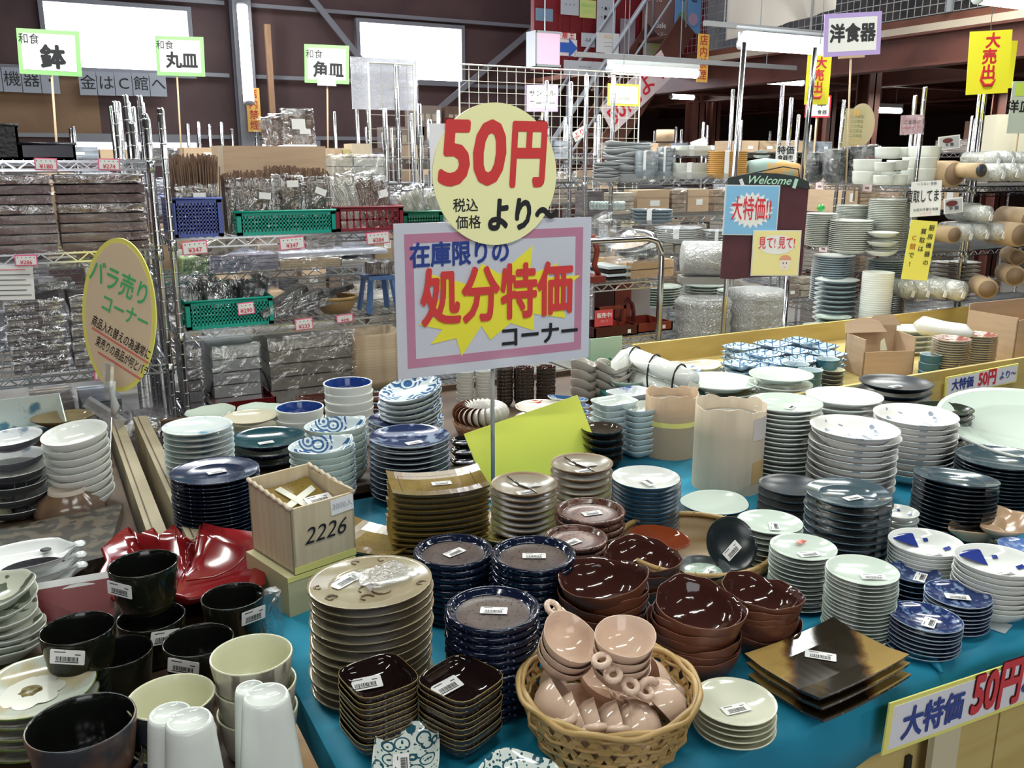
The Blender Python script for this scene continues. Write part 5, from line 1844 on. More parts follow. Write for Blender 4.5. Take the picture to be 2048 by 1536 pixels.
for px, yt, yb, w_, lab in ((378, 1437, 1745, 92, 'upturned white tumbler, front one left of the larger'), (340, 1425, 1690, 86, 'upturned white tumbler partly hidden behind its neighbour'),
                            (532, 1388, 1660, 92, 'upturned white tumbler with faint teal print, right one'), (500, 1375, 1610, 60, 'upturned white tumbler just behind the right one')):
    x, y, zt, D = solve(px, yt, yb, w_, TH)
    R = D / 2
    H = min(zt - TH, .17)
    zb = zt - H
    o = MB().lathe([(0, H - .004), (R * .78, H - .004), (R * .82, H - .001), (R * .9, H), (R, H - .006), (R * 1.06, H - .02), (R * 1.5, .01), (R * 1.54, .002), (R * 1.54, 0), (R * 1.45, 0), (R * .9, H - .03), (0, H - .03)], 36).build(
        'white_tumbler', TUM, None, (x, y, zb), None, lab, 'cup', 'upturned white tumblers at the bottom')
    if px in (532, 378):
        e = MB()
        for cx_, cz_ in ((-.2, .30), (.0, .26), (.15, .34)):
            a = FA + cx_
            rr = R * (1.06 + .44 * (1 - cz_)) + .0006
            c = Vector((rr * math.cos(a), rr * math.sin(a), H * cz_))
            ux_, uz_ = Vector((-math.sin(a), math.cos(a), 0)), Vector((math.cos(a) * -.25, math.sin(a) * -.25, 1)).normalized()
            e.add([tuple(c + ux_ * .006 * math.cos(q * PI / 4) + uz_ * .006 * math.sin(q * PI / 4)) for q in range(8)], [tuple(range(8))])
        e.build('flower_print', TUMP, o, kind='stuff')
# cluster of wrapped glasses beside
o = MB().box((-.018, -.012, 0), (.018, .012, .10)).build('film_packet', FILMB, None, onz(545, 1280, TH), (0, 0, .3), 'small clear film packet standing beside the cream cups', 'packet')

# red maple leaf dish
REDG = mat('red_leaf_glaze', (.19, .010, .012), .12)
zr = TH + .075
out = [(193, 1142), (216, 1118), (206, 1098), (236, 1068), (256, 1052), (276, 1068), (306, 1048), (318, 1064), (347, 1038), (360, 1056), (386, 1072), (405, 1033), (440, 1046), (512, 1068), (511, 1098), (526, 1104), (529, 1150), (512, 1162), (500, 1178), (455, 1186), (430, 1180), (380, 1196), (340, 1186), (290, 1198), (262, 1186), (228, 1192), (215, 1176), (190, 1168)]
W = [onz(x, y, zr) for x, y in out]
c = sum(W, Vector()) / len(W)
c.z = TH + .012
vs, fs = [], []
n = len(W)
ra = sum(math.hypot(p.x - c.x, p.y - c.y) for p in W) / n
for k, (s_, z, mx) in enumerate(((1, .066, 0), (.84, .044, .35), (.66, .026, .8), (.42, .014, 1), (.2, .010, 1))):
    for p in W:
        d_ = math.hypot(p.x - c.x, p.y - c.y)
        g = (1 - mx) + mx * (ra / d_)
        ang_ = math.atan2(p.y - c.y, p.x - c.x)
        vs.append(((p.x - c.x) * s_ * g, (p.y - c.y) * s_ * g, z + (.010 * math.sin(3 * ang_ + 1) if k == 0 else 0)))
for k in range(4):
    for i in range(n):
        j = (i + 1) % n
        fs.append((k * n + i, k * n + j, (k + 1) * n + j, (k + 1) * n + i))
fs.append(tuple(4 * n + i for i in range(n)))
t = MB().add(vs, fs, 0, True).build('leaf_dish', REDG, None, (c.x, c.y, TH + .004), None, 'large glossy red maple leaf dish behind the black cups', 'dish')
md = t.modifiers.new('s', 'SOLIDIFY')
md.thickness, md.offset = .006, 1
e = MB()
for i in (4, 8, 11, 14):
    e.path([(W[i].x * .0 + (W[i].x - c.x) * s_, (W[i].y - c.y) * s_, z + .004) for s_, z in ((.88, .055), (.7, .028), (.45, .014), (.1, .012))], .0016, 5)
e.build('vein', REDG, t, kind='stuff')
MB().box((-.02, -.014, 0), (.02, .014, .001)).build('price_sticker', PAPER, t, (.10, -.12, .03), (.3, .2, .4), 'white price sticker')
# fish plates
FW_ = mat('white_fish_glaze', (.78, .80, .80), .08)
def fish(R):
    def f(a, r, z):
        k = r / R
        x, y = r * math.cos(a) * 1.25, r * math.sin(a) * .8
        if x > .6 * R:
            y *= 1 - .75 * max(0, 1 - abs(x / R - 1.0) / .28) * (1 if abs(a) > .0 else 1)
        return (x, y, z)
    return f
for i, z in enumerate((.055, .030, .006)):
    p = onz(52, 1130, TH + .06)
    R = .092
    o = obj('fish_plate', ware('fish_plate', 'coupe', R, [FW_, FW_, mat('grey_line', (.3, .33, .36), .2)], h=.03, fn=fish(R), rimi=1), None, (p.x, p.y - .004 * i, TH + z), (0, 0, .05 + .05 * i), 'white fish shaped plate, %s at the left edge' % ['topmost', 'second', 'lowest'][i], 'plate', 'white fish plates')
    if i == 0:
        MB().lathe([(0, .001), (.011, .001), (.011, 0)], 14).build('eye_spot', INK, o, (.04, .030, .018))
        e = MB().prism([(-.10 * math.cos(a) * .6 + .02, -.028 + .045 * math.sin(a)) for a in [PI * k / 12 for k in range(13)]], 0, .001)
        e.build('dark_patch', mat('black_gloss', (.01, .01, .014), .06), o, (-.01, -.01, .012))
for i in range(7):
    p = onz(8, 1200, TH + .11)
    me = TR.setdefault('scal', ware('scalloped_plate', 'coupe', .068, [mat('green_white', (.45, .52, .44), .15), mat('leaf_print', (.58, .60, .50), .12, speck=((.12, .14, .10), 35, .6)), GREYW], h=.028, fn=wavy(8, .04, .10, 3, .068), rimi=1))
    obj('scalloped_plate', me, None, (p.x - .012, p.y, TH + .018 * (6 - i)), (.04, -.12, i * .7), 'green white scalloped plate, %s at the left edge stack' % (ORD[i] if i < 6 else 'bottom'), 'plate', 'scalloped plates at the left edge')
# floral plates with green rim
FLG = glaze('floral_print', (.52, .46, .30), (.56, .60, .52), 'blots', 9, .1, .47)
GRR = mat('green_rim_glaze', (.09, .14, .03), .1)
o_, inf = S('floral_plate', 'plate', 'floral plate with green rim', 'beside navy black cup', 72, 1370, 1470, 232, 5, 'coupe', [mat('brown_back', (.20, .17, .11), .3), FLG, GRR], rimi=1, fn=wv(9, .02, .06, 6), h=.2, jit=.003)
R = inf[3]
e = MB().lathe([(0, .001), (.20 * R, .001), (.20 * R, 0)], 20)
e.build('flower_centre', mat('ochre_centre', (.33, .28, .12), .3, col2=(.12, .09, .03), ns=120), o_[0], (-.10 * R, .05 * R, .063 * R))
for a in range(7):
    MB().add([(.42 * R * math.cos(q * PI / 6) * .5 + .36 * R * math.cos(a * .9), .42 * R * .5 * math.sin(q * PI / 6) + .36 * R * math.sin(a * .9), 0) for q in range(12)], [tuple(range(12))]).build('petal_print', mat('white_petal', (.62, .63, .55), .15), o_[0], (-.10 * R, .05 * R, .068 * R + .0002 * a))
for dx_ in (0, .09):
    MB().add([(.055 * R * math.cos(q * PI / 5), .10 * R * math.sin(q * PI / 5), 0) for q in range(10)], [tuple(range(10))]).build('bud_print', mat('plum_bud', (.10, .06, .10), .3), o_[0], ((.38 + dx_ * 1.6) * R, (.5 - dx_) * R, .10 * R), (0, .1, .5 + dx_))
# menu photograph sheet in a sleeve
MP = [onz(35, 1182, TH + .10), onz(226, 1150, TH + .10), onz(230, 1255, TH + .02), onz(55, 1275, TH + .02)]
m_ = sum(MP, Vector()) / 4
t = thing('menu_card', 'dark red picture card of dishes leaning behind the black cup', 'card', m_)
MB().add([tuple(p - m_) for p in MP], [(0, 3, 2, 1)]).build('card_sheet', mat('maroon_print', (.20, .035, .04), .35), t)
u_, v__ = (MP[1] - MP[0]), (MP[3] - MP[0])
n_ = u_.cross(v__).normalized()
if n_.z < 0:
    n_ = -n_
def onm(a, b_, o_=.001):
    return MP[0] + u_ * a + v__ * b_ + n_ * o_ - m_
MB().add([tuple(onm(0, -.10)), tuple(onm(1, -.10)), tuple(onm(1, .07)), tuple(onm(0, .07))], [(0, 3, 2, 1)]).build('white_edge', PAPER, t)
for a, b_, ra, rb, mm in ((.62, .22, .22, .17, GREYW), (.50, .62, .20, .2, PAPER), (.1, .72, .10, .16, PAPER), (.11, .72, .06, .09, mat('sauce_red', (.35, .03, .03), .3)), (.52, .2, .09, .1, mat('meat_print', (.35, .15, .10), .4)), (.75, .2, .09, .1, mat('salad_print', (.35, .28, .2), .4))):
    MB().add([tuple(onm(a + ra * math.cos(q * PI / 8), b_ + rb * math.sin(q * PI / 8), .002 + rb * .004)) for q in range(16)], [tuple(range(16))]).build('dish_picture', mm, t)
# dark patterned tray & wrapped pattern dishes
Q_ = [onz(x_, y_, TH + .032) for x_, y_ in ((-70, 1072), (246, 1006), (214, 1112), (-70, 1185))]
m_ = sum(Q_, Vector()) / 4
MB().prism([(q_.x - m_.x, q_.y - m_.y) for q_ in Q_][::-1], 0, .03).build('patterned_mat', glaze('brocade', (.035, .032, .026), (.11, .09, .065), 'blots', 30, .3, .48), None, (m_.x, m_.y, TH + .002), None,
    'thick dark brocade patterned mat behind the white fish plates', 'mat')
# behind: bowls, dishes and wire stands
o_, inf = S('white_bowl', 'bowl', 'plain white bowl', 'left of the wooden battens', 152, 862, 1010, 124, 9, 'bowl', [WHITE, WHITE], h=.5, jit=.002, tip=(0, -.02))
for o in o_:
    o.rotation_euler[0] += .10
    o.rotation_euler[1] += -.10
S('patterned_bowl', 'bowl', 'white bowl with grey leaf', 'at far left edge', 24, 872, 1010, 112, 4, 'bowl', [mat('dark_bowl_back', (.06, .06, .08), .2), glaze('leafy', (.76, .78, .80), (.25, .33, .42), 'blots', 14, .1, .62)], h=.45, jit=.004, tip=(.02, -.06))
o_, inf = S('dark_bowl', 'bowl', 'dark and white bowl', 'behind the wire stand', 20, 935, 1030, 130, 4, 'bowl', [DKT, GREYW, WHITE], rimi=1, h=.4)
p = onz(52, 825, TH + .09)
MB().add([(-.17, -.05, .055), (.105, -.05, .055), (.10, .06, .09), (-.17, .06, .09), (-.15, -.03, 0), (.08, -.03, 0), (.08, .02, 0), (-.15, .02, 0)],
         [(0, 1, 5, 4), (1, 2, 6, 5), (2, 3, 7, 6), (3, 0, 4, 7), (4, 5, 6, 7)]).build('rectangular_dish', glaze('landscape_print', (.66, .74, .72), (.10, .24, .34), 'blots', 13, .12, .52), None, (p.x, p.y, TH + .03), (.5, 0, .05),
         'rectangular dish with blue landscape print at left', 'dish').modifiers.new('s', 'SOLIDIFY').thickness = .006
S('brown_oval_dish', 'dish', 'glossy olive brown oval dish', 'beyond the white bowls', 125, 832, 880, 118, 1, 'coupe', [mat('olive_brown', (.17, .13, .06), .1), mat('olive_brown_in', (.22, .17, .09), .08)], fn=oval(1, .8, 0), h=.3)
x, y, zt, D = solve(132, 962, 1030, 70, TH)
R = D * .95
MB().lathe([(0, R * .80), (R * .48, R * .80), (R * .50, R * .86), (R * .52, R * .86), (R * .54, R * .72), (R * .80, R * .5), (R * .97, R * .2), (R, 0), (R * .96, 0), (R * .7, R * .4), (0, R * .6)], 36, [1, 1, 1, 1] + [0] * 6).build('upturned_bowl', [mat('brown_lustre_bowl', (.20, .12, .07), .18, col2=(.12, .08, .06), ns=8), mat('bare_foot', (.50, .42, .35), .6)], None,
    (x, y, TH + .004), None, 'upturned brown bowl with pale foot before the white bowls', 'bowl')
o = obj('small_cup', ware('small_cup', 'bowl', .036, [mat('lemon_cup', (.62, .62, .40), .2), mat('lemon_cup', (0, 0, 0))], h=.045), None, (onz(4, 1035, TH).x - .01, onz(4, 1035, TH).y, TH + .045), (PI, 0, 0), 'small pale yellow upturned cup at the left edge', 'cup')
for px, yb, h_, lab in ((50, 1035, .10, 'wire plate stand at the left edge'), (128, 1005, .12, 'wire plate stand leaning on the white bowls'), (190, 1010, .11, 'wire plate stand right of the upturned bowl')):
    p = onz(px, yb, TH)
    t = thing('wire_stand', lab, 'plate stand', (p.x, p.y, TH + .002), .2)
    for k in (0, .045):
        MB().path([(-.014, k, 0), (-.013, k, h_ - .008), (-.006, k, h_), (.006, k, h_), (.013, k, h_ - .008), (.014, k, 0)], .0012, 6).build('wire_loop', DKCHROME, t)
    MB().path([(-.014, -.02, .002), (-.014, .07, .002), (.014, .07, .002), (.014, -.02, .002)], .0012, 6, 0, True).build('wire_foot', DKCHROME, t)

# oval hand-lettered sign with clamp
OD = 2.62
c = atd(238, 633, OD)
t = thing('oval_sign', 'yellow edged oval sign with green lettering on a clear clamp', 'sign', c)
t.rotation_euler = Euler((0, .17, -YAW - .30), 'XYZ')
a_, b_ = 84 * OD / FPX / math.cos(.3), 158 * OD / FPX
RT_ = Matrix.Rotation(PI / 2, 4, 'X')
MB().prism([(a_ * math.cos(q * PI / 28), b_ * math.sin(q * PI / 28)) for q in range(56)], -.002, .002, 0, RT_).build('oval_board', mat('oval_yellow', (.93, .86, .20), .5), t)
MB().prism([(a_ * .9 * math.cos(q * PI / 28), b_ * .94 * math.sin(q * PI / 28)) for q in range(56)], 0, .0006, 0, Matrix.Translation((0, -.0022, 0)) @ RT_).build('oval_sheet', mat('oval_peach', (.84, .66, .46), .5), t)
GI = mat('green_marker', (.10, .52, .20), .4)
letters('バラ売り', .062, GI, t, .0, b_ * .42, .004, .02, roll=-.20, sx=.85, sz=1.25)
letters('コーナー', .050, GI, t, .022, b_ * .06, .004, .02, roll=-.20, sx=.85, sz=1.2)
letters('商品入れ替えの為通常に', .0245, INK, t, .012, -b_ * .27, .004, .012, roll=-.30, sx=.80, sz=1.5)
letters('束売りの商品が何とバラ!', .0245, INK, t, .020, -b_ * .52, .004, .012, roll=-.30, sx=.72, sz=1.5)
for zz, L in ((-.37, .105), (-.64, .08)):
    M_ = Matrix.Translation((.010, -.0032, b_ * zz)) @ Matrix.Rotation(.30, 4, 'Y')
    MB().box((-L, 0, -.0035), (L, .0006, .0035), 0, M_).build('red_underline', mat('pink_marker', (.75, .22, .18), .5), t)
ACR = film('acrylic', (.8, .85, .9), .35, 4, .1, .08, .3)
cl = thing('sign_clamp', 'clear plastic clamp holding the oval sign', 'clamp', atd(222, 790, OD - .03))
cl.rotation_euler = Euler((0, .17, -YAW - .3), 'XYZ')
MB().box((-.016, -.02, .03), (.012, -.006, .10)).box((-.02, -.006, -.01), (-.002, .012, .03)).build('clip_jaw', ACR, cl)
MB().path([(.0, 0, .04), (.006, 0, 0), (.016, 0, -.03), (.012, 0, -.06)], [.012, .007, .012, .006], 10).build('swivel', mat('cloudy_plastic', (.55, .57, .55), .3), cl)
MB().lathe([(0, -.30), (.03, -.30), (.03, -.292), (.006, -.285), (.005, -.05), (0, -.05)], 12).build('clamp_post', ACR, cl)
o = MB().box((-.065, -.012, -.016), (.065, .012, .016)).build('acrylic_block', ACR, None, atd(210, 826, 2.78), Euler((0, .62, -YAW), 'XYZ'), 'clear acrylic bar leaning on the battens below oval sign', 'holder')

# ================================================================ second row, left part
BFL = glaze('blue_flower_print', (.62, .70, .72), (.05, .13, .30), 'flower', 22, .1, .5)
NAVYP = glaze('navy_floral', (.022, .035, .10), (.24, .30, .40), 'blots', 26, .08, .55)
COB = mat('cobalt_inside', (.02, .06, .26), .1)
q = dict(seg=30)
S('navy_plate', 'plate', 'deep navy plate', 'beside the box marked 2226', 430, 940, 1050, 172, 14, 'wide', [ANB, mat('navy_glaze', (.012, .022, .055), .14)], h=.17, stk=(.05, .1, .07, .1), **q)
S('navy_plate', 'plate', 'dark teal shallow plate', 'behind the box', 535, 873, 925, 150, 3, 'coupe', [ANB, mat('dark_teal_inside', (.010, .045, .06), .12)], h=.25, stk=(-.05, 0, .08, .05), **q)
S('blue_leaf_plate', 'plate', 'white plate blue leaf print', 'behind the navy plates', 395, 850, 962, 136, 10, 'coupe', [GREYW, glaze('corner_leaf', (.62, .68, .68), (.12, .28, .46), 'blots', 9, .1, .58)], h=.2, **q)
S('cream_plate', 'plate', 'cream plate brown line', 'left of the cobalt bowls', 500, 832, 885, 108, 3, 'coupe', [GREYW, mat('cream_brown', (.58, .54, .42), .15), TAN], h=.22, rimi=1, **q)
S('scallop_dish', 'dish', 'pale scalloped dish', 'at back of the leaf plates', 420, 822, 850, 100, 2, 'coupe', [PALE, PALE], fn=wv(8, .05, .1, 2), h=.25, **q)
S('scallop_dish', 'dish', 'pale scalloped dish', 'behind the cream plate', 530, 818, 846, 110, 2, 'coupe', [PALE, PALE], fn=wv(8, .05, .1, 9), h=.25, **q)
S('cobalt_bowl', 'bowl', 'white bowl cobalt inside', 'behind the teal shallow plate', 598, 813, 880, 95, 3, 'mug', [WHITE, COB, WHITE], h=.6, rimi=1, **q)
S('cobalt_bowl', 'bowl', 'white bowl cobalt inside', 'taller of the two stacks', 696, 764, 888, 97, 7, 'mug', [WHITE, COB, WHITE], h=.6, rimi=1, **q)
S('crackle_dish', 'dish', 'brown glazed dish', 'behind the cobalt bowls', 632, 795, 845, 80, 3, 'coupe', [RUST, RUSTI], fn=wv(9, .04, .1, 4), h=.3, **q)
S('crackle_dish', 'dish', 'brown striped dish', 'between cobalt bowls and tall plates', 760, 792, 862, 62, 6, 'coupe', [RUST, RUSTI], h=.3, **q)


def spout(R):
    def f(a, r, z):
        k = (r / R) ** 4
        d = abs(((a - .25 + PI) % (2 * PI)) - PI)
        s_ = max(0, 1 - d / .38) * .18 * k
        d2 = abs(((a - PI + .1 + PI) % (2 * PI)) - PI)
        s2 = max(0, 1 - d2 / .7) * .06 * k
        rr = r * (1 + s_ + s2)
        return (rr * math.cos(a), rr * math.sin(a) * .9, z * (1 + .10 * s_ / .18))
    return f
spout_w = lambda R: spout(R)
spout_w.needR = True
S('spouted_bowl', 'bowl', 'blue flower spouted bowl', 'below the taller cobalt stack', 672, 848, 965, 122, 7, 'bowl', [PALE, BFL], h=.56, fn=spout_w, rot=.1, **q)
S('spouted_bowl', 'bowl', 'blue flower spouted bowl', 'right behind the box', 645, 888, 1010, 130, 8, 'bowl', [PALE, BFL], h=.56, fn=spout_w, rot=.15, **q)
S('navy_floral_plate', 'plate', 'navy floral plate', 'behind the mustard plates', 818, 870, 992, 160, 11, 'coupe', [GREYW, NAVYP], h=.2, stk=(0, -.3, .08, .1), **q)
S('navy_floral_plate', 'plate', 'navy floral plate', 'just before the tall blue plates', 806, 836, 935, 138, 9, 'coupe', [GREYW, NAVYP], h=.2, stk=(.1, -.1, .08, .1), **q)
o_, inf = S('blue_white_plate', 'plate', 'blue and white deep plate', 'under the main sign', 822, 775, 925, 128, 14, 'dish', [GREYW, BFL], h=.28, jit=.003, tip=(.05, -.12), **q)
for o in o_[:6]:
    o.rotation_euler[1] += -.10
# basket with ring of small bowls
x, y, zt, D = solve(962, 830, 868, 122, TH)
t = thing('round_basket', 'brown round basket holding a ring of striped cups', 'basket', (x, y, TH + .002))
MB().lathe([(0, .003), (.07, .003), (.088, .045), (.094, .045), (.076, 0), (0, 0)], 30).build('basket_body', mat('brown_wicker', (.22, .10, .05), .5, bump=.6, bs=70), t)
SWH = mat('white_striped_cup', (.62, .60, .56), .2)
RBR = mat('red_brown_cup', (.25, .08, .04), .2)
sm_ = ware('small_cup', 'bowl', .030, [SWH, RBR], h=.026, seg=20)
for k in range(26):
    a = 2 * PI * k / 26
    o = obj('small_cup', sm_, None, (x + .060 * math.cos(a), y + .060 * math.sin(a), zt + .005), Euler((PI / 2 - .15, 0, a + PI), 'XYZ'), 'small striped cup standing on edge in the brown round basket', 'cup', 'ring of striped cups in the brown round basket')
S('red_pattern_plate', 'plate', 'white plate red swirl', 'behind the yellow card', 1082, 812, 868, 104, 3, 'coupe', [GREYW, glaze('red_swirl', (.64, .60, .54), (.45, .05, .03), 'flower', 16, .12, .55)], h=.22, **q)
for k, (px, yt) in enumerate(((1135, 782), (1140, 795), (1142, 808), (1143, 821))):
    p = onz(px, yt, TH + .12 - k * .022)
    o = obj('boat_dish', ware('boat_dish', 'coupe', .055, [WHITE, mat('navy_rim_glaze', (.05, .12, .26), .12), WHITE], h=.022, fn=sq(3, 1.25, .62, -.35), rimi=1, seg=28), None, (p.x, p.y, TH + .075 - .022 * k), (0, .12, 0), 'white and navy boat dish, %s right of yellow card' % ['topmost', 'second from top', 'third from top', 'lowest'][k], 'dish', 'navy boat dishes beside the yellow card')
AQ = mat('aqua_white_glaze', (.52, .62, .66), .12)
AQI = mat('aqua_white_inside', (.64, .70, .66), .12)
S('square_dish', 'dish', 'aqua square-cornered dish', 'behind the dark shallow bowls', 1228, 800, 905, 92, 8, 'dish', [AQ, AQI], fn=sq(5, .95, .72, .05), h=.42, rot=0, **q)
S('square_dish', 'dish', 'aqua square-cornered dish', 'left of the brown roll', 1282, 812, 908, 84, 8, 'dish', [AQ, AQI], fn=sq(5, .95, .8, .1), h=.42, rot=0, **q)
S('square_dish', 'dish', 'white and blue square dish', 'farthest of the aqua ones', 1262, 782, 830, 96, 3, 'dish', [AQ, glaze('blue_corner', (.66, .7, .72), (.04, .10, .42), 'blots', 12, .12, .6)], fn=sq(6, .95, .7, .1), h=.42, rot=0, **q)
S('dark_bowl', 'bowl', 'dark brown glossy bowl', 'right of the yellow card', 1205, 855, 930, 84, 5, 'dish', [BLK, mat('umber_inside', (.06, .045, .035), .06)], h=.45, **q)
S('dark_bowl', 'bowl', 'black glossy bowl', 'left of the yellow card', 930, 880, 930, 60, 3, 'dish', [BLK, BLK], h=.4, **q)
S('cream_bowl', 'bowl', 'cream bowl reed print', 'left of the pipe end', 1262, 755, 800, 102, 2, 'dish', [PALE, glaze('reed_print', (.60, .66, .60), (.25, .16, .12), 'blots', 22, .12, .64)], fn=sq(3, 1, .8, 0), h=.35, **q)
# dark wavy cup towers behind the sign
for k, (px, yt, w_) in enumerate(((930, 742, 36), (968, 740, 36), (1010, 735, 34), (1048, 735, 42), (1092, 733, 40))):
    S('dark_cup', 'cup', 'dark brown small cup', ['left of the pole', 'beside the pole on left', 'right of the pole', 'second right of pole', 'third right of pole'][k], px, yt, 812, w_, 10, 'bowl', [AN if k > 1 else SWH, RUSTI if k > 1 else GREYW], h=.9, seg=16)
# twisted grey bowls
TW = mat('grey_mauve_glaze', (.46, .42, .38), .18, col2=(.10, .13, .06), ns=5, lo=.55, hi=.65)
for k in range(4):
    S_me = ware('twisted_bowl', 'bowl', .062, [TW, TW], h=.042, fn=wavy(3, .18, .22, 14, .062), seg=30)
    for j, (px, lab) in enumerate(((1168, 'left'), (1222, 'right'))):
        x, y, zt, D = solve(px, 700 if j else 712, 800, 80, TH)
        obj('twisted_bowl', S_me, None, (x, y, TH + (3 - k) * .034), (0, -.1 if j else .1, .4 + j * 2), 'grey twisted bowl, %s of the %s column behind aqua dishes' % (['topmost', 'second', 'third', 'lowest'][k], lab), 'bowl', 'grey twisted bowls')
p = ony(1200, 722, 3.06)
MB().box((-.10, 0, -.07), (.13, .004, .07)).build('green_card', mat('pale_green_card', (.52, .70, .50), .6), None, (p.x, 3.09, p.z + .02), None, 'pale green card behind the grey twisted bowls', 'card')
S('pale_plate', 'plate', 'pale green round plate', 'right of the twisted bowls', 1232, 742, 782, 74, 4, 'coupe', [PALE, PALE], h=.2, **q)
S('green_box_dish', 'dish', 'dark green glossy dish', 'behind the twisted bowls', 1196, 718, 745, 56, 2, 'dish', [mat('bottle_green', (.01, .12, .10), .08), mat('bottle_green', (0, 0, 0))], h=.5, **q)
# tied porcelain tubes
pa, pb_ = onz(1262, 712, TH + .16), onz(1385, 762, TH + .13)
t = thing('tied_tubes', 'two white porcelain roof-shaped dishes tied with black string', 'dish bundle', (pa + pb_) / 2)
A, B_ = pa - (pa + pb_) / 2, pb_ - (pa + pb_) / 2
MB().path([A + Vector((-.06, -.01, -.07)), A + Vector((-.05, 0, -.03)), A + Vector((-.02, 0, -.005)), A, A.lerp(B_, .5), B_], [.03, .036, .036, .036, .036, .034], 14).build('porcelain_tube', WHITE, t)
MB().path([A + Vector((0, 0, -.075)), B_ + Vector((0, 0, -.075))], .032, 12).build('porcelain_tube', WHITE, t)
for k in (.08, .42, .82):
    c = A.lerp(B_, k) + Vector((0, 0, -.035))
    d_ = (B_ - A).normalized()
    s_ = Vector((-d_.y, d_.x, 0)).normalized()
    MB().path([c + s_ * .04 * math.cos(q_ * PI / 8) + Vector((0, 0, .078 * math.sin(q_ * PI / 8))) for q_ in range(16)], .0035, 6, 0, True).build('black_string', DARKM, t)
MB().box((-.20, -.05, 0), (.16, .06, .055)).build('green_tray', mat('dark_green_plastic', (.005, .10, .09), .4), None, (t.location.x, t.location.y + .01, TH + .002), (0, 0, -.28), 'dark green tray under the tied porcelain tubes', 'tray')
# big serving dishes before the yellow tray
for k, (px, yt, yb, w_, n, kind, mats_, desc, where, fn_) in enumerate((
        (1562, 747, 812, 126, 4, 'wide', [WHITE, PALE], 'large pale serving plate', 'behind the tall white plates', None),
        (1440, 760, 806, 150, 3, 'wide', [WHITE, PALE], 'large white serving plate', 'above the cardboard rolls', None),
        (1345, 742, 780, 110, 2, 'dish', [WHITE, glaze('blue_wave', (.6, .68, .68), (.06, .14, .42), 'blots', 14, .12, .58)], 'blue print serving bowl', 'right of the tied tubes', wv(3, .08, .1, 4)),
        (1395, 728, 765, 92, 3, 'dish', [CREAM, mat('cream_gloss', (.66, .62, .50), .1)], 'cream wavy bowl', 'before the plywood back board', wv(4, .10, .12, 7)),
        (1345, 772, 800, 70, 2, 'dish', [GREYW, WHITE], 'white curled dish', 'behind the brown roll', wv(3, .1, .2, 1)),
        (1500, 742, 775, 100, 3, 'wide', [CREAM, PALE], 'flat cream plate', 'between the serving plates', None))):
    S('serving_plate', 'plate', desc, where, px, yt, yb, w_, n, kind, mats_, h=.2 if kind == 'wide' else .35, fn=fn_, seg=36)
o = MB().box((-.05, -.02, 0), (.05, .02, .001)).build('paper_note', mat('cream_note', (.75, .66, .58), .6), None, onz(1548, 738, TH + .078), (0, 0, -.15), 'cream paper note lying on the large pale serving plate', 'note')

# ================================================================ far tray table
LAT = glaze('blue_lattice', (.55, .66, .70), (.03, .13, .30), 'lattice', 22, .1)
LATO = mat('blue_side_glaze', (.06, .16, .34), .15, col2=(.40, .5, .58), ns=25, stretch=(1, 1, 3))
pos = [(1482, 692), (1500, 712), (1545, 686), (1530, 706), (1562, 722), (1585, 700), (1610, 716), (1640, 690), (1600, 680), (1655, 706), (1520, 728), (1480, 726)]
for k, (px, yt) in enumerate(pos):
    S('lattice_dish', 'dish', 'square blue lattice dish', ['leftmost back in tray', 'second row leftmost in tray', 'back row second', 'second row second', 'front row middle', 'second row third', 'second row fourth', 'back row rightmost', 'back row third', 'second row rightmost', 'front row left', 'front row leftmost'][k], px, yt, yt + 45, 64, 4, 'dish', [LATO, LAT], h=.35, fn=sq(7, .95, .95, .1), rot=.05, seg=24)
AQC = mat('aqua_cup_outside', (.03, .12, .17), .15)
for k, (px, yt, w_, n) in enumerate(((1592, 727, 54, 3), (1620, 739, 50, 3), (1655, 717, 46, 2), (1862, 708, 42, 3))):
    S('aqua_cup', 'cup', 'teal cup white rim', ['left before the torn box', 'second before torn box', 'left behind the torn box', 'right of the torn box'][k], px, yt, yt + 50, w_, n, 'mug', [AQC, AQ, WHITE], rimi=1, h=.9, seg=24)
S('soup_bowl', 'bowl', 'lidded dark bowl', 'left of the torn box', 1665, 738, 775, 48, 4, 'bowl', [DKT, CREAM, CREAM], rimi=1, h=.5, seg=24)
x, y, zt, D = solve(1760, 690, 745, 130, TH)
t = thing('torn_box', 'torn brown cardboard box standing in the yellow plywood tray', 'box', (x, y, TH + .002), -.35)
w_ = D / 2 * .82
H = .13
for nm_, a_, b_ in (('front_panel', (-w_, -w_ * .7, 0), (w_, -w_ * .7 + .005, H * .8)), ('back_panel', (-w_, w_ * .7 - .005, 0), (w_, w_ * .7, H * 1.45)), ('side_panel', (-w_, -w_ * .7, 0), (-w_ + .005, w_ * .7, H * 1.2)), ('side_panel', (w_ - .005, -w_ * .7, 0), (w_, w_ * .7, H * 1.25))):
    MB().box(a_, b_).build(nm_, CARD, t)
MB().prism([(-w_ - .03, 0), (w_ * .4, 0), (w_ * .2, .055), (-w_ * .4, .075), (-w_ - .02, .05)], 0, .004, 0, Matrix.Translation((0, w_ * .3, H * 1.25)) @ Matrix.Rotation(.9, 4, 'X')).build('torn_flap', CARD, t)
MB().prism([(-w_ * .5, 0), (w_ + .01, 0), (w_ * .8, .05), (0, .045)], 0, .004, 0, Matrix.Translation((.01, w_ * .68, H * 1.4)) @ Matrix.Rotation(1.2, 4, 'X')).build('torn_flap', CARD, t)
MB().prism([(0, 0), (.03, 0), (.02, .05), (.005, .04)], 0, .003, 0, Matrix.Translation((-.01, -w_ * .2, H * .75)) @ Matrix.Rotation(1.3, 4, 'X')).build('paper_scrap', CREAM, t)
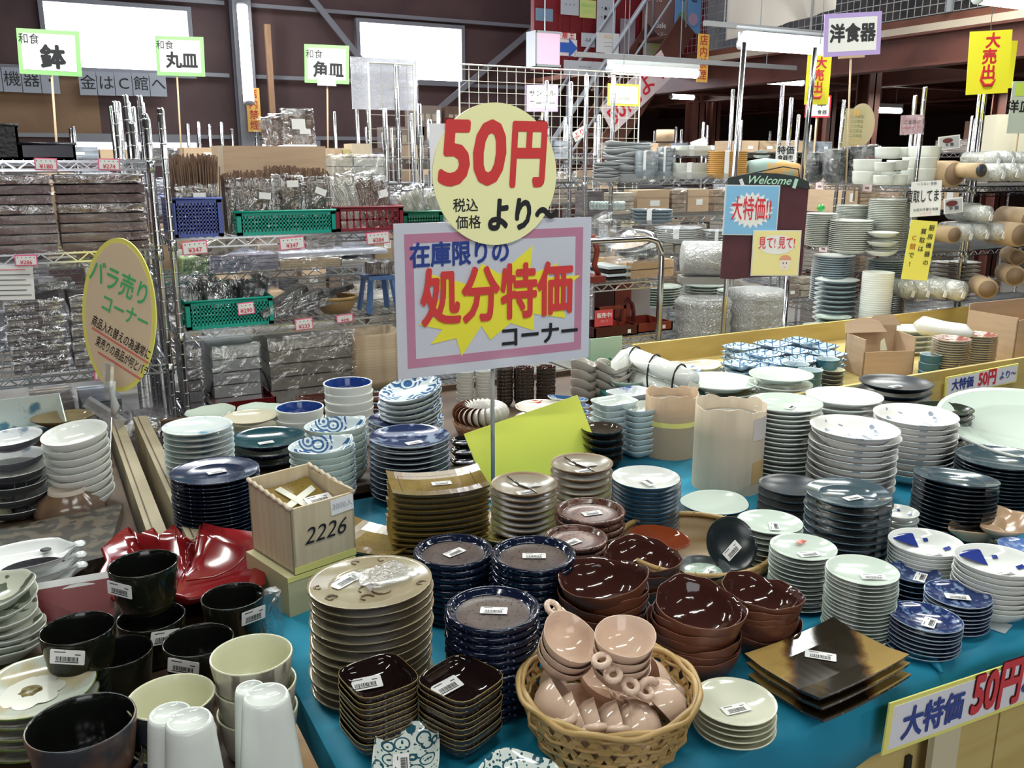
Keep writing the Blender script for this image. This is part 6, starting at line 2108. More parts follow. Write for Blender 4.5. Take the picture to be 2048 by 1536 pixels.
S('fish_dish', 'plate', 'large white oval plate', 'behind the torn box', 1826, 655, 705, 98, 5, 'wide', [WHITE, PALE], h=.2, fn=oval(1, .8, 0), seg=36)
pa, pb_ = onz(1830, 648, TH + .17), onz(1945, 668, TH + .17)
MB().path([pa, pa.lerp(pb_, .15), pa.lerp(pb_, .5), pa.lerp(pb_, .85), pb_], [.012, .042, .034, .036, .010], 12).build('white_long_dish', WHITE, None, label='bundle of white long dishes tied with black string', cat='dish')
c = pa.lerp(pb_, .47)
for k, (px, yt, yb, w_, n, wh) in enumerate(((1903, 676, 755, 73, 16, 'left at tray front'), (1960, 668, 735, 68, 14, 'right at tray front'))):
    S('red_print_bowl', 'bowl', 'small red print saucer', wh, px, yt, yb, w_, n, 'coupe', [GREYW, glaze('red_floral', (.55, .48, .44), (.30, .10, .08), 'blots', 30, .12, .5), SQE], rimi=1, h=.25, seg=28)
p = ony(2050, 700, 2.42)
t = thing('cardboard_box', 'large plain cardboard box at the right end of the tray', 'box', (p.x, 2.45, TH + .002), -.05)
w_ = .20
for a_, b_, nm_ in (((-w_, -.12, 0), (w_, -.115, .20), 'front_panel'), ((-w_, .12, 0), (w_, .125, .24), 'back_panel'), ((-w_, -.12, 0), (-w_ + .005, .12, .21), 'side_panel'), ((w_ - .005, -.12, 0), (w_, .12, .22), 'side_panel')):
    MB().box(a_, b_).build(nm_, CARD, t)
MB().box((-.02, -.1215, .10), (-.0, -.1205, .125)).build('paper_label', PAPER, t, (.0, 0, .0))
# ================================================================ goods on the racks
def span(x0, x1, y0, y1, Y):
    cy = (y0 + y1) / 2
    a, b_ = ony(x0, cy, Y), ony(x1, cy, Y)
    cx = (x0 + x1) / 2
    return a.x, b_.x, ony(cx, y1, Y).z, ony(cx, y0, Y).z


def wrap(t, a, b_, m=None, g=.004, crumple=.006, name='film'):
    """crumpled sleeve of film round a box shaped bundle"""
    bm_ = MB()
    nx, nz = 7, 4
    (x0, y0, z0), (x1, y1, z1) = a, b_
    x0 -= g; y0 -= g; x1 += g; y1 += g; z1 += g
    rn = random.Random(int(abs(x0 * 977 + z1 * 131 + len(name)) * 1000))
    def J():
        return rn.uniform(0, crumple)
    vs = [(x0 + (x1 - x0) * i / nx, y0 - J(), z0 + (z1 - z0) * j / nz) for j in range(nz + 1) for i in range(nx + 1)]
    o_ = len(vs)
    vs += [(x0 + (x1 - x0) * i / nx, y0 + (y1 - y0) * j / nz, z1 + J()) for j in range(nz + 1) for i in range(nx + 1)]
    fs = []
    W = nx + 1
    for base_ in (0, o_):
        for j in range(nz):
            for i in range(nx):
                k = base_ + j * W + i
                fs.append((k, k + 1, k + W + 1, k + W))
    for i in range(nx):
        fs.append((nz * W + i, nz * W + i + 1, o_ + i + 1, o_ + i))
    bm_.add(vs, fs, 0, True)
    bm_.add([(x0, y0, z0), (x0, y1, z0), (x0, y1, z1), (x0, y0, z1)], [(0, 1, 2, 3)])
    bm_.add([(x1, y0, z0), (x1, y1, z0), (x1, y1, z1), (x1, y0, z1)], [(3, 2, 1, 0)])
    return bm_.build(name, m or FILM, t)


LACQ = mat('brown_lacquer', (.12, .038, .036), .28, col2=(.09, .028, .03), ns=4)
# two columns of boxed lacquer trays, top layers of the left rack
for c_, (x0, x1, ys) in enumerate(((-30, 112, (335, 366, 392, 413, 432, 452, 470, 500)), (118, 296, (328, 360, 392, 420, 447, 470, 498, 0)))):
    ys = [y for y in ys if y]
    X0, X1, zb, ztp = span(x0, x1, 335, 500, 3.47)
    nl = 8
    zz = 1.242
    hh_ = (1.545 - .035 - 1.242 - .006) / nl
    for k in range(nl):
        t = thing('lacquer_tray_box', 'brown lacquer tray in film, %s of the %s column' % (['lowest', 'second from bottom', 'third from bottom', 'fourth from bottom', 'fifth from bottom', 'sixth from bottom', 'second from top', 'topmost'][k], ['left', 'right'][c_]), 'tray', (X0, 3.475 + random.uniform(0, .008), zz), 0, 'brown lacquer trays in film on the left rack')
        W_ = X1 - X0 - random.uniform(.004, .012)
        MB().box((0, 0, 0), (W_, .30, hh_ - .006)).build('tray_body', LACQ, t)
        MB().box((-.002, -.003, hh_ - .012), (W_ + .002, .303, hh_ - .006)).build('tray_rim', LACQ, t)
        wrap(t, (0, 0, 0), (W_, .30, hh_ - .008), FILMB if k in (7, 4) else FILM, .003, .005)
        zz += hh_
for (x0, x1, y0, y1, lab, m_) in ((40, 150, 288, 322, 'low black boxed tray on top of the left rack', mat('black_plastic', (.02, .02, .03), .25)), (-30, 38, 250, 318, 'taller black wicker basket on top of the left rack', mat('black_wicker', (.015, .014, .018), .45, bump=.8, bs=60))):
    X0, X1, zb, ztp = span(x0, x1, y0, y1, 3.6)
    t = thing('black_basket', lab, 'basket', (X0, 3.55, 1.548))
    W_, H_ = X1 - X0, max(.05, ztp - 1.548)
    MB().box((0, 0, 0), (W_, .25, .01)).box((0, 0, 0), (W_, .008, H_)).box((0, .242, 0), (W_, .25, H_)).box((0, 0, 0), (.008, .25, H_)).box((W_ - .008, 0, 0), (W_, .25, H_)).build('basket_body', m_, t)
    MB().path([(0, 0, H_), (W_, 0, H_), (W_, .25, H_), (0, .25, H_)], .006, 6, 0, True).build('rim', m_, t)
X0, X1, zb, ztp = span(395, 440, 200, 300, 3.7)


# price tags clipped to shelf edges
TAGB = mat('tag_red_edge', (.82, .16, .30), .5)
TAGI = mat('tag_red_price', (.60, .05, .10), .5)
for x0, y0, x1, y1, Y, txt, lab in ((69, 316, 115, 341, 3.43, '¥180', 'price tag at left end of the left rack top shelf'), (196, 317, 240, 341, 3.43, '¥274', 'price tag at right end of the left rack top shelf'),
                               (29, 510, 75, 532, 3.43, '¥286', 'price tag on the second shelf of the left rack'), (364, 482, 415, 509, 3.43, '¥347', 'price tag under the blue mesh basket'),
                               (559, 474, 609, 499, 3.43, '¥347', 'price tag under the teal mesh basket'), (733, 464, 779, 488, 3.43, '¥284', 'price tag under the red basket'),
                               (475, 605, 509, 629, 3.425, '¥290', 'price tag on the lower teal basket'), (590, 637, 626, 660, 3.43, '¥233', 'price tag below the dark film packs'), (673, 629, 706, 645, 3.43, '¥298', 'price tag below the bamboo sieve'),
                               (188, 743, 207, 760, 3.43, '¥', 'small price tag behind the oval sign clamp')):
    t, w_, h_ = sign('price_tag', 'red edged ' + lab, x0, y0, x1, y1, Y=Y, border=TAGB, bw=.004, roll=-.05 if x0 > 300 else .03, t_=.002, cat='price tag')
    letters(txt, h_ * .48, TAGI, t, 0, -h_ * .18, .0025, .02)
    letters('・・・・・', h_ * .34, INK, t, 0, h_ * .24, .0025, .02)


def mesh_basket(lab, x0, x1, y0, y1, Y, S_, m, depth=.24, grow=.012, cell=.014, nm='mesh_basket'):
    X0, X1, zb, ztp = span(x0, x1, y0, y1, Y)
    W_, H_ = X1 - X0, ztp - S_
    t = thing(nm, lab, 'basket', (X0, Y, S_ + .001))
    nx, nz = int(W_ / cell), int((H_ - .02) / cell)
    def wall(P0, U, nu, nm_):
        b = MB()
        U = Vector(U); L = U.length; U.normalize()
        N_ = Vector((-U.y, U.x, 0)) * .0015
        def quad(a0, a1, z0, z1):
            p = [Vector(P0) + U * a0 + Vector((0, 0, z0)), Vector(P0) + U * a1 + Vector((0, 0, z0)), Vector(P0) + U * a1 + Vector((0, 0, z1)), Vector(P0) + U * a0 + Vector((0, 0, z1))]
            b.add([tuple(q - N_) for q in p] + [tuple(q + N_) for q in p], [(0, 1, 2, 3), (7, 6, 5, 4), (0, 4, 5, 1), (1, 5, 6, 2), (2, 6, 7, 3), (3, 7, 4, 0)])
        quad(0, L, 0, .012)
        quad(0, L, H_ - .014, H_)
        quad(0, .018, 0, H_)
        quad(L - .018, L, 0, H_)
        for i in range(nu + 1):
            a = .018 + (L - .036) * i / max(1, nu)
            quad(a - .0035, a + .0035, .012, H_ - .014)
        for j in range(1, nz):
            z = .012 + (H_ - .026) * j / nz
            quad(.018, L - .018, z - .0035, z + .0035)
        b.build(nm_, m, t)
    wall((0, 0, 0), (W_, 0, 0), nx, 'front_wall')
    wall((0, depth, 0), (0, -depth, 0), int(depth / cell), 'side_wall')
    wall((W_, 0, 0), (0, depth, 0), int(depth / cell), 'side_wall')
    wall((W_, depth, 0), (-W_, 0, 0), nx, 'back_wall')
    MB().box((0, 0, 0), (W_, depth, .003)).build('base', m, t)
    MB().path([(-.002, -.002, H_), (W_ + .002, -.002, H_), (W_ + .002, depth, H_), (-.002, depth, H_)], .005, 6, 0, True).build('rim', m, t)
    return t, X0, W_, H_, depth


TWIG = mat('brown_twig', (.20, .12, .08), .7, col2=(.13, .07, .045), ns=20)


def twigs(lab, x0, x1, y0, y1, Y, S_, tall=None, filmed=.75, depth=.14, n=170, tag_=None, tilt=0, flare=.0, m=None, nm='twig_bundle', rot=None):
    X0, X1, zb, ztp = span(x0, x1, y0, y1, Y)
    W_, H_ = X1 - X0, ztp - S_
    t = thing(nm, lab, 'bundle', (X0, Y, S_), 0)
    if rot:
        t.rotation_euler = rot
    b = MB()
    for i in range(n):
        x, y = random.uniform(0, W_), random.uniform(0, depth)
        h_ = H_ * random.uniform(.86, 1.04)
        k = (x / W_ - .5) * flare
        b.box((x - .0022, y - .0022, 0), (x + .0022, y + .0022, h_), 0, Matrix.Translation((0, 0, 0)) @ Matrix.Shear('XY', 4, (k + random.uniform(-.03, .03), random.uniform(-.03, .03))))
    b.build('twigs', m or TWIG, t, kind='stuff')
    if filmed:
        wrap(t, (-.003, -.004, .004), (W_ + .003, depth, H_ * filmed), FILMB, .003, .012)
    if tag_:
        MB().box((-.022, -.001, -.012), (.022, 0, .012)).build('paper_label', PAPER, t, (W_ * tag_[0], -.02, H_ * tag_[1]), (0, tag_[2], 0))
    return t


SZ = 1.274
mesh_basket('slate blue mesh basket at left of the middle rack', 344, 445, 398, 480, 3.47, SZ, mat('blue_basket', (.07, .10, .36), .4))
twigs('tall brown twig bundle standing in the blue mesh basket', 352, 434, 312, 478, 3.50, SZ + .006, filmed=.62, depth=.18, n=260, tag_=(.55, .50, 0), flare=.12)
mesh_basket('teal mesh basket holding wrapped twig bundles', 475, 671, 423, 478, 3.455, SZ, mat('teal_basket', (.0, .32, .24), .35), depth=.22)
for k, (x0, x1, y0, tg) in enumerate(((478, 545, 345, (.75, .62, .1)), (546, 605, 335, (.65, .75, -.05)), (606, 662, 340, (.6, .65, .4)))):
    twigs('wrapped brown twig bundle, %s of three in the teal basket' % ('left', 'middle', 'right')[k], x0, x1, y0, 470, 3.49 + .01 * k, SZ + .006, filmed=.86, depth=.17, n=230, tag_=tg)
twigs('thin brown twig bundle behind the left wrapped one', 455, 478, 350, 475, 3.52, SZ + .002, filmed=.9, depth=.1, n=60)
X0, X1, zb, ztp = span(442, 655, 292, 470, 3.74)
t = thing('cardboard_box', 'big plain cardboard box behind the wrapped twigs', 'box', (X0, 3.74, SZ))
MB().box((0, 0, 0), (X1 - X0, .14, ztp - SZ)).build('carton', CARD, t)
MB().box((0, -.001, 0), (.018, 0, ztp - SZ)).build('corner_flap', CARDL, t)
for k, (x0, x1, y0, y1, ry) in enumerate(((535, 570, 236, 292, -.2), (552, 600, 230, 292, -.1), (568, 630, 222, 292, .0))):
    X0, X1, zb, z2 = span(x0, x1, y0, y1, 3.78)
    t = thing('film_pack', 'film wrapped brown pack, %s of three on the big box' % ('left', 'middle', 'front')[k], 'pack', ((X0 + X1) / 2, 3.83 - .02 * k, ztp + .003), 0)
    t.rotation_euler = (-.12, ry, 0)
    w_, H_ = (X1 - X0) / 2, z2 - ztp
    MB().box((-w_ * .9, 0, .004), (w_ * .9, .012, H_ * .9)).build('brown_sticks', TWIG, t)
    wrap(t, (-w_, 0, 0), (w_, .014, H_), FILMB, .003, .01)
    if k == 2:
        MB().box((-.03, -.016, H_ * .45), (.025, -.015, H_ * .75)).box((0, -.017, H_ * .32), (.045, -.0165, H_ * .46)).build('paper_label', PAPER, t)
# red basket and green basket with silver wrapped packs
mesh_basket('dark red basket right of the teal basket', 672, 806, 415, 466, 3.47, SZ, mat('dark_red_basket', (.22, .015, .03), .4), depth=.22, cell=.03)
mesh_basket('dark green basket half hidden by the main sign', 808, 886, 424, 462, 3.50, SZ, mat('dark_green_basket', (.0, .13, .07), .4), depth=.2)
SILV = mat('pale_straw_sticks', (.62, .60, .50), .35, col2=(.45, .42, .32), ns=20)
for k, (x0, x1, y0, ry, m_, lab) in enumerate(((672, 705, 362, -.35, SILV, 'pale wrapped pack leaning at the left of the red basket'), (700, 730, 358, -.30, SILV, 'second pale wrapped pack in the red basket'), (725, 765, 356, -.25, TWIG, 'brown wrapped pack in the middle of the red basket'), (755, 785, 366, -.2, TWIG, 'brown wrapped pack with label at the right of the red basket'),
                                          (812, 835, 388, -.45, SILV, 'pale wrapped pack leaning in the green basket at left'), (835, 860, 380, -.35, SILV, 'pale wrapped pack leaning in the middle of green basket'), (862, 888, 386, -.3, SILV, 'pale wrapped pack at right of the green basket'))):
    X0, X1, zb, z2 = span(x0, x1, y0, 450, 3.52)
    t = thing('film_pack', lab, 'pack', ((X0 + X1) / 2 + .03, 3.54 + .02 * (k % 2), SZ + .012))
    t.rotation_euler = (-.08, ry, 0)
    w_, H_ = (X1 - X0) / 2, (z2 - SZ) * 1.05
    b = MB()
    for q_ in range(9):
        b.box((-w_ * .9 + q_ * w_ * .2, 0, 0), (-w_ * .9 + q_ * w_ * .2 + w_ * .14, .02, H_ * random.uniform(.86, .95)))
    b.build('sticks', m_, t, kind='stuff')
    wrap(t, (-w_, -.002, 0), (w_, .03, H_), FILMB, .002, .012)
    if k == 3:
        MB().box((-.02, -.02, H_ * .6), (.02, -.019, H_ * .75)).build('paper_label', PAPER, t)
# pale packs on the rack behind and small boxes
def packrow(lab, x0, x1, y0, y1, Y, S_, col, n=3, depth=.2, name='film_pack', film_=None, m=None):
    X0, X1, zb, ztp = span(x0, x1, y0, y1, Y)
    t = thing(name, lab, 'pack', (X0, Y, S_))
    H_ = max(.01, ztp - S_)
    m_ = m or mat('pack_' + '_'.join(str(int(c * 100)) for c in col), col, .4)
    for k in range(n):
        MB().box((random.uniform(0, .003), random.uniform(0, .003), H_ * k / n), (X1 - X0 - random.uniform(0, .003), depth, H_ * (k + .88) / n)).build('layer', m_, t)
    wrap(t, (0, 0, 0), (X1 - X0, depth, H_), film_ or FILMB, .004, .012)
    return t


packrow('cream wrapped pack above the red basket, left one', 664, 706, 314, 341, 4.05, 1.444, (.62, .58, .48))
packrow('pale wrapped pack above the red basket, right one', 708, 768, 314, 341, 4.05, 1.444, (.60, .60, .55))
for k, (x0, x1, y0, y1) in enumerate(((668, 684, 298, 314), (686, 700, 300, 314), (704, 742, 288, 314))):
    X0, X1, zb, ztp = span(x0, x1, y0, y1, 4.2)
    MB().box((0, 0, 0), (X1 - X0, .12, ztp - zb)).build('small_box', [CARD, mat('yellow_card', (.5, .42, .18), .7), CARDL][k], None, (X0, 4.2, zb + .002), None, ['small brown carton', 'small yellow carton', 'open pale carton'][k] + ' on the pale packs behind the rack', 'box')
for k, (x0, x1, y0, y1, S_, col, n, lab) in enumerate((
        (366, 418, 517, 562, 1.074, (.22, .34, .12), 3, 'green goods in film at left on the rear rack'),
        (420, 558, 510, 562, 1.074, (.30, .30, .42), 4, 'blue-grey wrapped pack left of the tan one'),
        (562, 682, 518, 556, 1.074, (.62, .48, .30), 4, 'tan wrapped pack on the rear rack middle'),
        (684, 742, 520, 550, 1.074, (.55, .53, .48), 2, 'grey-cream wrapped pack right of the tan one'))):
    packrow(lab, x0, x1, y0, y1, 4.04, S_, col, n, .3)
packrow('long white film roll lying above the tan pack', 565, 775, 502, 520, 4.06, 1.12, (.60, .62, .72), 1, .25)
t = thing('egg_tray', 'pale tray with round recesses leaning under the blue basket', 'tray', ony(450, 498, 4.1))
t.rotation_euler = (.5, -.35, 0)
MB().box((-.13, 0, -.03), (.10, .012, .06)).build('tray_body', mat('pale_pulp', (.58, .55, .48), .8), t)
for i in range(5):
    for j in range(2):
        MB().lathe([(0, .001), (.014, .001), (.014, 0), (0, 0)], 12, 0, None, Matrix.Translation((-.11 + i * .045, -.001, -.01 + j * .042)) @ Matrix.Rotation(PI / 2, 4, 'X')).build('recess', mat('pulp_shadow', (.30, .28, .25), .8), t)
# middle shelf
mesh_basket('lower teal basket heaped with dark film packs', 372, 546, 600, 650, 3.465, .934, MATS['teal_basket'], depth=.24)
DKP = mat('dark_stick_pack', (.03, .03, .04), .35, col2=(.09, .08, .09), ns=18)
for k in range(8):
    t = thing('film_pack', 'dark film pack in the lower teal basket, %s from left' % ['first', 'second', 'third', 'fourth', 'fifth', 'sixth', 'seventh', 'eighth'][k], 'pack', (.50 + k * .038, 3.52 + .04 * (k % 3), .955 + .012 * (k % 4)), 0, 'dark film packs in the lower teal basket')
    t.rotation_euler = (-.4 + .1 * (k % 3), -.5 + .13 * k, .3)
    MB().box((-.03, 0, 0), (.03, .014, .13)).build('dark_sticks', DKP, t)
    wrap(t, (-.034, 0, 0), (.034, .016, .145), FILMB, .002, .012)
for k, (x, y, ry, rz_) in enumerate(((552, 632, 1.15, .2), (585, 622, 1.2, .0), (605, 632, 1.35, -.1), (570, 645, 1.5, .1))):
    p = ony(x, y, 3.52)
    t = thing('film_pack', 'long dark glossy film pack, %s beside the lower teal basket' % ['leftmost', 'raised one', 'rightmost', 'lowest'][k], 'pack', (p.x - .03, 3.50 + .04 * k, .94 + .014 * (3 - k)), rz_)
    t.rotation_euler = (0, ry, rz_)
    MB().box((-.02, -.035, -.05), (.004, .035, .17)).build('dark_sticks', DKP, t)
    wrap(t, (-.024, -.037, -.05), (.006, .037, .18), FILMB, .003, .01)
x0b, x1b, zb, ztp = span(640, 722, 600, 628, 3.53)
cx_ = (x0b + x1b) / 2
t = thing('bamboo_sieve', 'round bamboo sieve holding dark packets on the middle rack', 'basket', (cx_, 3.60, .936))
R = (x1b - x0b) / 2 * 1.02
MB().lathe([(0, 0), (R * .6, 0), (R * .85, .025), (R, .065), (R * .97, .065), (R * .8, .03), (R * .55, .006), (0, .006)], 30).build('sieve_body', BAMD, t)
MB().path([(R * math.cos(a * PI / 18), R * math.sin(a * PI / 18), .066) for a in range(36)], .006, 6, 0, True).build('rim_hoop', BAM, t)
for k in range(3):
    MB().box((-.05, -.012, 0), (.05, .012, .02)).build('dark_packet', DKP, None, (cx_ - .04 + .04 * k, 3.58 + .02 * k, 1.006 + .006 * k), (.1 * k, -.3, .5 - .6 * k), 'dark packet in the bamboo sieve, %s' % ('left one', 'middle one', 'right one')[k], 'packet')
p = ony(758, 600, 3.55)
t = thing('blue_stool', 'small blue plastic stool beside the bamboo sieve', 'stool', (p.x, 3.56, .936))
BL = mat('blue_plastic', (.08, .16, .36), .4)
MB().box((-.055, -.055, .135), (.055, .055, .15)).build('seat', BL, t)
for sx in (-1, 1):
    for sy in (-1, 1):
        MB().beam((sx * .045, sy * .045, .135), (sx * .062, sy * .062, 0), .022, .012).build('leg', BL, t)
twigs('small brown twig bundle standing on the blue stool', 742, 790, 526, 560, 3.53, 1.09, filmed=.9, depth=.07, n=70)
# lower shelf
for k, (x0, x1, y0, y1, col, n, lab) in enumerate(((372, 402, 690, 770, (.28, .26, .28), 6, 'narrow wrapped grey pack at left of the lower shelf'), (424, 520, 690, 760, (.55, .56, .58), 5, 'shiny wrapped white pack behind the lacquer tray'), (538, 708, 668, 755, (.34, .30, .27), 5, 'large wrapped pack of stacked trays below price tag'))):
    packrow(lab, x0, x1, y0, y1, 3.52, .60, col, n, .28)
t = thing('lacquer_tray', 'red-black lacquer tray with thin arched wire handle', 'tray', (ony(488, 770, 3.46).x, 3.44, .605))
RL = mat('dark_red_lacquer', (.12, .008, .010), .12)
MB().box((-.115, 0, 0), (.115, .20, .006)).box((-.115, 0, 0), (.115, .006, .045)).box((-.115, .194, 0), (.115, .2, .045)).box((-.115, 0, 0), (-.109, .2, .045)).box((.109, 0, 0), (.115, .2, .045)).build('tray_body', RL, t)
MB().path([(.113 * math.cos(a), .1, .04 + .15 * math.sin(a)) for a in [PI * q_ / 16 for q_ in range(17)]], .003, 6).build('handle', DARKM, t)
x0b, x1b, zb, ztp = span(708, 796, 650, 770, 3.5)
BEIGET = mat('beige_woven_tray', (.44, .33, .22), .6, col2=(.36, .26, .16), ns=30)
for k in range(16):
    me = TR.setdefault('nest', MB().lathe([(0, 0), (.085, 0), (.108, .05), (.112, .05), (.09, -.004), (0, -.004)], 28, 0, sq(7, 1.05, .95)).mesh('nested_tray', BEIGET))
    lab = 'beige square basket, %s in the nested column on the lower shelf' % (ORD[15 - k] if k else 'bottom')
    obj('nested_tray', me, None, (x0b + .11, 3.60, .61 + k * .0125), (0, 0, 0), lab, 'basket', 'nested beige square baskets')
for k, (x0, x1, y0, y1, Y, m_, lab) in enumerate(((440, 500, 590 + 85, 705, 4.1, mat('yellow_bags', (.45, .42, .12), .5), 'yellow bagged goods behind the white pack'), (500, 560, 672, 700, 4.1, mat('yellow_cloth', (.50, .42, .14), .7), 'yellow goods behind the lacquer tray'))):
    packrow(lab, x0, x1, y0, y1, Y, .724, (.45, .42, .15), 3, .2)
# left rack, lower shelves: bags of sticks
t, w_, h_ = sign('notice_sheet', 'white printed notice sheet at the left edge of the racks', -10, 532, 68, 600, Y=3.44, face=PAPER, roll=.05, cat='notice')
for i in range(6):
    MB().box((-w_ * .42, -.001, h_ * (.38 - i * .15)), (w_ * (.42 if i % 2 else .3), 0, h_ * (.40 - i * .15))).build('printed_line', INK if i else RED, t)
STK2 = mat('mauve_brown_sticks', (.13, .105, .12), .45, col2=(.25, .22, .24), ns=30, stretch=(1, 1, 12))
for k in range(10):
    c_, r_ = k % 2, k // 2
    zz = .826 + r_ * .052
    X0 = -.10 if c_ == 0 else .10
    t = thing('film_pack', 'film bag of mauve sticks, %s layer of the %s pile' % (['lowest', 'second', 'third', 'fourth', 'topmost'][r_], ['left', 'right'][c_]), 'pack', (X0 + random.uniform(-.006, .006), 3.47, zz), random.uniform(-.04, .04), 'film bags of mauve sticks on the left rack')
    b = MB()
    for q_ in range(4):
        b.box((0, .01, .012 * q_), (.17, .28, .012 * q_ + .009))
    b.build('sticks', STK2, t, kind='stuff')
    wrap(t, (0, 0, 0), (.18, .29, .045), FILMB, .004, .016)
for k in range(6):
    t = thing('film_pack', 'film bag of sticks, number %s from left under the oval sign shelf' % ['one', 'two', 'three', 'four', 'five', 'six'][k], 'pack', (-.32 + k * .12, 3.47, .285), 0, 'film bags on the lowest left shelf')
    t['label'] = 'grey film bag on the lowest left shelf, %s from the left' % ['first', 'second', 'third', 'fourth', 'fifth', 'sixth'][k]
    MB().box((0, .01, 0), (.11, .28, .30)).build('sticks', STK2, t)
    wrap(t, (0, 0, 0), (.112, .29, .31), FILMB, .002, .02)
for k in range(5):
    t = thing('film_pack', 'dull wrapped carton on the lowest middle shelf, %s from the left' % ['first', 'second', 'third', 'fourth', 'fifth'][k], 'pack', (.48 + k * .23, 3.47, .285), 0, 'wrapped cartons on the lowest middle shelf')
    MB().box((0, .01, 0), (.21, .28, .24)).build('carton', mat('dull_carton', (.14, .12, .12), .7), t)
    wrap(t, (0, 0, 0), (.212, .29, .245), FILMB, .002, .01)
for k, (x0, x1, y0, y1, col) in enumerate(((80, 150, 565, 610, (.45, .45, .46)), (0, 75, 605, 660, (.50, .48, .42)), (100, 160, 520, 560, (.42, .38, .34)))):
    packrow('crumpled bagged goods, %s on the left rack' % ('beside the notice', 'under the notice', 'behind the oval sign')[k], x0, x1, y0, y1, 3.66, 1.09 if k < 2 else 1.163, col, 2, .18)

# ---------------------------------------------------------------- cart goods
packrow('flat wooden box in film at top of the chrome cart', 1252, 1348, 519, 556, 3.60, .984, (.58, .36, .17), 2, .25, 'wooden_box', FILM)
b = MB().box((0, 0, 0), (.15, .26, .02))
for k in range(4):
    p = ony(1240, 545, 3.62)
    MB().box((0, 0, 0), (.13, .2, .012)).build('dark_flat_dish', [BLK, AQ][k % 2], None, (p.x - .08, 3.60, .984 + .018 * k), None, 'flat dish, %s of the small pile left of the wooden box' % ['lowest', 'second', 'third', 'topmost'][k], 'dish', 'flat dishes left of the wooden box')
WB_ = mat('dark_tray_edge', (.02, .02, .03), .2)
p = ony(1290, 512, 3.68)
for k in range(3):
    o = obj('bagged_plate', ware('bagged_plate', 'coupe', .115, [WB_, [WB_, GREYW, mat('tan_wrapped', (.55, .42, .30), .4)][k]], h=.03, seg=28), None, (p.x - .02 * k, 3.72, 1.068 + .028 * k), (0, -.05 - .12 * k, 0), 'large bagged plate, %s on the wooden box' % ['dark lowest', 'grey middle', 'tan topmost'][k], 'plate', 'bagged plates on the wooden box')
t = thing('film_bag', 'big crumpled clear bag over the plates on the cart', 'bag', (p.x - .06, 3.70, 1.06))
def crumple(R, sx, sy, sz, seed=3, seg=22):
    rn = random.Random(seed)
    b = MB()
    vs, fs = [], []
    for j in range(9):
        th = PI * .5 * j / 8
        for i in range(seg):
            a = 2 * PI * i / seg
            r = R * math.cos(th) * (1 + rn.uniform(-.12, .12))
            vs.append((r * math.cos(a) * sx, r * math.sin(a) * sy, R * math.sin(th) * sz * (1 + rn.uniform(-.1, .1))))
    for j in range(8):
        for i in range(seg):
            k = (i + 1) % seg
            fs.append((j * seg + i, j * seg + k, (j + 1) * seg + k, (j + 1) * seg + i))
    return b.add(vs, fs, 0, True)
crumple(.15, 1.0, .8, .95).build('bag_film', FILMB, t)
MB().path([(-.12, 0, .10), (-.17, 0, .17), (-.2, .0, .22)], [.05, .03, .06], 10).build('bag_neck', FILMB, t)
RW = mat('red_lacquer_wood', (.20, .03, .018), .3)
p = ony(1195, 530, 3.56)
t = thing('red_stand', 'curved red lacquer stand left of the wooden box', 'stand', (p.x + .02, 3.56, .984))
MB().box((-.05, 0, 0), (.03, .15, .03)).box((-.05, .06, .03), (-.03, .09, .22)).build('stand_body', RW, t)
MB().path([(-.02, .05, .22), (.01, .05, .15), (-.005, .05, .08), (.02, .05, .03)], .014, 8).build('scroll', RW, t)
for k, (x0, x1, dz, hh2, lab) in enumerate(((1185, 1272, 0, .05, 'dark red lacquer carrying tray at left of the cart shelf'), (1262, 1345, .0, .045, 'bright red lacquer carrying tray at right of the cart shelf'))):
    X0, X1, zb, ztp = span(x0, x1, 640, 680, 3.56)
    t = thing('carrying_tray', lab, 'tray', (X0, 3.54 + .02 * k, .719 + dz))
    W_ = X1 - X0
    m_ = [mat('dark_maroon_lacquer', (.06, .012, .012), .2), RW][k]
    MB().box((0, 0, 0), (W_, .22, .006)).build('base', m_, t)
    for a_, b_ in (((0, 0), (W_, .008)), ((0, .212), (W_, .22)), ((0, 0), (.008, .22)), ((W_ - .008, 0), (W_, .22))):
        MB().box((a_[0], a_[1], 0), (b_[0], b_[1], hh2)).build('tray_side', m_, t)
    if k == 0:
        MB().box((W_ * .3, .10, 0), (W_ * .3 + .015, .12, .13)).box((W_ - .02, .10, 0), (W_ - .005, .12, .13)).box((W_ * .3, .10, .115), (W_, .12, .13)).build('handle', RW, t)
    else:
        MB().path([(.02, .11, .04), (.02, .11, .09), (.03, .11, .13), (.055, .11, .155), (.08, .11, .13), (.09, .11, .09), (.09, .11, .04)], .011, 8, flat=(0, 1, 0)).build('handle', mat('maroon_handle', (.10, .02, .02), .2), t)
    MB().box((W_ * .75, -.0012, .012), (W_ * .75 + .018, 0, .03)).build('price_sticker', PAPER, t)
t, w_, h_ = sign('red_sign', 'small red on-sale sign with white lettering on the cart', 1190, 620, 1226, 652, Y=3.52, face=mat('red_card', (.62, .07, .08), .5), t_=.002)
letters('販売中!', .026, PAPER, t, 0, .012, .003, .02)
letters('買取 可', .014, mat('pale_red_ink', (.75, .3, .25), .5), t, 0, -.016, .003, .01)
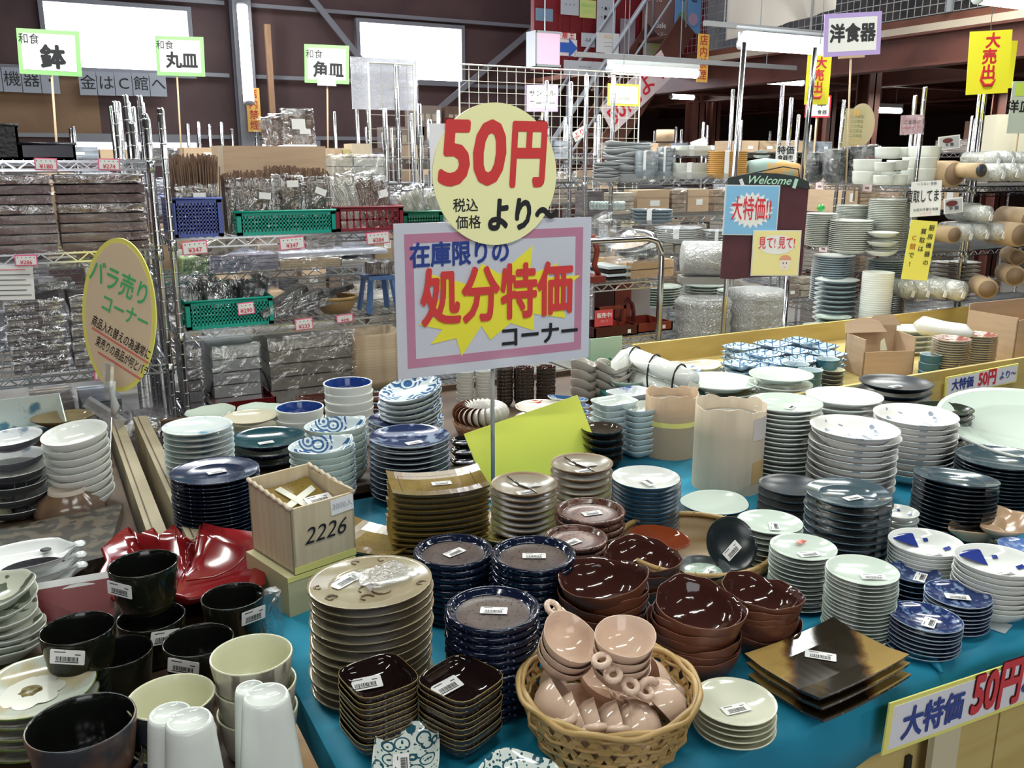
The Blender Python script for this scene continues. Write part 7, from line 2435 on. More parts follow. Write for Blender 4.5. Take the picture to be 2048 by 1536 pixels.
for k, (x0, x1, y0, y1, col, lab) in enumerate(((1228, 1262, 575, 640, (.28, .06, .04), 'upright red board standing behind the lacquer trays'), (1262, 1300, 572, 632, (.42, .38, .36), 'upright grey panel standing behind the lacquer trays'), (1190, 1230, 572, 630, (.08, .03, .03), 'upright dark board at the left behind the lacquer trays'))):
    X0, X1, zb, ztp = span(x0, x1, y0, y1, 3.84)
    MB().box((0, 0, 0), (X1 - X0, .01, .22)).build('upright_board', mat('bd%d' % k, col, .5), None, (X0, 3.84, .719), None, lab, 'board')
for k in range(3):
    MB().box((0, 0, 0), (.22, .3, .28)).build('stored_carton', mat('grey_carton', (.30, .29, .27), .8), None, (1.96 + k * .24, 3.56, .305), None, 'grey carton on the lowest cart shelf, %s' % ('left', 'middle', 'right')[k], 'box')

# ---------------------------------------------------------------- bundles on the racks behind
GB = mat('grey_blue_dish', (.26, .32, .36), .2)
GW = mat('grey_film_dish', (.46, .48, .50), .2)
ORB = mat('orange_tan_dish', (.60, .34, .10), .35)
TIE = mat('white_tie_tape', (.74, .75, .76), .3)


def bundle(lab, x0, x1, y0, y1, d, n, kind='bowl', mats=(GW, GW), fn=None, tie=True, filmed=True, zs=None, hf=.5, name='dish_bundle', seg=24, grp=None):
    """tied or film wrapped column of dishes, standing on a shelf"""
    cx = (x0 + x1) / 2
    pt_, pb_ = atd(cx, y0, d), atd(cx, y1, d)
    z0 = zs if zs is not None else pb_.z
    H = pt_.z - z0
    R = (x1 - x0) / 2 * d / FPX
    t = thing(name, lab, 'dish bundle', (pb_.x, pb_.y, z0 + .006), 0, grp)
    hr = hf * R
    pitch = (H - hr) / max(1, n - 1)
    me = ware('dish', kind, R, list(mats), h=hr, seg=seg, fn=fn(R) if getattr(fn, 'needR', False) else fn)
    for k in range(n):
        obj('dish', me, t, (0, 0, k * pitch), (0, 0, (k * 1.7) if fn is None or getattr(fn, 'needR', False) else 0))
    if tie:
        w_ = R * .12
        e = MB()
        for a in (FA - .25, FA + PI / 2 - .25):
            c, s_ = math.cos(a) * (R + .002), math.sin(a) * (R + .002)
            ta = Vector((-math.sin(a), math.cos(a), 0)) * w_
            for sg in (1, -1):
                p0 = Vector((c * sg * .6, s_ * sg * .6, -.001)); p1 = Vector((c * sg, s_ * sg, hr)); p2 = Vector((c * sg, s_ * sg, H)); p3 = Vector((0, 0, H + .003))
                L_ = [p0, p1, p2, p3]
                e.add([tuple(q_ + ta) for q_ in L_] + [tuple(q_ - ta) for q_ in L_], [(i, i + 1, i + 5, i + 4) for i in range(3)])
        e.build('tie_tape', TIE, t)
    if filmed:
        MB().lathe([(R * .8, 0), (R * 1.03, hr * .8), (R * 1.02, H * .5), (R * 1.04, H), (R * .6, H + .01), (0, H + .008)], 20, 0, wavy(5, .012, 0, 3, R)).build('film', FILM, t)
    return t


Z1 = 1.444
# rack left part behind the wire grid and right part: top shelves
bundle('tall tied column of wavy grey dishes behind the wire grid', 1206, 1300, 288, 378, 5.15, 10, 'dish', (GW, DKT), wv(4, .05, .16, 2), False, False, Z1 - .02, .3)
bundle('lower tied column of wavy grey dishes at the grid edge', 1184, 1240, 328, 378, 5.05, 6, 'dish', (GW, DKT), wv(4, .05, .16, 5), False, False, Z1 - .02, .3)
bundle('wrapped blue-grey bowls right of the wavy dishes', 1268, 1312, 305, 377, 4.95, 6, 'bowl', (GB, GW), None, True, True, Z1, .8)
bundle('wrapped blue-grey bowls, second column from wavy dishes', 1311, 1346, 298, 377, 5.0, 6, 'bowl', (GB, GW), None, True, True, Z1, .8)
bundle('upper tied pile of grey-white dishes right of wrapped bowls', 1344, 1425, 294, 330, 5.0, 7, 'dish', (GREYW, GREYW), sq(4, 1, .8, -.4), True, False, Z1 + .12, .3)
bundle('lower tied pile of grey-white dishes right of wrapped bowls', 1340, 1418, 328, 378, 5.0, 8, 'dish', (GREYW, GREYW), sq(4, 1, .8, -.4), True, False, Z1, .3)
bundle('tied pile of tan orange square dishes', 1415, 1488, 305, 377, 4.85, 12, 'dish', (ORB, ORB), sq(4, 1, .8, -.4), True, False, Z1, .3)
p = atd(1545, 340, 4.85)
t = thing('cloth_roll', 'rolled aqua and orange cloth lying beside the tan dishes', 'cloth roll', (p.x, p.y, Z1 + .055), -YAW + .1)
MB().path([(-.14, 0, .0), (-.05, 0, .005), (.05, 0, .0), (.14, 0, -.01)], [.045, .055, .05, .04], 14).build('cloth_roll_body', mat('aqua_cloth', (.35, .48, .45), .8, col2=(.70, .42, .15), ns=9, lo=.5, hi=.56), t)
t, w_, h_ = sign('small_price_card', 'white card with grey lettering above the cloth roll', 1552, 292, 1590, 322, d=5.2, face=PAPER, t_=.003)
stick_down(t, .2, 0, -h_ / 2)
letters('特価', .05, INK, t, 0, .015, .003, .02)
letters('食器市', .03, INK, t, 0, -.025, .003, .02)
bundle('tied white conical bowls behind the cloth roll', 1505, 1538, 303, 335, 4.9, 6, 'dish', (GREYW, GREYW), None, False, False, Z1, .3)
p = atd(1330, 280, 5.6)
MB().lathe([(0, 0), (.055, 0), (.055, .07), (.05, .07), (.05, .004), (0, .004)], 20).build('carton_tube', CARD, None, (p.x, p.y, 1.66), None, 'short brown cardboard tube behind wrapped bowls', 'tube')
MB().box((-.05, 0, 0), (.05, .1, .12)).build('stored_carton', CARD, None, (p.x, p.y, 1.53), None, 'carton beneath the short cardboard tube behind wrapped bowls', 'box')
t, w_, h_ = sign('white_ticket', 'white ticket leaning on top of grey-white dishes', 1382, 279, 1413, 296, d=5.0, face=PAPER, roll=-.35, t_=.003)
# lower shelves behind
bundle('stacked aqua square boxes tied with tape', 1262, 1342, 420, 449, 5.1, 4, 'dish', (GB, GB), sq(9, 1, .7, -.4), True, False, None, .22)
for k in range(10):
    p = atd(1183 + k * 7, 412, 5.3)
    obj('small_glass', TR.setdefault('sg', MB().lathe([(0, 0), (.011, 0), (.016, .03), (.012, .045), (0, .05)], 12).mesh('small_glass', film('glass_film', (.6, .75, .72), .6, 10, .2, .05, .5))), None, (p.x, p.y, p.z - .02), None, 'small pale glass in the row behind the wire grid, %s from left' % ['first', 'second', 'third', 'fourth', 'fifth', 'sixth', 'seventh', 'eighth', 'ninth', 'tenth'][k], 'glass', 'row of small pale glasses')
bundle('wide film wrapped grey plates left of the dark red board', 1308, 1402, 456, 486, 4.9, 6, 'coupe', (GREYW, GW), None, True, True, None, .2)
bundle('film wrapped grey plates hidden beside the dark red board', 1404, 1462, 462, 490, 4.9, 5, 'coupe', (GREYW, GW), None, True, True, None, .2)
p = atd(1408, 515, 4.62)
t = thing('bubble_roll', 'fat bubble wrapped roll of bowls left of dark red board', 'wrapped roll', p, -YAW)
MB().path([(-.115, 0, 0), (-.11, 0, 0), (.13, 0, -.008), (.14, 0, -.008)], [.06, .086, .092, .07], 24).build('bubble_film', BUBBLE, t)
for k in range(5):
    MB().path([(-.1 + k * .045, 0, 0), (-.07 + k * .045, 0, 0)], [.045, .07], 20).build('bowl', GREYW, t)
MB().box((-.12, -.07, -.13), (.13, .07, -.094)).build('stored_carton', mat('grey_carton', (.3, .29, .27), .8), None, p, (0, 0, -YAW), 'flat grey carton under the bubble wrapped roll', 'box')
for k in range(3):
    cx = (1318, 1408, 1475)[k]
    S('stacked_plate', 'plate', 'grey-green plate', ['left of the cart handle post', 'behind the cart handle post', 'behind the pole foot'][k], cx, (571, 568, 580)[k], (612, 596, 606)[k], (90, 84, 80)[k], 8 if k == 0 else 5, 'wide', [PALE, PALE], S_=.65, h=.14, seg=28)
bundle('big bubble wrapped column of bowls at left below board', 1352, 1452, 592, 712, 4.65, 9, 'bowl', (GREYW, TAN), None, False, False, .42, .45)
bundle('big bubble wrapped column of bowls at right below board', 1450, 1560, 578, 706, 4.75, 9, 'bowl', (GREYW, GREYW), None, False, False, .42, .45)
for nm_, cx, wpx, y0, y1, d in (('left', 1402, 104, 590, 712, 4.65), ('right', 1506, 114, 574, 706, 4.75)):
    pt_, pb_ = atd(cx, y0, d), atd(cx, y1, d)
    R = wpx / 2 * d / FPX * 1.04
    t = MB().lathe([(R * .9, 0)] + [(R * (1 + .04 * math.sin(k * 2.1)), (pt_.z - pb_.z) * k / 14) for k in range(1, 14)] + [(R * .9, pt_.z - pb_.z), (0, pt_.z - pb_.z + .01)], 28, 0, wavy(9, .03, .0, 4, R)).build(
        'bubble_film_cover', BUBBLE, None, (pb_.x, pb_.y, pb_.z), None, 'bubble film wrapped round the %s column below the board' % nm_, 'film')
for k in range(6):
    MB().box((0, 0, 0), (.10, .2, .01)).build('grey_plate_stack', GB, None, (ony(1362, 650, 4.3).x, 4.25, .47 + .03 * k), None, 'flat blue-grey dish, %s of the pile behind the cart post' % ['lowest', 'second', 'third', 'fourth', 'fifth', 'topmost'][k], 'dish', 'flat blue-grey dishes behind the cart post')

# welcome board on two chrome posts
wd = 4.28
t = thing('welcome_board', 'dark red welcome board with pastel lettering on chrome posts', 'board', (atd(1525, 500, wd).x, atd(1525, 500, wd).y, 0), -YAW)
def wl(x, y):
    return (x - 1525) * wd / FPX, EYE + (ray(1525, y) * wd).z
pts = [(1443, 558), (1470, 560), (1500, 556), (1605, 552), (1606, 372), (1590, 358), (1560, 350), (1520, 345), (1490, 349), (1446, 358)]
MB().prism([wl(*p) for p in pts], 0, .014, 0, Matrix.Rotation(PI / 2, 4, 'X')).build('board_panel', mat('dark_red_board', (.085, .018, .028), .5, col2=(.07, .014, .022), ns=6), t)
ln = MB().prism([wl(*p) for p in [(1446, 355), (1445, 372), (1472, 366), (1583, 372), (1608, 378), (1604, 362), (1580, 352), (1540, 346), (1500, 345), (1470, 350)]], .0145, .02, 0, Matrix.Rotation(PI / 2, 4, 'X')).build('header_strip', mat('black_green_strip', (.02, .03, .03), .5), t)
x_, z_ = wl(1525, 360)
letters('Welcome', .052, mat('mint_lettering', (.45, .75, .58), .5), t, x_, z_, .024, .012, ital=.35, roll=-.03)
for px, y0, y1 in ((1466, 96, 720), (1602, 105, 372)):
    a, b_ = wl(px, y0), wl(px + (y1 - y0) * -.022, y1)
    MB().tube((a[0], .02, a[1]), (b_[0] + .0, .02, 0 if px < 1500 else b_[1]), .0125, 10).build('post', POSTM, t)
a = wl(1582, 560)
MB().tube((a[0], .02, a[1] + .1), (a[0] - .0, .02, .0), .013, 10).build('post', POSTM, t)
MB().path([(wl(1450, 355)[0], 0, wl(1450, 355)[1]), (wl(1555, 333)[0], 0, wl(1555, 333)[1]), (wl(1585, 338)[0], 0, wl(1585, 338)[1]), (wl(1588, 356)[0], 0, wl(1588, 356)[1])], .003, 6).build('hanger_wire', DARKM, t)
for px, m_ in ((1474, (.7, .7, .7)), (1578, (.45, .72, .58))):
    x_, z_ = wl(px, 366)
    MB().box((-.008, -.022, -.022), (.008, -.016, .022), 0).build('chalk_mark', mat('chalk%d' % px, m_, .6), t, (x_, 0, z_), (0, .25 if px > 1500 else -.4, 0))
def dv(y, off):
    fh = Vector((ST_, CT, 0))
    return ((atd(1525, 500, wd) - EY).dot(fh) - off) / ray(1525, y).dot(fh)


t, w_, h_ = sign('sale_poster', 'blue rayed poster with red special price lettering on the welcome board', 1448, 371, 1557, 470, d=dv(420, .026), border=mat('poster_film_edge', (.62, .68, .75), .3), face=mat('rayed_blue', (.22, .50, .78), .4), bw=.006, roll=.01, cat='poster')
e = MB()
rp = [(.105 * (1.0 if i % 2 else .78) * math.cos(2 * PI * i / 44), .085 * (1.0 if i % 2 else .78) * math.sin(2 * PI * i / 44)) for i in range(44)]
e.prism(rp, 0, .0005, 0, Matrix.Translation((0, -.0015, 0)) @ Matrix.Rotation(PI / 2, 4, 'X')).build('white_burst', PAPER, t)
letters('大特価!!', .058, RED, t, 0, 0, .004, .012, sx=.92, sz=2.0)
t, w_, h_ = sign('sale_poster', 'yellow poster with red lettering and simple drawn face', 1504, 461, 1600, 552, d=dv(506, .034), border=mat('poster_film_edge2', (.72, .72, .70), .3), face=mat('soft_yellow', (.86, .78, .36), .5), bw=.005, cat='poster')
e = MB().prism([(.085 * math.cos(q_ * PI / 12), .045 * math.sin(q_ * PI / 12)) for q_ in range(24)], 0, .0005, 0, Matrix.Translation((0, -.0015, .04)) @ Matrix.Rotation(PI / 2, 4, 'X')).build('white_patch', PAPER, t)
letters('見て! 見て!', .040, RED, t, 0, .045, .004, .01, sx=.9, sz=1.5)
e = MB().prism([(.026 * math.cos(q_ * PI / 12), .036 * math.sin(q_ * PI / 12)) for q_ in range(24)], 0, .0006, 0, Matrix.Translation((.045, -.0018, -.045)) @ Matrix.Rotation(PI / 2, 4, 'X')).build('face_drawing', mat('face_cream', (.85, .78, .70), .5), t)
e = MB().prism([(.029 * math.cos(q_ * PI / 12), .024 * math.sin(q_ * PI / 12)) for q_ in range(13)], 0, .0008, 0, Matrix.Translation((.045, -.002, -.032)) @ Matrix.Rotation(PI / 2, 4, 'X')).build('hair_drawing', mat('hair_pink', (.75, .35, .22), .5), t)
for xx in (.036, .052):
    MB().prism([(.0022 * math.cos(q_ * PI / 4), .005 * math.sin(q_ * PI / 4)) for q_ in range(8)], 0, .0008, 0, Matrix.Translation((xx, -.0028, -.046)) @ Matrix.Rotation(PI / 2, 4, 'X')).build('eye_drawing', INK, t)
MB().path([(.038, -.003, -.064), (.044, -.003, -.067), (.05, -.003, -.064)], .0008, 4).build('mouth_drawing', RED, t)

# ---------------------------------------------------------------- right racks
def SD(name, desc, where, px, yt, wpx, n, kind, mats, d, S_, h=.18, yb=None, seg=26, **k):
    """stack on a shelf of the right racks, standing at depth d"""
    p = atd(px, yt, d)
    R = wpx / 2 * d / FPX
    hr = h * R
    H = p.z - S_
    nn = max(2, int(n * 1.35) if n > 6 else n)
    pitch = (H - hr) / (nn - 1)
    me = ware(name, kind, R, mats, h=hr, seg=seg)
    for i in range(nn):
        kk = nn - 1 - i
        obj(name, me, None, (p.x + random.uniform(-.001, .001), p.y, S_ + .005 + kk * pitch), None, '%s, %s in stack %s' % (desc, 'bottom' if i == nn - 1 else ORD[i], where), k.get('cat', 'plate'), '%ss in the stack %s' % (desc, where))


GWP = mat('shelf_white_plate', (.62, .64, .60), .2)
GBP = mat('shelf_blue_edge', (.28, .36, .42), .15)
Z3 = 1.047
SD('shelf_plate', 'white plate', 'under the green ball', 1642, 428, 62, 14, 'coupe', [GWP, GWP], 5.05, Z3 + .02)
p = atd(1641, 424, 5.05)
MB().lathe([(0, 0)] + [(.022 * math.sin(a), .022 - .022 * math.cos(a)) for a in [PI * q_ / 8 for q_ in range(1, 8)]] + [(0, .044)], 18).build('green_ball', mat('green_tape_ball', (.03, .30, .05), .3), None, (p.x, p.y, p.z), None, 'round green tape ball lying on the white plates', 'ball')
SD('shelf_plate', 'white plate', 'behind the wide one', 1708, 412, 68, 20, 'coupe', [GWP, GWP], 5.15, Z3)
SD('shelf_plate', 'wide white plate', 'second on right rack', 1704, 442, 84, 12, 'coupe', [GWP, GWP], 4.92, Z3)
SD('shelf_plate', 'grey-white plate', 'tallest, left of post', 1776, 400, 72, 22, 'coupe', [GWP, GWP], 4.95, Z3)
SD('shelf_plate', 'white shallow bowl', 'against the front post', 1766, 466, 60, 3, 'dish', [GWP, WHITE], 4.8, Z3, h=.3)
SD('shelf_plate', 'white plate', 'right behind the post', 1812, 398, 50, 22, 'coupe', [GWP, GWP], 5.1, Z3)
Z4 = .672
SD('shelf_plate', 'blue edged plate', 'lower left on right rack', 1668, 512, 84, 16, 'coupe', [GBP, WHITE], 5.1, Z4 + .08)
SD('shelf_plate', 'blue edged plate', 'front of the lower shelf', 1675, 560, 86, 7, 'coupe', [GBP, WHITE], 4.95, Z4)
SD('shelf_plate', 'grey-blue plate', 'behind the white cylinder', 1774, 520, 78, 20, 'coupe', [GBP, GWP], 5.0, Z4)
SD('shelf_bowl', 'tall white bowl', 'by the lower post', 1757, 546, 62, 17, 'bowl', [WHITE, WHITE], 4.78, Z4, h=.6)
for k, (px, yt, w_, n) in enumerate(((1640, 650, 68, 7), (1667, 632, 70, 7), (1720, 646, 72, 4))):
    S('shelf_plate', 'plate', 'pale green edged plate', ['behind the tray left', 'behind the tray middle', 'behind the torn box'][k], px, yt, yt + 48, w_, n, 'wide', [PALE, PALE], S_=.60, h=.14, seg=28)
MB().box((0, 0, -.03), (.56, .40, 0)).box((.02, .02, -.6), (.54, .38, -.03)).build('storage_crate', mat('brown_crate', (.20, .12, .06), .7), None, (3.40, 3.15, .60), None, 'brown crate on the floor carrying pale green edged plates', 'crate')
# tags along right shelves
n_ = 0
for Zz, pts in ((1.41, ((1640, 368), (1735, 372))), (1.045, ((1648, 481), (1746, 490))), (.67, ((1653, 597), (1699, 606), (1747, 616)))):
    for px, py in pts:
        p = onx(px, py, 4.215)
        t = thing('price_tag', 'pinkish price tag, %s along the right rack shelves' % ['first on the top shelf', 'second on the top shelf', 'left on the middle shelf', 'right on the middle shelf', 'first on the lower shelf', 'second on the lower shelf', 'third on the lower shelf'][n_], 'price tag', (4.216, p.y, Zz - .012), -PI / 2)
        n_ += 1
        MB().box((-.032, -.002, -.022), (.032, 0, .022)).build('card', mat('pinkish_tag', (.78, .60, .60), .5), t)
        letters('¥98', .018, INK, t, 0, -.005, .003, .01)
# black bowls and white bowls on the top shelf
BB = mat('black_wrapped_bowl', (.01, .012, .02), .15)
Z5 = 1.413
n_ = 0
for px, y0, y1, wpx, n, d in ((1628, 308, 356, 36, 5, 5.3), (1668, 302, 356, 46, 5, 5.15), (1702, 296, 354, 40, 5, 5.2), (1735, 294, 335, 44, 3, 5.3)):
    bundle('black bowls tied in film, %s column from left on the right rack' % ['first', 'second', 'third', 'fourth'][n_], px - wpx / 2, px + wpx / 2, y0, y1, d, n, 'bowl', (BB, BB), None, False, True, Z5, .85)
    n_ += 1
n_ = 0
for px, y0, y1, wpx, n, d in ((1735, 320, 358, 54, 2, 4.95), (1770, 326, 358, 40, 2, 4.8), (1796, 322, 358, 42, 2, 4.85), (1840, 316, 357, 66, 2, 4.95), (1775, 296, 330, 48, 2, 5.15), (1812, 296, 330, 46, 2, 5.2), (1850, 294, 325, 62, 2, 5.1)):
    SD('deep_bowl', 'white deep bowl', ['at far left of white bowls', 'in front at left', 'in front at right', 'right behind the post', 'behind at left', 'behind in the middle', 'behind at right'][n_], px, y0, wpx, n, 'mug', [GWP, WHITE], d, Z5, h=.95, cat='bowl')
    n_ += 1
# tan cartons and wrapped cups further right
TUBE = mat('tan_carton_tube', (.48, .34, .20), .6)
WR = film('white_film_cups', (.72, .74, .70), .62, 30, 1, .2, .6)
def roll(lab, px, py, rpx, L, d, m, filmed=None, dirn=(-.25, -1, 0), end=None, nm='cup_roll'):
    p = atd(px, py, d)
    R = rpx * d / FPX
    t = thing(nm, lab, 'wrapped roll', p)
    v = Vector(dirn).normalized()
    if m is not None:
        MB().path([Vector((0, 0, 0)), -v * L], R, 16).build('carton_tube', m, t)
        MB().path([v * .001, v * .003], R * .85, 16).build('tube_mouth', end or mat('tube_inside', (.24, .16, .10), .8), t)
    if filmed:
        MB().path([v * .03, v * .01, Vector((0, 0, 0)), -v * L], [R * .3, R * .8, R * 1.03, R * 1.03], 14).build('film_wrap', filmed, t)
        for k in range(4):
            MB().path([-v * (.02 + .05 * k), -v * (.05 + .05 * k)], [R * .9, R * .65], 16).build('cup', GWP, t)
        MB().box((-.012, -.004, -.035), (.012, -.001, -.0)).build('paper_tag', PAPER, t, (v.x * .03, v.y * .03, 0), (0, .3, 0))
    return t
n_ = 0
for px, py, r_, d, kind in ((1962, 341, 15, 4.75, 'd'), (1908, 348, 26, 4.9, 't'), (1888, 346, 24, 5.1, 't'), (2000, 345, 17, 4.75, 'w'), (2028, 342, 15, 4.75, 'w'), (2052, 345, 17, 4.8, 'w'), (1990, 318, 14, 4.85, 'w'), (2020, 316, 14, 4.85, 'w'), (2048, 318, 14, 4.85, 'w')):
    roll('%s, number %s along the top shelf right' % ({'d': 'tan carton tube with dark mouth', 't': 'tan carton tube', 'w': 'film wrapped cups'}[kind], n_), px, py, r_, .22, d, TUBE if kind != 'w' else None, WR if kind == 'w' else None, end=DKT if kind == 'd' else None)['label'] = \
        ['tan carton tube with dark mouth and ticket at top right', 'tan carton tube left of the dark mouthed one', 'tan carton tube farthest left on the right top shelf', 'film wrapped white cups right beside the dark mouthed tube', 'film wrapped cups, second right of the dark mouthed tube', 'film wrapped cups cut by the right edge, lower row', 'film wrapped cups in the upper row, left one', 'film wrapped cups in the upper row, middle one', 'film wrapped cups in the upper row at the right edge'][n_]
    n_ += 1
n_ = 0
for px, py, r_, d, kind in ((1908, 470, 17, 4.8, 't'), (1935, 466, 17, 4.85, 'w'), (1968, 464, 17, 4.85, 'w'), (2000, 464, 17, 4.85, 'w'), (1955, 425, 18, 4.9, 'w'), (1975, 428, 16, 4.8, 'w'), (2040, 470, 24, 4.8, 't'), (2060, 440, 24, 4.9, 't')):
    roll('x', px, py, r_, .2, d, TUBE if kind == 't' else None, WR if kind == 'w' else None)['label'] = \
        ['tan carton tube on the middle shelf beside yellow vertical notice', 'film wrapped cups on the middle shelf, left one', 'film wrapped cups on the middle shelf, middle one', 'film wrapped cups on the middle shelf, right one', 'bigger film wrapped bowl above the middle shelf tubes, left', 'bigger film wrapped bowl above the middle shelf tubes, right', 'wide tan carton tube on middle shelf at the right edge', 'wide tan carton tube lying higher at the right edge'][n_]
    n_ += 1
n_ = 0
for px, py, r_, d, kind in ((1820, 580, 18, 4.8, 'w'), (1850, 580, 19, 4.8, 'w'), (1884, 580, 18, 4.75, 'w'), (1920, 582, 20, 4.7, 'w'), (1975, 578, 20, 4.75, 't'), (2030, 552, 20, 4.9, 't'), (2035, 515, 16, 4.95, 't')):
    roll('x', px, py, r_, .2, d, TUBE if kind == 't' else None, WR if kind == 'w' else None, (-.9, -1, 0) if kind == 't' else (-.25, -1, 0))['label'] = \
        ['film wrapped cups on the lower right shelf, first by the post', 'film wrapped cups on the lower right shelf, second', 'film wrapped cups on the lower right shelf, third', 'film wrapped cups with white ticket on the lower right shelf', 'tan open carton tube beside the ticketed cups', 'wide tan carton tube on the lower shelf at right edge', 'small tan carton tube above the wide one at right edge'][n_]
    n_ += 1
for k, (px, y0, w_, n) in enumerate(((1893, 525, 56, 8), (1930, 525, 60, 8))):
    SD('shelf_plate', 'brown edged plate', ['left behind wrapped cups', 'right behind wrapped cups'][k], px, y0, w_, n, 'coupe', [mat('brown_edge', (.30, .22, .18), .2), GWP], 5.2, .75)
GLS = film('drinking_glass', (.75, .78, .76), .45, 12, .3, .05, .4)
gm = MB().lathe([(0, 0), (.022, 0), (.027, .07), (.025, .07), (.02, .004), (0, .004)], 14).mesh('drinking_glass', GLS)
k = 0
for r_ in range(4):
    for i in range(17):
        o = obj('drinking_glass', gm, None, (4.27 + i * .062 + .03 * (r_ % 2), 3.38 + r_ * .07, .60), None, 'clear tumbler on the lowest right shelf, row %s, place %s' % (['one', 'two', 'three', 'four'][r_], i + 1), 'glass', 'clear tumblers on the lowest right shelf')
        o['label'] = 'clear tumbler standing among many on the lowest right shelf'
MB().box((4.25, 3.36, .575), (5.35, 3.66, .60)).build('glass_tray', mat('dark_tray', (.05, .05, .05), .5), None, None, None, 'dark flat tray under the clear tumblers', 'tray')
t_ = MB().box((4.27, 3.38, .255), (5.3, 3.7, .575)).build('stored_carton', CARD, None, None, None, 'low wide carton under the tumbler tray', 'box')
# signs of the right racks
t, w_, h_ = sign('price_board', 'white hand lettered purchase notice on the right rack post', 1822, 363, 1882, 432, d=4.62, face=PAPER, roll=-.06, t_=.003, cat='notice')
letters('買取してます', .034, INK, t, 0, .01, .003, .012, sz=2)
letters('お店の不要な食器', .016, INK, t, 0, -.055, .003, .005)
letters('いろいろ', .016, PINK, t, 0, -.075, .003, .005)
letters('いらない 食器', .016, INK, t, 0, .075, .003, .0)
t, w_, h_ = sign('yellow_notice', 'tall yellow notice with vertical black lettering on right rack', 1812, 442, 1865, 560, d=4.60, face=mat('lemon_notice', (.86, .80, .14), .5), roll=.07, t_=.002, cat='notice')
for col_, xx, z0, s_ in (('厨房機器の', .042, .115, .030), ('買取は', .004, .095, .030), ('C館で!', -.038, .06, .032)):
    for i, c_ in enumerate(col_):
        letters(c_, s_, INK if c_ not in 'C館' else mat('amber_ink', (.5, .15, .02), .5), t, xx, z0 - i * .044, .003, .015)
t, w_, h_ = sign('pink_notice', 'pink notice in film on a chrome post at right', 1801, 231, 1846, 268, d=4.62, face=mat('salmon_card', (.70, .42, .44), .5), roll=-.04, t_=.002, cat='notice')
letters('ご自由に', .022, INK, t, 0, .012, .003, .0)
letters('お取り下さい', .016, RED, t, 0, -.014, .003, .0)
MB().box((-w_ / 2 - .003, -.008, -h_ / 2 - .003), (w_ / 2 + .003, -.004, h_ / 2 + .003)).build('film_sleeve', FILM, t)
t, w_, h_ = sign('yellow_card_notice', 'tan yellow lettered card hanging before a round tan disc', 1688, 219, 1730, 296, d=5.5, face=mat('khaki_card', (.52, .46, .26), .6), roll=.03, t_=.003, cat='notice')
for i in range(7):
    letters('一二三四五', .02, mat('khaki_ink', (.22, .20, .08), .6) if i < 5 else ORNG, t, 0, .07 - i * .028, .003, 0)
letters('器', .04, ORNG, t, 0, .09, .003, .01)
p = atd(1722, 250, 5.65)
t = thing('round_card', 'round tan disc on a stick behind the lettered card', 'disc', p, -YAW)
MB().prism([(.085 * math.cos(q_ * PI / 16), .13 * math.sin(q_ * PI / 16)) for q_ in range(32)], 0, .004, 0, Matrix.Rotation(PI / 2, 4, 'X')).build('disc', mat('tan_disc', (.50, .42, .26), .6), t)
stick_down(t, .35, 0, -.12)
for x0, y0, x1, y1, d, lab in ((1888, 396, 1926, 426, 4.55, 'framed small price ticket with oval logo on right post'), (1877, 272, 1920, 298, 5.3, 'framed ticket with red cross lines behind right posts')):
    t, w_, h_ = sign('framed_ticket', lab, x0, y0, x1, y1, d=d, border=PAPER, face=GREYP, bw=.006, roll=-.12, t_=.003, cat='notice')
    MB().prism([(.03 * math.cos(q_ * PI / 12) , .014 * math.sin(q_ * PI / 12)) for q_ in range(24)], 0, .0008, 0, Matrix.Translation((-.01, -.003, .012)) @ Matrix.Rotation(PI / 2, 4, 'X')).build('logo_oval', mat('dark_maroon', (.14, .03, .03), .5), t)
    letters('半 額', .022, INK, t, 0, -.014, .003, .01)
t, w_, h_ = sign('category_sign', 'cropped green and white sign at the right edge', 2020, 165, 2070, 265, d=4.9, face=mat('mint_sign', (.55, .62, .55), .5), cat='sign')
letters('洋皿', .07, INK, t, -.02, 0, .003, .02)
MB().box((-.05, -.002, .06), (.06, -.0015, .13)).build('lime_patch', mat('lime_patch', (.55, .72, .12), .5), t)
stick_down(t, .25, 0, -h_ / 2)
for k, (px, d, m_) in enumerate(((1985, 7.5, 'r'), (2030, 6.5, 'c'))):
    p = atd(px, 285, d)
    MB().box((-.15, 0, 0), (.15, .2, .26)).build('shop_carton', mat('brown_print_carton', (.22, .10, .06), .6) if m_ == 'r' else mat('cream_print_carton', (.62, .58, .45), .6), None, (p.x, p.y, 1.605), (0, 0, -YAW), ['dark brown printed carton on the far rack at right', 'cream printed carton at the right edge on a far rack'][k], 'box')
# ---------------------------------------------------------------- goods on racks further back, each a wrapped pack or a carton
rn = random.Random(5)
cols = [(.46, .40, .34), (.30, .24, .20), (.55, .55, .58), (.20, .17, .18), (.60, .52, .40), (.38, .42, .50), (.12, .11, .13), (.50, .36, .24)]
CN = ['beige', 'brown', 'pale grey', 'dark brown', 'tan', 'blue-grey', 'black', 'rust brown']


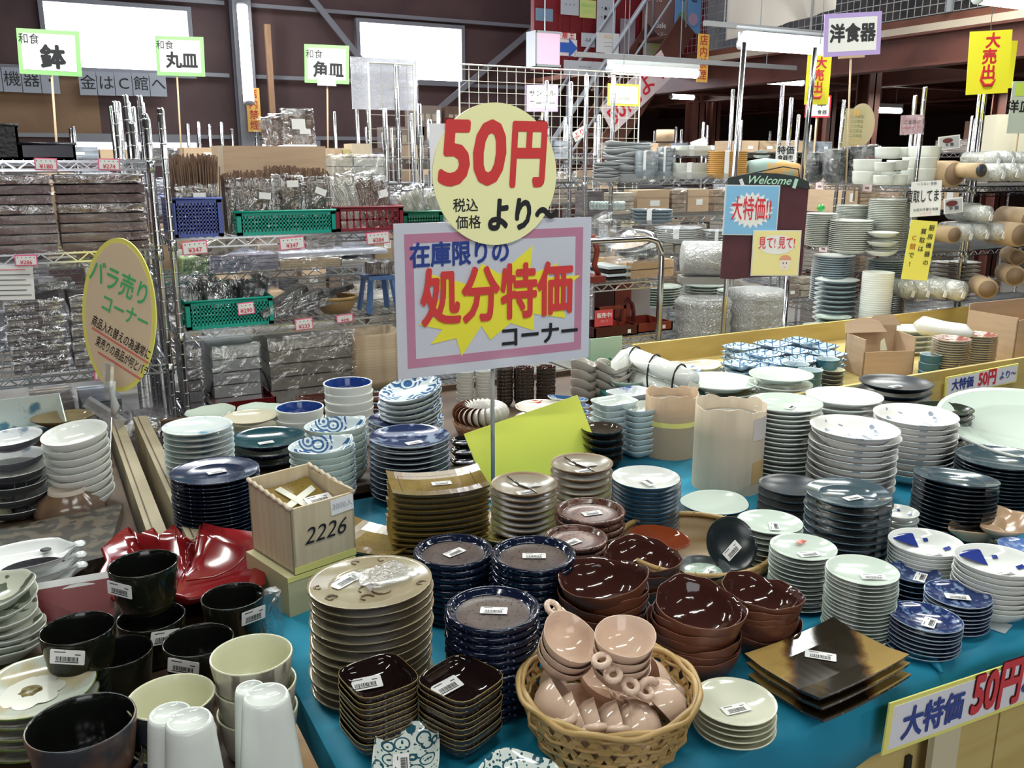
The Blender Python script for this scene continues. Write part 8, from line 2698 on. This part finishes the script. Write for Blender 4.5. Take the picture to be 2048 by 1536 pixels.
def fill(x0, w_, y0, d_, zs, tops, where, dens=.8, maxh=.26, rear=False):
    for si, z in enumerate(zs):
        x = x0 + .03
        k_ = 0
        sh = 'only shelf' if len(zs) == 1 else ['lowest shelf', 'second shelf', 'third shelf', 'top shelf'][si]
        gap = (tops[si] - z) - .06
        while x < x0 + w_ - .12:
            ww = rn.uniform(.11, .26)
            if x + ww > x0 + w_ - .02:
                break
            if rn.random() < dens:
                h_ = min(gap, rn.uniform(.10, maxh))
                c_ = rn.choice(cols)
                kk = 'pk_%d' % cols.index(c_)
                m_ = mat(kk, c_, .5, col2=tuple(q_ * .6 for q_ in c_), ns=25, stretch=(.4, .4, 3))
                boxed = rn.random() < .35
                card = rn.random() < .5
                cn = 'cardboard brown' if boxed and card else CN[cols.index(c_)]
                o_n = ['first', 'second', 'third', 'fourth', 'fifth', 'sixth', 'seventh', 'eighth', 'ninth'][min(8, k_)]
                k_ += 1
                t = thing('stored_carton' if boxed else 'film_pack', '%s %s, %s on %s, %s' % (cn, 'carton' if boxed else 'film pack', o_n, sh, where), 'box' if boxed else 'pack', (x, y0 + .02, z + .006), rn.uniform(-.03, .03), 'goods stored ' + where)
                if boxed:
                    MB().box((0, 0, 0), (ww, d_ * .7, h_)).build('carton', CARD if card else m_, t)
                    MB().box((ww * .4, -.001, h_ * .3), (ww * .7, 0, h_ * .55)).build('paper_label', PAPER, t)
                else:
                    n = rn.choice((3, 5, 7))
                    b = MB()
                    for q_ in range(n):
                        b.box((rn.uniform(0, .004), 0, h_ * q_ / n), (ww - rn.uniform(0, .004), d_ * .7, h_ * (q_ + .86) / n))
                    b.build('layers', m_, t, kind='stuff')
                    wrap(t, (0, 0, 0), (ww, d_ * .7, h_), FILMB if rn.random() < .5 else FILM, .003, .01)
            x += ww + rn.uniform(.015, .05)


fill(.453, 1.2, 4.02, .45, (.35, .72), (.72, 1.07), 'on the low shelves of the rear middle rack')
fill(-.8, 1.2, 4.02, .45, (.35, .80, 1.16), (.8, 1.16, 1.48), 'on the rack behind the lacquer trays')
fill(.453, 1.2, 4.2, .25, (1.07,), (1.30,), 'behind the tan pack, rear rack')
for k, (x, y, nm_) in enumerate(((-.7, 5.4, 'behind far left rack'), (.62, 5.4, 'on the rack behind the twigs'), (-.1, 6.6, 'on the second row rack at left'), (1.25, 6.6, 'on the second row rack at middle'), (.4, 8.0, 'on the third row rack at left'), (1.9, 8.0, 'on the third row rack by the column'), (2.35, 5.4, 'on the rack behind the wire grid'), (2.7, 6.7, 'on the far rack behind the grid'), (3.6, 8.3, 'on the farthest rack before the stairs'))):
    fill(x, 1.2, y, .45, (.4, .85, 1.25, 1.55), (.85, 1.25, 1.55, 1.55 + (.28 if x > 2 else .12)), nm_, .8, .24)
fill(1.75, 1.15, 4.55, .45, (.45, .95, 1.2), (.95, 1.2, 1.42), 'on the rack behind the cart', .9)
fill(2.95, 1.25, 4.62, .2, (.96, 1.22), (1.2, 1.42), 'behind the welcome board', .9)
fill(4.75, 1.2, 4.3, .45, (.4, .8, 1.2), (.8, 1.2, 1.5), 'on the rack behind the cup rolls', .9)
for (x, y, nm_) in ((5.0, 5.6, 'on the far right rack row'), (6.4, 4.6, 'on the far rack at right edge'), (4.3, 6.6, 'on the far rack under the lamps'), (6.0, 7.6, 'on the farthest rack under mezzanine')):
    fill(x, 1.2, y, .45, (.4, .9, 1.3, 1.6), (.9, 1.3, 1.6, 1.75), nm_, .8, .22)
fill(4.25, .42, 3.4, .4, (.26,), (.6,), 'on the lowest shelf of the right rack', .9)
